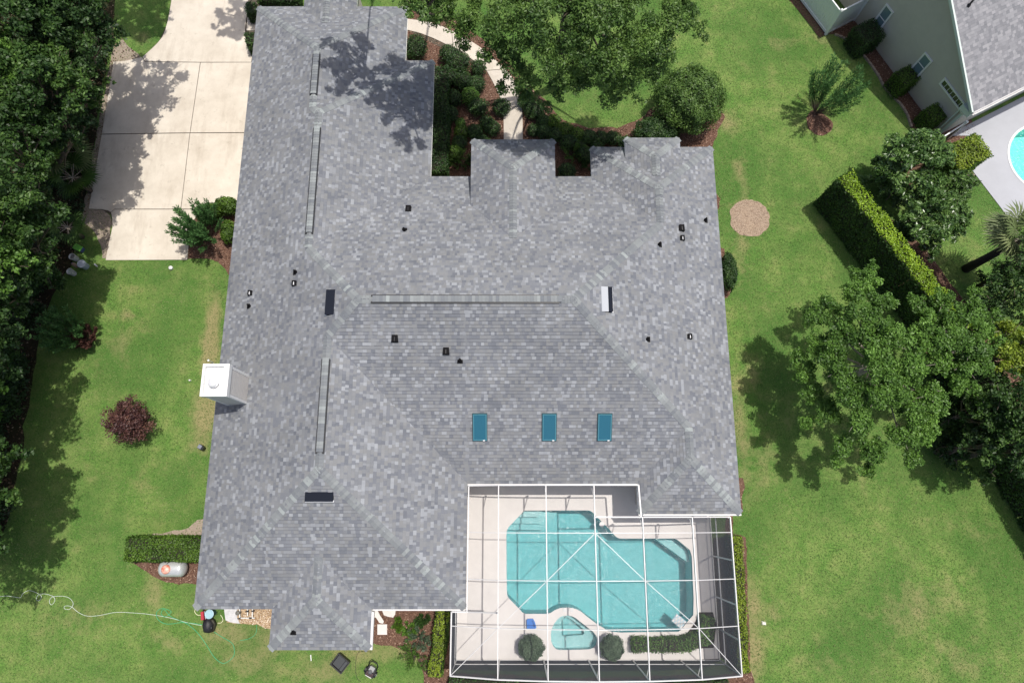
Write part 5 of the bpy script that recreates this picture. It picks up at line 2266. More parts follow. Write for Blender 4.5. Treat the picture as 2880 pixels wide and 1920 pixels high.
# patio and pool behind
pat = [(q.x, q.y) for q in (z3(1970, 1145), z3(2060, 935), nb(-.2, 0.2), nb(-.2, 14), U(4300, 900), U(3300, 900), z3(2225, 1478))]
pat = ccw(pat)
patio = fill_poly(pat, [ccw(npool)], 0.03, 'patio', M_patio)
tag(patio, kind='structure')
nbp = empty('neighbour_pool', tuple(nbpool_c), 'pale turquoise pool edge on the grey patio by the right border of the picture', 'swimming pool')
npc = ccw(npool)
M_plaster2 = mat('pale_plaster', (0.62, 0.86, 0.80), 0.7, noise=0.04, scale=2)
mb = MB()
nn = len(npc)
for i in range(nn):
    j = (i + 1) % nn
    mb.poly([(*npc[i], .03), (*npc[j], .03), (*npc[j], -.9), (*npc[i], -.9)])
mb.poly([(*p, -.9) for p in npc])
put(mb.build('basin', M_plaster2), nbp)
put(fill_poly(npc, [], -0.06, 'water', water_mat('neighbour_water', (0.72, 0.98, 0.92))), nbp)
mb = MB()
cop = offset_poly(npc, -.12)
for i in range(nn):
    j = (i + 1) % nn
    mb.poly([(*npc[i], .045), (*cop[i], .045), (*cop[j], .045), (*npc[j], .045)])
put(mb.build('coping', mat('pale_coping', (.7, .72, .72), .7)), nbp)

# white vinyl fence: corner by the bed, one run towards the house, one away
VF = z3(985, 240)
fence_specs = [(VF, z3(1180, 140), 'white vinyl fence run joining the beige house wall behind the mulch bed'),
               (VF, z3(600, -270), 'long white vinyl fence run leaving the top edge of the picture')]
M_vinyl = mat('white_vinyl', (0.80, 0.83, 0.82), 0.4)
for (A, Bq, lab) in fence_specs:
    fr_ = empty('vinyl_fence', (A.x, A.y, 0), lab, 'fence', 'white vinyl fences by the neighbouring house')
    A = Vector((A.x, A.y, 0))
    Bq = Vector((Bq.x, Bq.y, 0))
    d = (Bq - A)
    ln = d.length
    d.normalize()
    s = Vector((-d.y, d.x, 0))
    npst = max(1, round(ln / 2.2))
    for i in range(npst + 1):
        if lab.startswith('long') and i == 0:
            continue
        q = A + d * ln * i / npst
        b_ = MB()
        b_.obox(q, d, s, .065, .065, 0, 1.85)
        b_.obox(q, d, s, .08, .08, 1.85, 1.93, .03)
        put(b_.build('post', M_vinyl), fr_)
    for (z0_, z1_) in ((.08, .22), (1.68, 1.80)):
        b_ = MB()
        b_.obox(A + d * ln / 2, d, s, ln / 2, .035, z0_, z1_)
        put(b_.build('rail', M_vinyl), fr_)
    nbd = int(ln / .16)
    for i in range(nbd):
        q = A + d * (i + .5) * ln / nbd
        b_ = MB()
        b_.obox(q, d, s, ln / nbd / 2 - .004, .016, .221, 1.679)
        put(b_.build('board', M_vinyl), fr_)

# low dark fence with white top rail by the yellow hedge
A = U(2633, 398, 1.3)
Bq = U(2714, 347, 1.3)
A.z = Bq.z = 0
fr_ = empty('picket_fence', (A.x, A.y, 0), 'short dark picket fence with a white top rail at the neighbouring house corner', 'fence')
d = (Bq - A)
ln = d.length
d.normalize()
s = Vector((-d.y, d.x, 0))
for q in (A, Bq):
    b_ = MB()
    b_.obox(q, d, s, .06, .06, 0, 1.42)
    b_.obox(q, d, s, .075, .075, 1.42, 1.48, .02)
    put(b_.build('post', M_vinyl), fr_)
b_ = MB()
b_.obox(A + d * ln / 2, d, s, ln / 2, .03, 1.26, 1.32)
put(b_.build('top_rail', M_vinyl), fr_)
b_ = MB()
b_.obox(A + d * ln / 2, d, s, ln / 2, .02, .15, .2)
put(b_.build('bottom_rail', M_blackmetal), fr_)
npk = int(ln / .1)
for i in range(npk):
    q = A + d * (i + .5) * ln / npk
    b_ = MB()
    b_.obox(q, d, s, .022, .012, .1, 1.259)
    put(b_.build('picket', M_blackmetal), fr_)

# concrete kerbs round the neighbour's beds: separate stones
kerb = empty('garden_kerb', tuple(nb_edge[0]), 'curving grey stone kerb along the lawn side of the neighbouring bed', 'garden kerb')
def kerb_run(root, pts, step=.3):
    tot = 0
    for a, b in zip(pts[:-1], pts[1:]):
        a = Vector((a.x, a.y, 0))
        b = Vector((b.x, b.y, 0))
        n_ = max(1, round((b - a).length / step))
        d_ = (b - a).normalized()
        s_ = Vector((-d_.y, d_.x, 0))
        for i in range(n_):
            q = a + (b - a) * (i + .5) / n_
            m_ = MB()
            m_.obox(q, d_, s_, (b - a).length / n_ / 2 - .008, .06, 0, .09, .012)
            put(m_.build('kerb_stone', mat('kerb_concrete', (0.30, 0.25, 0.20), .9, noise=.2, scale=10)), root)
kerb_run(kerb, nb_edge)
kerb2 = empty('garden_kerb', tuple(U(2660, 502)), 'short kerb below the yellow hedge running to the patio', 'garden kerb')
kerb_run(kerb2, [U(2640, 508), U(2660, 503), U(2690, 498), U(2740, 494)])

# ================================================================ PLANTS
def U2(px, py, z):
    q = U(px, py, z)
    return q.x, q.y


# ---- the big oaks by the front walk
def oak_lobes(root, pts):
    """pts: (px, py, z, r, tone) in the place -> relative to root"""
    out = []
    for (px, py, z, r, t) in pts:
        x, y = U2(px, py, z)
        out.append((x - root[0], y - root[1], z, r * 1.0, t))
    return out


ox, oy = U2(1585, 95, 4.0)
op = []
rr = random.Random(5)
for (px, py, z, r) in [(1240, 30, 6.2, .75), (1290, 75, 6.0, .7), (1330, 20, 6.6, .8), (1180, -10, 6.4, .7), (1215, 45, 5.6, .5), (1300, 130, 5.0, .45), (1395, 60, 7.0, .8), (1405, 130, 6.2, .75), (1440, 185, 5.6, .6),
                       (1380, 165, 5.2, .5), (1420, 240, 4.6, .55), (1470, 275, 4.2, .55), (1500, 230, 5.4, .6), (1560, 255, 5.0, .45), (1480, 120, 6.8, .75), (1470, 30, 7.6, .9), (1540, 60, 7.8, .9), (1560, 150, 6.8, .8),
                       (1600, 210, 5.8, .6), (1640, 235, 5.4, .5), (1640, 130, 7.2, .85), (1620, 30, 8.0, .95), (1700, 60, 7.8, .9), (1720, 150, 6.8, .8), (1700, 215, 5.8, .55), (1760, 240, 5.2, .5), (1800, 210, 5.8, .6),
                       (1790, 120, 7.0, .85), (1780, 30, 7.6, .95), (1860, 60, 7.0, .8), (1870, 140, 6.4, .7), (1850, 190, 5.8, .5), (1920, 30, 6.6, .7), (1960, 70, 6.0, .5), (1940, -30, 6.8, .8), (1975, 105, 5.4, .32),
                       (1330, -60, 6.8, 1.0), (1450, -80, 7.6, 1.2), (1600, -90, 8.2, 1.2), (1760, -90, 7.8, 1.2), (1880, -90, 7.0, 1.0), (1240, -80, 6.4, .8), (1525, 300, 3.8, .35), (1790, 285, 4.6, .3), (1730, 285, 4.4, .3), (1200, -60, 7, 1.0), (1270, -130, 7, 1.1), (1340, -150, 7, 1.1), (1400, -190, 7.5, 1.2), (1150, -140, 7, .9), (1280, -40, 6.5, .8), (1680, 190, 6.6, .6), (1620, 80, 7.4, .8), (1560, 205, 3, .85), (1620, 228, 3, .9), (1690, 238, 3, .9), (1755, 232, 3, .85), (1825, 205, 3.2, .7), (1600, 170, 3.6, 1.), (1700, 180, 3.6, 1.), (1790, 165, 3.8, 1.), (1470, 215, 3.2, .7)]:
    op.append((px + rr.uniform(-8, 8), py + rr.uniform(-8, 8), z + 2.6, r * .98, rr.uniform(-.5, .55)))
make_tree('oak_tree', ox, oy, 11.0, 5.6, 'oak', 'broad dark green oak spreading over the curved front walkway', 92000, .13, .06, seed=3, trunk_r=.24, lobes=oak_lobes((ox, oy), op), base=.45)
# tall trees just past the top edge, their shade falls on the garage roof and the drive
tx, ty = U2(1010, -95, 10.6)
make_tree('street_tree', tx, ty + .9, 12.0, 2.3, 'oak', 'tall tree just beyond the top edge shading the garage roof', 9500, .13, .07, seed=8, trunk_r=.18, base=.75, thin=.72, nl=15, foot=(-5.6, 29.5), upright=True)
tx, ty = U2(1175, -25, 10.6)
make_tree('street_tree', tx, ty, 12.0, 1.9, 'oak', 'tree at the top edge left of the broad oak, above the walkway start', 8500, .13, .07, seed=9, trunk_r=.18, base=.75, thin=.8, nl=12, foot=(-2.2, 29.0), upright=True)
q = U(395, 45, 0)
make_tree('street_tree', q.x + 2.1, q.y + 1.1, 11.0, 2.1, 'oak', 'tall tree past the top edge shading the grass left of the driveway', 11000, .14, .08, seed=12, trunk_r=.2, base=.72, thin=.85, foot=(q.x - 3.5, q.y + 5), upright=True)
q = U(655, 60, 0)
tx, ty = q.x + 2.3, q.y + 1.2
make_tree('street_tree', tx, ty, 11.6, 1.5, 'oak', 'slender tree beyond the top edge shading the right side of the driveway', 9000, .13, .07, seed=10, trunk_r=.18, base=.75, thin=.75, foot=(tx + 3.2, ty + 6.5), upright=True)

# ---- woodland along the west side
WOOD = [
    # px, py of the crown middle, z, radius, height, kind, label
    (40, 40, 6.5, 2.6, 9.5, 'forest', 'bright-topped woodland tree in the top left corner of the picture'),
    (165, 60, 5.5, 2.1, 8.0, 'dark', 'dark woodland tree between the top left corner tree and the driveway'),
    (250, 95, 4.2, 1.7, 6.2, 'dark', 'dark woodland tree nearest the upper left bend of the driveway'),
    (-60, 190, 6.5, 2.6, 9.5, 'yellowoak', 'light green woodland tree cut by the left edge near the top'),
    (90, 230, 6.0, 2.2, 8.6, 'forest', 'green woodland tree level with the first driveway joint'),
    (205, 215, 4.4, 1.5, 6.2, 'forest', 'woodland tree whose crown reaches towards the upper left driveway slab'),
    (40, 380, 5.5, 2.1, 8.0, 'forest', 'woodland tree above the two fan palms on the left'),
    (180, 340, 4.0, 1.4, 5.6, 'dark', 'small dark woodland tree beside the second driveway joint'),
    (20, 600, 6.2, 2.4, 9.0, 'forest', 'big woodland tree left of the green tote'),
    (115, 640, 4.8, 1.9, 7.0, 'forest', 'woodland tree overhanging the row of buckets'),
    (60, 790, 4.6, 1.8, 6.8, 'dark', 'dark woodland tree below the buckets'),
    (-40, 760, 6.4, 2.4, 9.2, 'yellowoak', 'lighter woodland tree on the left edge below the buckets'),
    (-20, 960, 5.2, 2.0, 7.6, 'dark', 'dark woodland tree left of the small myrtle bush'),
    (-60, 1130, 5.0, 1.7, 7.2, 'yellowoak', 'woodland tree with pale twigs reaching in at the left edge'),
    (-20, 1290, 4.6, 1.6, 6.6, 'forest', 'woodland tree on the left edge left of the purple bush'),
    (-50, 1440, 5.0, 1.9, 7.2, 'forest', 'woodland tree on the left edge level with the clipped hedge'),
    (-90, 1580, 4.8, 1.8, 7.0, 'forest', 'lowest woodland tree on the left edge above the white hose'),
    (215, -150, 6.5, 2.5, 9.0, 'forest', 'woodland tree past the top edge shading the strip left of the driveway'),
    (-190, 500, 8.0, 3.2, 11.5, 'forest', 'tallest woodland tree on the left edge level with the lower driveway'),
    (-190, 1000, 7.5, 3.0, 10.5, 'forest', 'tall woodland tree mostly outside the left edge'),
    (-260, 1350, 7.5, 3.0, 10.5, 'forest', 'tall woodland tree outside the left edge near the hose'),
]
for i, (px, py, z, r, h, kind, lab) in enumerate(WOOD):
    px -= 0 if py < 300 else (20 if py < 550 else 46)
    z += 1.9 if py < 550 else 1.2
    h += 1.9 if py < 550 else 1.2
    r *= .92
    x, y = U2(px, py, z)
    n = int(2700 * r * r)
    n = min(max(n, 4200), 21000)
    vis = px > -120
    # trunks stand back inside the wood, crowns lean out to the light
    lim = np.interp(py, [-80, 100, 330, 640, 720, 900, 1300, 1560], [290, 285, 240, 180, 150, 80, 5, -40]) - 25
    fx = min(x, U(lim, py, 0).x - .3)
    make_tree('woodland_tree', x, y, h, r, kind, lab, int(n * 1.25) if vis else n // 2, .16 if vis else .2, .085, group='woodland trees along the left side', seed=30 + i, trunk_r=.09 + .02 * r, nl=24, thin=.9, base=.35, foot=(fx, y), skirt=8, sub=13)
rs = np.random.RandomState(77)
# dense low undergrowth, uncountable
lobes = []
for k in range(620):
    px = rs.uniform(-160, 285)
    py = rs.uniform(-80, 1560)
    lim = np.interp(py, [-80, 100, 330, 640, 720, 900, 1300, 1560], [305, 300, 255, 195, 165, 95, 20, -20])
    if px > lim:
        continue
    q = U(px, py, .6)
    if px > lim - 18 and rs.rand() < .5:
        continue
    lobes.append((q.x, q.y, rs.uniform(.2, .9), rs.uniform(.3, .6), rs.uniform(-.6, .3)))
V, val = lobe_leaves(lobes, 60000, .15, .07, up=.5, sub=0)
tag(link_mesh('undergrowth', quads_mesh('undergrowth', V, val, ML['dark'])), kind='stuff')
# fan palms at the wood's edge
for i, (px, py, z, rad, lab) in enumerate([(95, 425, 1.8, 1.25, 'left fan palm of the pair at the edge of the woodland'), (165, 430, 1.9, 1.45, 'right fan palm of the pair, with the widest fronds, by the woodland edge'),
                                           (205, 500, 1.5, 1.2, 'low fan palm just below the pair at the woodland edge'), (190, 640, 1.2, .9, 'small palmetto by the wood edge above the green tote')]):
    x, y = U2(px, py, z)
    root = empty('fan_palm', (x, y, 0), lab, 'palm')
    f, s_ = fan_mesh(14, rad, 60 + i, 'palm' if i < 2 else 'forest')
    link_mesh('fronds', f, root, (0, 0, z))
    link_mesh('stalks', s_, root, (0, 0, z))
    b_ = MB()
    b_.tube([(0, 0, -.05), (0, 0, z)], [.12, .09], 8)
    b_.build('trunk', M_bark, root, sm=True)

# ---- trees on the east side
ex_, ey_ = U2(2455, 1030, 3.2)
ep = []
for (px, py, z, r) in [(2260, 1050, 3.8, .42), (2245, 1010, 4.0, .35), (2300, 980, 4.4, .5), (2280, 905, 4.6, .48), (2330, 870, 4.8, .52), (2360, 940, 5.2, .6), (2350, 1030, 5.0, .55), (2290, 1105, 3.8, .4), (2330, 1165, 4.0, .45), (2270, 1190, 3.6, .32),
                       (2400, 1090, 5.2, .6), (2420, 1180, 4.8, .55), (2370, 1240, 4.0, .4), (2460, 1260, 4.2, .48), (2530, 1230, 4.6, .5), (2590, 1200, 4.4, .45), (2560, 1150, 5.0, .55), (2500, 1100, 5.6, .65), (2450, 1010, 5.9, .7),
                       (2420, 900, 5.6, .62), (2400, 820, 4.8, .45), (2440, 790, 4.6, .4), (2480, 850, 5.2, .5), (2500, 940, 5.9, .68), (2560, 1030, 5.7, .62), (2620, 1110, 5.0, .52), (2630, 1160, 4.4, .38), (2410, 775, 4.4, .28), (2460, 750, 4.4, .26),
                       (2350, 1290, 3.4, .3), (2440, 1320, 3.4, .3), (2560, 1290, 3.8, .34), (2600, 1240, 4.0, .3), (2610, 960, 5.4, .5)]:
    ep.append((px + rr.uniform(-6, 6), py + rr.uniform(-6, 6), z, r * 1.2, rr.uniform(-.45, .5)))
make_tree('oak_tree', ex_, ey_, 6.6, 3.4, 'yellowoak', 'round light green oak standing alone on the right-hand lawn', 60000, .12, .06, sub=17, seed=4, trunk_r=.16, lobes=oak_lobes((ex_, ey_), ep), bark=M_palebark)
ex_, ey_ = U2(2700, 980, 3.0)
ep = []
for (px, py, z, r) in [(2570, 850, 4.4, .42), (2610, 880, 4.8, .5), (2650, 850, 4.6, .45), (2690, 900, 5.2, .55), (2740, 870, 5.0, .45), (2770, 930, 5.0, .5), (2720, 970, 5.6, .6), (2660, 960, 5.6, .55), (2640, 1010, 5.2, .5), (2700, 1040, 5.2, .52), (2750, 1020, 5.2, .5),
                       (2800, 980, 4.8, .42), (2720, 1090, 4.6, .38), (2760, 1130, 4.2, .32), (2690, 1080, 4.8, .36), (2740, 820, 4.4, .28), (2790, 900, 4.6, .34), (2600, 930, 5.0, .45)]:
    ep.append((px + rr.uniform(-6, 6), py + rr.uniform(-6, 6), z, r * 1.1, rr.uniform(-.4, .5)))
make_tree('oak_tree', ex_, ey_, 6.2, 2.6, 'yellowoak', 'second light green oak growing through the tall hedge at right', 28000, .12, .06, sub=16, seed=5, trunk_r=.14, lobes=oak_lobes((ex_, ey_), ep), bark=M_palebark)

EAST = [
    (2580, 450, 3.2, 1.75, 4.6, 'laurel', 'glossy laurel tree above the end of the tall hedge', .20, .07, 15000),
    (2540, 420, 2.6, .8, 3.8, 'laurel', None, .2, .07, 0),
    (2640, 600, 3.0, 1.6, 4.2, 'laurel', 'glossy laurel tree behind the tall hedge, below the first laurel', .2, .07, 13000),
    (2700, 520, 2.6, .8, 3.6, 'laurel', 'smaller laurel tree beside the grass below the yellow hedge', .2, .07, 4200),
    (2890, 830, 4.4, 1.7, 6.2, 'forest', 'dark tree at the right edge below the palm', .13, .07, 9000),
    (2860, 980, 4.6, 1.3, 6.4, 'yellow', 'yellow-green tree at the right edge level with the two oaks', .14, .06, 6500),
    (2880, 1130, 4.8, 1.6, 6.6, 'forest', 'dark green tree on the right edge below the yellow-green one', .13, .07, 9000),
    (2790, 1150, 4.0, 1.1, 5.4, 'forest', 'mid green tree over the hedge at the right, beside the second oak', .13, .07, 5200),
    (2900, 1260, 4.6, 1.4, 6.4, 'forest', 'lowest tree on the right edge', .13, .07, 7000),
    (2780, 1250, 3.6, .9, 4.8, 'dark', 'small dark tree along the hedge near the lower right edge', .13, .07, 4000),
    (2970, 700, 5.0, 1.5, 7.0, 'forest', 'tree behind the palm outside the right edge', .14, .07, 4000),
]
for i, (px, py, z, r, h, kind, lab, L, W, n) in enumerate(EAST):
    if not lab:
        continue
    x, y = U2(px, py, z)
    make_tree('laurel_tree' if kind == 'laurel' else 'garden_tree', x, y, h, r, kind, lab, int(n * 1.2), L, W, seed=70 + i, trunk_r=.1, nl=20, base=.2, thin=1.05, skirt=9)

# ---- clipped hedges
def hedge(path, w, h, kind, label, dens=520, L=.10, W=.055, seed=0, group=None, side=None):
    side = side or {'lime': 'forest', 'yellow': 'box'}.get(kind)  # darker, older leaves on the sides, with their shade put into the colour
    c = path[0]
    p2 = [(q[0] - c[0], q[1] - c[1]) for q in path]
    me_ = hedge_mesh(p2, w, h, dens, L, W, kind, seed, side)
    o_ = link_mesh('hedge', me_, None, (c[0], c[1], 0))
    tag(o_, label, 'hedge', group)
    return o_


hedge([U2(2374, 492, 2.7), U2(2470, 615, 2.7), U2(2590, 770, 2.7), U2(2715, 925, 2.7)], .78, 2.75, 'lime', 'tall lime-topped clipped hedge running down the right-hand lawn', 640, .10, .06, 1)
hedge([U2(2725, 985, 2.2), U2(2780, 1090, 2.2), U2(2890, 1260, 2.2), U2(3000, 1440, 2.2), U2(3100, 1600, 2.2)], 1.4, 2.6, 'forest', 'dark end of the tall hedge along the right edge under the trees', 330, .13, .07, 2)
# the block at the patio
q = U(2722, 428, 1.9)
dv = NB_E * .95
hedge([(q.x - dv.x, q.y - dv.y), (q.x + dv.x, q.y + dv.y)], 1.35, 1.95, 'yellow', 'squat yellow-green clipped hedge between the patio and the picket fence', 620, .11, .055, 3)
hedge([(U(352, 1543, 1.15).x, U(352, 1543, 1.15).y), (-11.6, U(480, 1543, 1.15).y)], 1.0, 1.15, 'box', 'clipped green hedge above the propane tank at the west wall', 900, .09, .045, 4)
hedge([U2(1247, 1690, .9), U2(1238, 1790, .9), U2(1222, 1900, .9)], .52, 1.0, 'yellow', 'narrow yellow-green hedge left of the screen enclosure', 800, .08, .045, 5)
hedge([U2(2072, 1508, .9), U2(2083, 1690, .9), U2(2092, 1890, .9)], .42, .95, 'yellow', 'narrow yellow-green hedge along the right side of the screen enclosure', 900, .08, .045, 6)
hedge([U2(1262, 1925, .5), U2(1660, 1945, .5), U2(2050, 1930, .5)], .55, .6, 'dark', 'low dark hedge along the bottom edge below the screen enclosure', 500, .08, .045, 7)
hedge([U2(1238, 195, .9), U2(1238, 330, .9), U2(1234, 490, .9)], .85, 1.2, 'dark', 'long dark hedge against the garage wall beside the front bed', 520, .10, .055, 8)
hedge([U2(706, 10, .8), U2(706, 40, .8)], .5, .9, 'dark', 'short dark hedge piece above the little garage walkway', 700, .08, .05, 9)
hedge([U2(704, 96, .8), U2(706, 128, .8)], .5, .9, 'dark', 'short dark hedge piece below the little garage walkway', 700, .08, .05, 10)
hedge([U2(725, -8, .8), U2(840, -8, .8)], .6, .9, 'dark', 'dark hedge behind the left corner of the garage roof', 500, .09, .05, 11)
# square shrubs at the neighbour's wall
for i, (x_, y_, s, h_, lab) in enumerate([(1262, 250, .72, 1.3, 'dark rounded clipped shrub nearest the vinyl fence corner'),
                                          (1530, 545, .58, 1.25, 'square clipped shrub below the second window of the neighbouring house'),
                                          (1735, 790, .55, 1.15, 'square clipped shrub below the slot window of the neighbouring house')]):
    q = z3(x_, y_, .9)
    d_ = NB_D * s * .8
    hedge([(q.x - d_.x, q.y - d_.y), (q.x + d_.x, q.y + d_.y)], s * 1.8, h_, 'box' if i else 'dark', lab, 620, .08, .045, 12 + i, 'clipped shrubs along the neighbouring wall')


def ball(px, py, z, rx, ry, h, kind, label, n=None, L=.09, W=.05, seed=0, name='round_shrub', cat='shrub', group=None):
    x, y = U2(px, py, z)
    n = n or int(2600 * (rx * ry + rx * h * .6)) + 300
    o_ = link_mesh(name, shrub_mesh(rx, ry, h, n, L, W, kind, seed=seed), None, (x, y, 0))
    tag(o_, label, cat, group)
    return o_


ball(1940, 282, 1.6, 1.75, 1.68, 3.0, 'oak', 'large round dark shrub beside the north-east corner of the house roof', 15000, .12, .055, 1)
ball(1848, 370, .9, 1.15, .8, 1.5, 'dark', 'low spreading dark shrub between the large round shrub and the bay roof', 7000, .1, .05, 2)
ball(2048, 765, .5, .38, .95, 1.1, 'dark', 'oval dark shrub against the east wall of the house', 3800, .08, .045, 3)
ball(640, 580, .7, .6, .42, 1.3, 'box', 'rounded olive shrub behind the spiky myrtle beside the driveway', 2800, .08, .045, 4)
ball(588, 598, .6, .65, .42, 1.1, 'box', 'spreading olive shrub between the spiky myrtle and the driveway slab', 2800, .08, .045, 5)
ball(640, 650, .6, .32, .6, 1.0, 'box', 'narrow olive shrub against the west wall below the driveway', 2000, .08, .045, 6)
q = empty('purple_bush', (*U2(402, 1196, 0.0), 0), 'round dark purple bush on the west lawn', 'bush')
V, val = lobe_leaves([(0.15 * math.cos(i * 2.4) * (i % 5) * 1.25, .15 * math.sin(i * 2.4) * (i % 5) * 1.25, 1.15 + .3 * math.sin(i * 1.7), .50 + .1 * math.sin(i), .4 * math.sin(i * 3)) for i in range(22)], 13000, .10, .05)
link_mesh('foliage', quads_mesh('foliage', V, val, ML['purple']), q)
b_ = MB()
for i in range(6):
    a = i * 1.05
    b_.tube([(0, 0, 0), (.15 * math.cos(a), .15 * math.sin(a), .5), (.5 * math.cos(a), .5 * math.sin(a), 1.2)], [.05, .035, .01], 6)
b_.build('stems', M_bark, q, sm=True)

# spiky crepe myrtles
def myrtle(px, py, h, r, nb_, label, kind='myrtle', seed=0, L=.16, W=.045, spread=1.0, per=90):
    x, y = U2(px, py, 0)
    root = empty('crepe_myrtle', (x, y, 0), label, 'shrub')
    f, s_ = spray_mesh(h, r, nb_, per, L, W, kind, seed, spread)
    link_mesh('foliage', f, root)
    link_mesh('stems', s_, root)


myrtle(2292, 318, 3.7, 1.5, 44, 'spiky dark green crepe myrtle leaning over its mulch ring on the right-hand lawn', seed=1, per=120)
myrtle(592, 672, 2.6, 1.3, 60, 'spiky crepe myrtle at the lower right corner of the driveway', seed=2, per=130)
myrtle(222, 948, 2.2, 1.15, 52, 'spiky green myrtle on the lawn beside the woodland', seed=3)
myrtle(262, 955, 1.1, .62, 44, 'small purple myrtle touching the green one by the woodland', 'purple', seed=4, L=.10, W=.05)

# shrubs of the front bed
FB = [(1222, 230, .35, .35, .6, 'fern', 'bright green shrub at the garage corner beside the walkway'), (1170, 130, .5, .6, 1.0, 'dark', 'dark shrub at the garage wall below the walkway start'),
      (1290, 175, .55, .5, 1.1, 'dark', 'dark shrub below the curved walkway'), (1262, 215, .5, .4, .9, 'dark', 'dark shrub beside the long garage hedge'), (1345, 190, .35, .35, .8, 'dark', 'small dark shrub where the walkway meets the oak shade'),
      (1322, 270, .4, .4, .8, 'yellowoak', 'yellowish shrub in the middle of the front bed'), (1345, 300, .45, .4, .8, 'dark', 'dark shrub right of the yellowish one in the front bed'), (1370, 345, .35, .33, .6, 'dark', 'dark ball shrub left of the straight walkway'),
      (1295, 345, .22, .22, .4, 'fern', 'tiny bright shrub in the front bed clearing'), (1298, 370, .32, .32, .55, 'box', 'green ball shrub in the left part of the front bed'), (1335, 370, .36, .34, .6, 'dark', 'dark ball shrub left of the entrance walk near the porch'),
      (1385, 360, .36, .34, .6, 'dark', 'dark ball shrub touching the left side of the entrance walk'), (1292, 400, .34, .32, .6, 'dark', 'dark ball shrub left of the porch roof'),
      (1505, 305, .5, .45, .8, 'dark', 'dark shrub right of the entrance walk under the oak'), (1528, 340, .32, .32, .6, 'dark', 'dark ball shrub above the porch right corner'), (1558, 340, .32, .32, .6, 'box', 'green ball shrub next to the lawn edge'),
      (1500, 365, .28, .28, .5, 'dark', 'small ball shrub against the right side of the entrance walk'), (1530, 370, .33, .32, .6, 'dark', 'dark ball shrub just above the porch roof'), (1562, 378, .33, .32, .6, 'dark', 'dark ball shrub by the porch right corner'),
      (1590, 363, .36, .34, .62, 'box', 'light ball shrub in the sunny gap of the bed'), (1623, 378, .34, .33, .6, 'box', 'second ball shrub of the row towards the bay roof'), (1655, 384, .34, .33, .6, 'dark', 'third ball shrub of the row towards the bay roof'),
      (1690, 388, .34, .33, .6, 'dark', 'fourth ball shrub of the row towards the bay roof'), (1725, 388, .34, .33, .6, 'dark', 'fifth ball shrub of the row, beside the bay roof'), (1628, 408, .3, .3, .5, 'dark', 'ball shrub behind the row between the porch and the bay'),
      (1680, 410, .3, .3, .5, 'dark', 'small ball shrub under the bay eave'), (1760, 400, .35, .3, .6, 'dark', 'dark shrub tucked at the corner of the bay roof'), (1815, 382, .35, .2, .5, 'lime', 'lime green shrub at the edge of the bay roof'),
      (1480, 280, .4, .4, .7, 'dark', 'dark shrub at the end of the straight walk under the oak'), (1410, 300, .4, .4, .7, 'dark', 'dark shrub left of the walk end under the oak')]
FB += [(1262, 150, .45, .4, .9, 'dark', 'dark shrub close below the first bend of the walkway'), (1300, 225, .45, .4, .9, 'dark', 'dark shrub in the upper middle of the front bed'),
       (1275, 275, .4, .4, .8, 'dark', 'dark shrub beside the garage hedge at mid height of the bed'), (1340, 235, .4, .38, .8, 'dark', 'dark shrub left of the walkway bend'),
       (1265, 320, .38, .38, .7, 'dark', 'dark shrub against the garage hedge, left of the clearing'), (1355, 400, .36, .34, .6, 'dark', 'dark shrub at the left corner of the porch roof'),
       (1275, 430, .4, .38, .6, 'box', 'green shrub deep in the left corner of the front bed'), (1600, 400, .4, .36, .7, 'dark', 'dark shrub in the gap right of the porch roof'),
       (1645, 435, .4, .36, .7, 'dark', 'dark shrub low in the gap between porch and bay'), (1595, 480, .4, .36, .6, 'dark', 'dark shrub at the foot of the wall between porch and bay')]
for i, (px, py, rx, ry, h, kind, lab) in enumerate(FB):
    rx *= 1.22
    ry *= 1.22
    h *= 1.1
    ball(px, py, h * .6, rx, ry, h, kind, lab, int(2600 * rx * ry) + 420, .08, .045, i, group='shrubs of the front bed')
for i, (px, py, r_, h_, lab) in enumerate([(1290, 455, .65, .7, 'feathery fern clump left of the porch roof'), (1325, 470, .5, .6, 'second fern clump against the porch roof'), (1610, 440, .65, .8, 'feathery fern clump right of the porch roof'),
                                           (1655, 465, .5, .6, 'second fern clump between the porch and the bay')]):
    x, y = U2(px, py, 0)
    root = empty('fern', (x, y, 0), lab, 'fern')
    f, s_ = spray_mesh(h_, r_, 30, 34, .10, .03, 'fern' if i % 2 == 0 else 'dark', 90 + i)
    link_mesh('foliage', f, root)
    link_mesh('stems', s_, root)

# plants inside the screen
ball(1495, 1822, .9, .54, .50, 1.35, 'grey', 'left round shrub inside the screen, beside the hot tub', 6500, .065, .03, 40)
ball(1722, 1822, .9, .50, .50, 1.35, 'grey', 'right round shrub inside the screen, beyond the hot tub', 6500, .065, .03, 41)
for i, (a, b, w, h, lab) in enumerate([(U2(1780, 1814, .6), U2(1930, 1812, .6), .52, .75, 'long loose green shrub row along the bottom of the pool deck')]):
    hedge([a, b, (U(1985, 1790, .6).x, U(1985, 1790, .6).y), (U(1992, 1735, .6).x, U(1992, 1735, .6).y)], w, h, 'fern', lab, 700, .09, .035, 50 + i)
sheet('planter_soil', [P4(560, 950), P4(1230, 950), P4(1330, 880), P4(1440, 740), P4(1500, 590), P4(1690, 590), P4(1740, 760), P4(1700, 1080), P4(560, 1130)], M_soil, 0.058, 0, kind='structure')
sheet('side_soil_strip', [P2(1700, 840), P2(1880, 830), P4(2040, 1380), P4(1790, 1200), P4(1740, 800), P4(1700, 100)], M_soil, 0.056, 0, kind='structure')
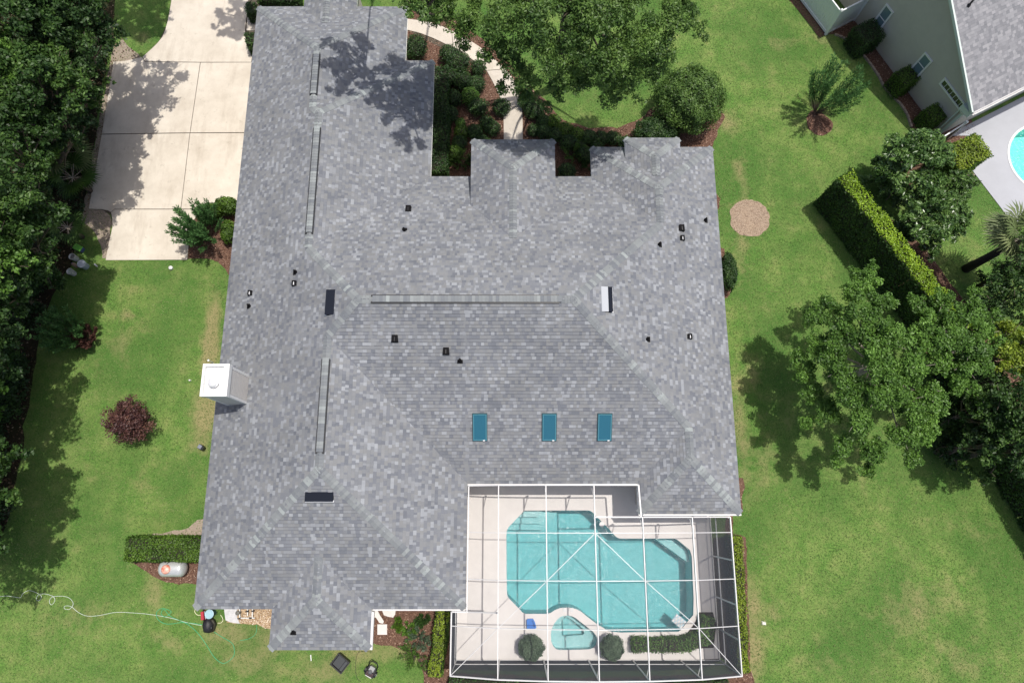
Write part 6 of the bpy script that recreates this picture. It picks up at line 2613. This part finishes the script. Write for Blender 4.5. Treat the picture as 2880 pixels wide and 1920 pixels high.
sheet('south_soil_strip', [P3(180, 1300, .05), P3(2170, 1290, .05), P4(1780, 1230, .05), P4(1900, 1330, .05), (8.9, -6.2), (-2.36, -6.2)], M_soil, 0.056, 0, kind='structure')

# small palms and grasses by the south bed
for i, (px, py, r_, h_, lab, kind) in enumerate([(1172, 1835, .75, .7, 'bright green fern-like palm in the south bed', 'fern'), (1180, 1790, .55, .6, 'grey-green palm above the bright one in the south bed', 'grey'),
                                                 (1150, 1770, .35, .4, 'small weedy plant in the mulch of the south bed', 'yellowoak'), (1125, 1755, .28, .3, 'small weed beside the paving stones', 'box'),
                                                 (1190, 1740, .3, .35, 'small green plant under the eave of the south wall', 'dark')]):
    x, y = U2(px, py, 0)
    root = empty('garden_plant', (x, y, 0), lab, 'plant')
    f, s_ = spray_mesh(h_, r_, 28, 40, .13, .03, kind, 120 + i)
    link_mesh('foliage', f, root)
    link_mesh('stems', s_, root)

# tall palm at the right edge
x, y = U2(2716, 756, 0)
root = empty('fan_palm', (x, y, 0), 'tall fan palm with a dark trunk at the right edge', 'palm')
f, s_ = fan_mesh(26, 1.55, 99, 'palm')
link_mesh('fronds', f, root, (0, 0, 3.9))
link_mesh('stalks', s_, root, (0, 0, 3.9))
b_ = MB()
b_.tube([(0, 0, -.05), (.03, 0, 1.5), (0.02, .02, 3.0), (0, 0, 3.9)], [.22, .18, .17, .13], 12)
b_.build('trunk', mat('palm_bark', (0.06, 0.052, 0.05), .95, noise=.3, scale=20, bump=.6, bscale=25), root, sm=True)
b_ = MB()
for i in range(26):
    a = i * 2.4
    b_.tube([(0.12 * math.cos(a), .12 * math.sin(a), 3.0 + i * .03), (.3 * math.cos(a), .3 * math.sin(a), 2.75 + i * .03)], [.03, .012], 4)
b_.build('leaf_bases', mat('palm_fibre', (0.34, 0.29, 0.17), .9), root)

# ================================================================ SMALL THINGS
# propane tank
c = U(487, 1597, .45)
tank = empty('propane_tank', (c.x, c.y, 0), 'silver propane tank with an orange-red dome in the mulch below the clipped hedge', 'gas tank')
b_ = MB()
prof = []
for i in range(9):
    a = math.pi / 2 * i / 8
    prof.append((.36 * math.sin(a), -.62 + .24 * (1 - math.cos(a)) if False else -.60 + .24 - .24 * math.cos(a)))
prof += [(.36, .36)]
for i in range(1, 9):
    a = math.pi / 2 * i / 8
    prof.append((.36 * math.cos(a), .36 + .24 * math.sin(a)))
b_.lathe((0, 0, 0), prof, 28)
me_ = b_.mesh('shell', mat('silver_paint', (0.60, 0.62, 0.62), .32, metal=.35, noise=.06, scale=6), True)
o_ = link_mesh('shell', me_, tank, (0, 0, .46))
o_.rotation_euler = (0, math.pi / 2, 0)
b_ = MB()
b_.lathe((-.14, -.02, .72), [(.20, 0), (.20, .12), (.16, .17), (.08, .20), (0, .21)], 24)
b_.build('dome', mat('tank_dome_orange', (0.62, 0.11, 0.05), .4, col2=(0.80, 0.55, 0.45), scale=7), tank, sm=True)
for sx in (-.35, .32):
    b_ = MB()
    b_.box((sx - .05, -.25, 0), (sx + .05, .25, .16))
    b_.build('foot', M_alu, tank)
b_ = MB()
b_.tube([(-.14, .2, .8), (-.05, .3, .74), (.02, .4, .5), (.05, .5, .02)], .012, 6)
b_.build('gas_line', M_black, tank)


def bucket(px, py, h, r1, r2, m, label, inner=None, lid=None, rz=0, group='buckets at the edge of the woodland'):
    c = U(px, py, 0)
    root = empty('bucket', (c.x, c.y, 0), label, 'bucket', group)
    b_ = MB()
    b_.lathe((0, 0, 0), [(r1, .01), (r2, h), (r2 + .012, h), (r2 + .012, h - .03), (r2 - .012, h - .03), (r2 - .012, h), (r2 - .02, h - .01), (r1 - .01, .04), (0, .04)], 22)
    b_.build('body', m, root, sm=False)
    if inner:
        b_ = MB()
        b_.lathe((0, 0, 0), [(r2 - .025, h - .08), (0, h - .075)], 22)
        b_.build('contents', inner, root)
    if lid:
        b_ = MB()
        b_.lathe((0, 0, 0), [(r2 + .015, h - .02), (r2 + .02, h + .01), (r2 - .01, h + .018), (r2 - .03, h + .01), (0, h + .012)], 24)
        b_.build('lid', lid, root)
    b_ = MB()
    b_.tube([(r2 + .014, 0, h - .05), (r2 + .08, .06, h * .5), (r2 + .03, .0, h * .35), (r2 + .08, -.06, h * .5), (r2 + .014, -.01, h - .05)], .004, 5)
    b_.build('handle', M_blackmetal, root)


M_bw = mat('bucket_white', (0.62, 0.62, 0.60), .5, noise=.08, scale=12)
bucket(216, 729, .40, .13, .15, M_bw, 'white bucket, upper left of the group below the green tote', mat('grey_contents', (.2, .2, .2), .9, noise=.5, scale=30))
bucket(209, 770, .38, .13, .15, M_bw, 'white bucket with a pale bottom, lowest of the group by the woodland', mat('pale_contents', (.45, .52, .47), .8, noise=.3, scale=30))
bucket(243, 750, .42, .16, .185, mat('bucket_blue_grey', (0.40, 0.45, 0.52), .4), 'lidded blue-grey bucket, the widest of the group by the woodland', None, mat('grey_lid', (.42, .46, .52), .4))
# small brown and purple jug
c = U(210, 745, .1)
b_ = MB()
b_.tube([(-.1, .06, .08), (.12, -.08, .08)], [.09, .08], 12)
b_.cur = 1
b_.tube([(-.16, .10, .08), (-.1, .06, .08)], [.05, .09], 12)
o_ = b_.build('jug', [mat('tan_plastic', (.30, .22, .16), .5), mat('purple_plastic', (.10, .05, .25), .4)], None, loc=(c.x, c.y, 0))
tag(o_, 'small tan jug with a purple cap lying among the buckets', 'jug')
# green tote
c = U(220, 697, .25)
root = empty('storage_tote', (c.x, c.y, 0), 'lime green storage tote at the edge of the woodland above the buckets', 'storage box', rz=-.45)
b_ = MB()
b_.hexa([(-.17, -.11, 0), (.17, -.11, 0), (.17, .11, 0), (-.17, .11, 0), (-.20, -.13, .30), (.20, -.13, .30), (.20, .13, .30), (-.20, .13, .30)])
b_.build('body', mat('tote_body', (0.08, 0.10, 0.25), .4), root)
b_ = MB()
b_.hexa([(-.22, -.145, .30), (.22, -.145, .30), (.22, .145, .30), (-.22, .145, .30), (-.21, -.135, .335), (.21, -.135, .335), (.21, .135, .335), (-.21, .135, .335)])
b_.build('lid', mat('lime_plastic', (0.17, 0.50, 0.06), .4), root)
# white bits
def small(px, py, fn, name, label, cat, m, z=.0, rz=0):
    c = U(px, py, z)
    b_ = MB()
    fn(b_)
    o_ = b_.build(name, m, None, loc=(c.x, c.y, 0), rz=rz)
    tag(o_, label, cat)
    return o_
small(270, 746, lambda b: (b.box((-.09, -.03, 0), (.09, .03, .05)), b.box((.09, -.015, .01), (.13, .015, .04))), 'spray_bottle', 'small white bottle lying on the lawn right of the buckets', 'bottle', M_white, rz=-.7)
small(483, 755, lambda b: (b.lathe((0, 0, 0), [(.09, 0), (.10, .10), (.10, .13), (.07, .15), (.03, .16), (0, .16)], 16)), 'cleanout_cap', 'round white and grey cap in the grass below the driveway', 'pipe cap', mat('worn_white', (.62, .62, .60), .5, noise=.3, scale=20))
small(536, 1070, lambda b: b.lathe((0, 0, 0), [(.045, 0), (.045, .12), (.02, .16), (0, .16)], 10), 'white_stub', 'small white pipe stub in the lawn left of the chimney', 'pipe stub', M_white)
small(2147, 1751, lambda b: b.hexa([(-.10, -.07, 0), (.11, -.09, 0), (.12, .05, 0), (-.07, .09, 0), (-.07, -.04, .09), (.07, -.06, .08), (.07, .03, .10), (-.03, .06, .07)]), 'rock', 'single white rock on the lawn right of the screen enclosure', 'rock', mat('white_stone', (.72, .71, .62), .9, noise=.1, scale=10))
small(600, 1020, lambda b: (b.tube([(0, 0, 0), (0, 0, .5)], .03, 8), b.lathe((0, 0, .5), [(.05, 0), (.05, .06), (0, .07)], 10)), 'vent_stub', 'small white post just above the chimney beside the west wall', 'pipe stub', M_white)
small(875, 1848, lambda b: b.tube([(-.02, .12, .03), (.02, -.12, .03)], .022, 8), 'white_wand', 'short white tube on the grass below the projecting south room', 'tube', M_white)
# black flood lamp by the west wall
c = U(565, 1257, .25)
root = empty('flood_lamp', (c.x, c.y, 0), 'black boxy yard lamp beside the west wall below the chimney', 'lamp', rz=-.5)
b_ = MB()
b_.box((-.13, -.10, .05), (.06, .10, .30))
b_.box((.06, -.08, .10), (.16, .08, .34))
b_.build('housing', M_blackmetal, root)
b_ = MB()
b_.box((-.125, -.085, .301), (.05, .085, .31))
b_.build('lens', mat('grey_glass', (.22, .24, .28), .2), root)
b_ = MB()
b_.box((-.05, -.03, 0), (.02, .03, .05))
b_.build('foot', M_blackmetal, root)

# black tote / folded cart near the south room
c = U(957, 1864, .3)
root = empty('black_crate', (c.x, c.y, 0), 'open black plastic crate on the grass below the projecting south room', 'crate', rz=math.radians(-38))
b_ = MB()
w_, l_ = .30, .27
b_.box((-w_, -l_, 0), (w_, l_, .05))
for (a, bq) in (((-w_, -l_), (w_, -l_ + .03)), ((-w_, l_ - .03), (w_, l_)), ((-w_, -l_ + .03), (-w_ + .03, l_ - .03)), ((w_ - .03, -l_ + .03), (w_, l_ - .03))):
    b_.box((a[0], a[1], .05), (bq[0], bq[1], .36))
b_.build('body', mat('crate_black', (0.014, 0.015, 0.017), .45), root)
b_ = MB()
b_.box((-w_ + .05, -l_ + .05, .28), (w_ - .19, l_ - .05, .31))
b_.build('tray', mat('crate_tray', (0.035, 0.04, 0.043), .4), root)
b_ = MB()
b_.box((w_ - .17, -l_ + .05, .27), (w_ - .05, l_ - .05, .325))
b_.build('panel', mat('crate_panel', (0.05, 0.055, 0.06), .35), root)
b_ = MB()
b_.box((-w_ - .02, -l_ - .02, .355), (w_ + .02, -l_ + .02, .385))
b_.box((-w_ - .02, l_ - .02, .355), (w_ + .02, l_ + .02, .385))
b_.box((-w_ - .02, -l_ + .02, .355), (-w_ + .02, l_ - .02, .385))
b_.box((w_ - .02, -l_ + .02, .355), (w_ + .02, l_ - .02, .385))
b_.build('rim', M_black, root)

# pressure washer
c = U(1046, 1882, .2)
root = empty('pressure_washer', (c.x, c.y, 0), 'wheeled pressure washer with a looped black handle on the south lawn', 'pressure washer', rz=math.radians(-28))
b_ = MB()
b_.tube([(-.20, .08, .3), (-.19, .34, .62), (-.12, .44, .72), (.12, .44, .72), (.19, .34, .62), (.20, .08, .3)], .022, 8)
b_.build('handle', M_black, root, sm=True)
b_ = MB()
b_.box((-.20, -.30, .12), (.20, .10, .17))
b_.tube([(-.2, -.3, .15), (-.2, .1, .3)], .015, 6)
b_.tube([(.2, -.3, .15), (.2, .1, .3)], .015, 6)
b_.build('frame', M_blackmetal, root)
b_ = MB()
b_.box((-.11, -.02, .17), (.11, .17, .42))
b_.build('tank', mat('engine_grey', (.30, .31, .31), .4, metal=.4), root)
b_ = MB()
b_.lathe((0, -.05, .42), [(.09, 0), (.09, .03), (.05, .05), (0, .05)], 16)
b_.build('starter', mat('dark_grey', (.08, .085, .09), .5), root)
b_ = MB()
b_.box((-.15, -.26, .17), (-.01, -.08, .34))
b_.box((.02, -.25, .17), (.16, -.1, .30))
b_.tube([(-.15, -.2, .36), (.16, -.2, .36)], .02, 8)
b_.build('engine', mat('engine_maroon', (.05, .025, .03), .4), root)
for sx in (-.24, .24):
    b_ = MB()
    b_.tube([(sx - .035, -.12, .13), (sx + .035, -.12, .13)], .13, 18)
    wz = b_.build('wheel', M_black, root)
    b_ = MB()
    b_.tube([(sx - .04, -.12, .13), (sx + .04, -.12, .13)], .06, 12)
    b_.build('hub', M_bw, root)
b_ = MB()
b_.tube([(-.14, -.31, .2), (.14, -.31, .2)], .02, 8)
b_.build('bumper', M_bw, root)

# gear at the south-west corner: red toolbox, blue-lidded bucket, bulging black bag
c = U(577, 1727, .3)
root = empty('hose_pump', (c.x, c.y, 0), 'red and black pump beside the blue-lidded bucket under the south-west eave', 'pump', rz=.15)
b_ = MB()
b_.hexa([(-.16, -.22, .1), (.0, -.22, .1), (.0, .16, .1), (-.16, .16, .1), (-.14, -.20, .42), (-.02, -.20, .42), (-.02, .14, .42), (-.14, .14, .42)])
b_.build('housing', mat('red_plastic', (0.42, 0.03, 0.05), .4), root)
b_ = MB()
for k in range(5):
    b_.tube([(.03 + k * .045, -.2 + k * .02, .36), (.0 + k * .045, .16, .40)], .016, 6)
b_.box((0, -.2, .1), (.22, .1, .30))
b_.build('engine', M_blackmetal, root)
b_ = MB()
for k in range(3):
    b_.tube([(.05 + k * .07, -.18, .39), (.03 + k * .07, .15, .42)], .010, 6)
b_.build('rods', M_alu, root)
b_ = MB()
b_.tube([(-.13, -.2, .08), (-.17, -.2, .08)], .08, 12)
b_.tube([(-.13, .15, .08), (-.17, .15, .08)], .08, 12)
b_.build('wheel', M_black, root)
bucket(600, 1722, .42, .15, .175, mat('bucket_dark', (0.03, 0.07, 0.09), .4), 'bucket with a pale blue lid under the south-west eave', None, mat('pale_blue_lid', (.33, .50, .56), .45), group='buckets')
c = U(586, 1757, .25)
root = empty('black_bag', (c.x, c.y, 0), 'bulging black bag on the grass below the red pump', 'bag')
rs = np.random.RandomState(5)
b_ = MB()
for i, (r_, z_) in enumerate([(.20, 0), (.255, .08), (.265, .2), (.24, .32), (.18, .42), (.09, .47), (0, .48)]):
    pass
b_.lathe((0, 0, 0), [(.20, 0), (.255, .08), (.262, .2), (.24, .32), (.18, .42), (.09, .47), (.0, .48)], 26)
me_ = b_.mesh('sack', mat('black_sack', (0.014, 0.013, 0.017), .55, bump=.4, bscale=14), True)
for v in me_.vertices:
    a = math.atan2(v.co.y, v.co.x)
    k = 1 + .05 * math.sin(a * 5) + .03 * math.sin(a * 9 + v.co.z * 9)
    v.co.x *= k * .95
    v.co.y *= k * 1.3
link_mesh('sack', me_, root)
b_ = MB()
b_.tube([(.08, .25, .28), (.2, .2, .34), (.28, .05, .28), (.22, -.2, .18), (.12, -.3, .12)], [.05, .07, .06, .045, .02], 10)
b_.build('fold', mat('olive_black', (0.025, 0.022, 0.012), .6), root, sm=True)
b_ = MB()
b_.hexa([(.12, -.12, .36), (.19, -.1, .33), (.2, .06, .34), (.14, .08, .385), (.12, -.12, .39), (.19, -.1, .36), (.2, .06, .37), (.14, .08, .41)])
b_.build('label_patch', mat('silver_patch', (.55, .55, .58), .4), root)


def hose(pts, r, m, label, z=.03):
    P = []
    n = len(pts)
    for i in range(n - 1):
        p0 = Vector(pts[max(i - 1, 0)] + (0,))
        p1 = Vector(pts[i] + (0,))
        p2 = Vector(pts[i + 1] + (0,))
        p3 = Vector(pts[min(i + 2, n - 1)] + (0,))
        for k in range(6):
            t = k / 6
            q = .5 * ((2 * p1) + (p2 - p0) * t + (2 * p0 - 5 * p1 + 4 * p2 - p3) * t * t + (-p0 + 3 * p1 - 3 * p2 + p3) * t ** 3)
            P.append(U(q.x, q.y, z + .012 * math.sin(i * 1.7 + k * .4)))
    P.append(U(*pts[-1], z))
    b_ = MB()
    b_.tube(P, r, 6)
    o_ = b_.build('hose', m, None, sm=True)
    tag(o_, label, 'hose')


zz = lambda L: [(x / 2.45, 1280 + y / 2.45) for x, y in L]
M_hw = mat('white_hose', (0.62, 0.70, 0.60), .5)
M_hg = mat('green_hose', (0.05, 0.42, 0.20), .45)
hose(zz([(-20, 975), (40, 967), (90, 972), (140, 978), (158, 950), (200, 930), (250, 945), (285, 970), (270, 1000), (250, 990), (265, 960), (310, 953), (365, 970), (378, 1000), (355, 1028), (340, 1005), (360, 975),
         (420, 968), (475, 980), (505, 1020), (480, 1058), (445, 1055), (448, 1037), (490, 1040), (540, 1080), (600, 1105), (680, 1102), (800, 1080), (920, 1084), (1040, 1095), (1180, 1120), (1280, 1148), (1390, 1172)]),
     .010, M_hw, 'thin white hose with three coils snaking across the south-west lawn')
hose(zz([(1395, 1165), (1330, 1155), (1250, 1150), (1150, 1160), (1090, 1130), (1080, 1080), (1120, 1053), (1180, 1075), (1140, 1110), (1110, 1090), (1130, 1060), (1180, 1110), (1290, 1160), (1360, 1220), (1420, 1300), (1470, 1380), (1520, 1425), (1560, 1425),
         (1610, 1380), (1612, 1320), (1590, 1285), (1530, 1250), (1475, 1215)]), .011, M_hg, 'green garden hose looping over the grass by the south-west corner')
hose([(675, 1800), (700, 1795), (718, 1782), (722, 1765), (721, 1755)], .009, M_hg, 'thin green hose curving below the gravel bed')
hose([(565, 1729), (555, 1728), (548, 1720), (549, 1712)], .013, mat('cream_hose', (.78, .76, .50), .5), 'short cream hose curling left of the red pump')
hose([(612, 1751), (622, 1750), (627, 1742), (624, 1733), (620, 1728)], .013, MATS['cream_hose'], 'short cream hose curling right of the black bag')
hose([(1048, 1832), (1012, 1832), (1002, 1850), (1000, 1880), (1004, 1905), (1015, 1916)], .008, M_black, 'thin black hose trailing left of the pressure washer')

# filter pipes on the gravel
pad = fill_poly([(q.x, q.y) for q in PX([(629, 1690), (668, 1690), (668, 1735), (676, 1752), (650, 1748), (636, 1742)])], [], .07, 'equipment_pad', mat('pale_pad', (.55, .54, .54), .9, noise=.15, scale=8), None, thick=.06)
tag(pad, 'pale concrete equipment pad at the left end of the gravel bed', 'concrete pad')
c = U(667, 1723, .3)
root = empty('pool_pump', (c.x, c.y, 0), 'round grey pool pump on the gravel under the south eave', 'pump')
b_ = MB()
b_.lathe((0, 0, 0), [(.09, 0), (.10, .25), (.085, .3), (.03, .32), (0, .32)], 18)
b_.build('body', mat('pump_grey', (.16, .15, .13), .6), root, sm=False)
b_ = MB()
b_.box((-.14, -.02, 0), (-.1, .2, .04))
b_.box((-.1, .16, 0), (.1, .2, .04))
b_.build('base', M_white, root)
c = U(690, 1725, .2)
root = empty('pipework', (c.x, c.y, 0), 'white plastic pipework with black valves on the gravel bed', 'pipes')
def rel(px, py, z=.2):
    q = U(px, py, z)
    return (q.x - c.x, q.y - c.y, z)
for pts in ([rel(674, 1690), rel(674, 1736)], [rel(674, 1737), rel(716, 1737)], [rel(696, 1690), rel(696, 1715), rel(696, 1730)], [rel(712, 1690), rel(709, 1737)]):
    b_ = MB()
    b_.tube(pts, .024, 8)
    b_.build('pipe', M_white, root)
for (px, py) in ((674, 1738), (706, 1737), (696, 1718), (712, 1717)):
    q = rel(px, py, .24)
    b_ = MB()
    b_.tube([(q[0], q[1], .17), (q[0], q[1], .29)], .036, 10)
    b_.box((q[0] - .07, q[1] - .018, .29), (q[0] + .05, q[1] + .018, .315))
    b_.build('valve', M_black, root)
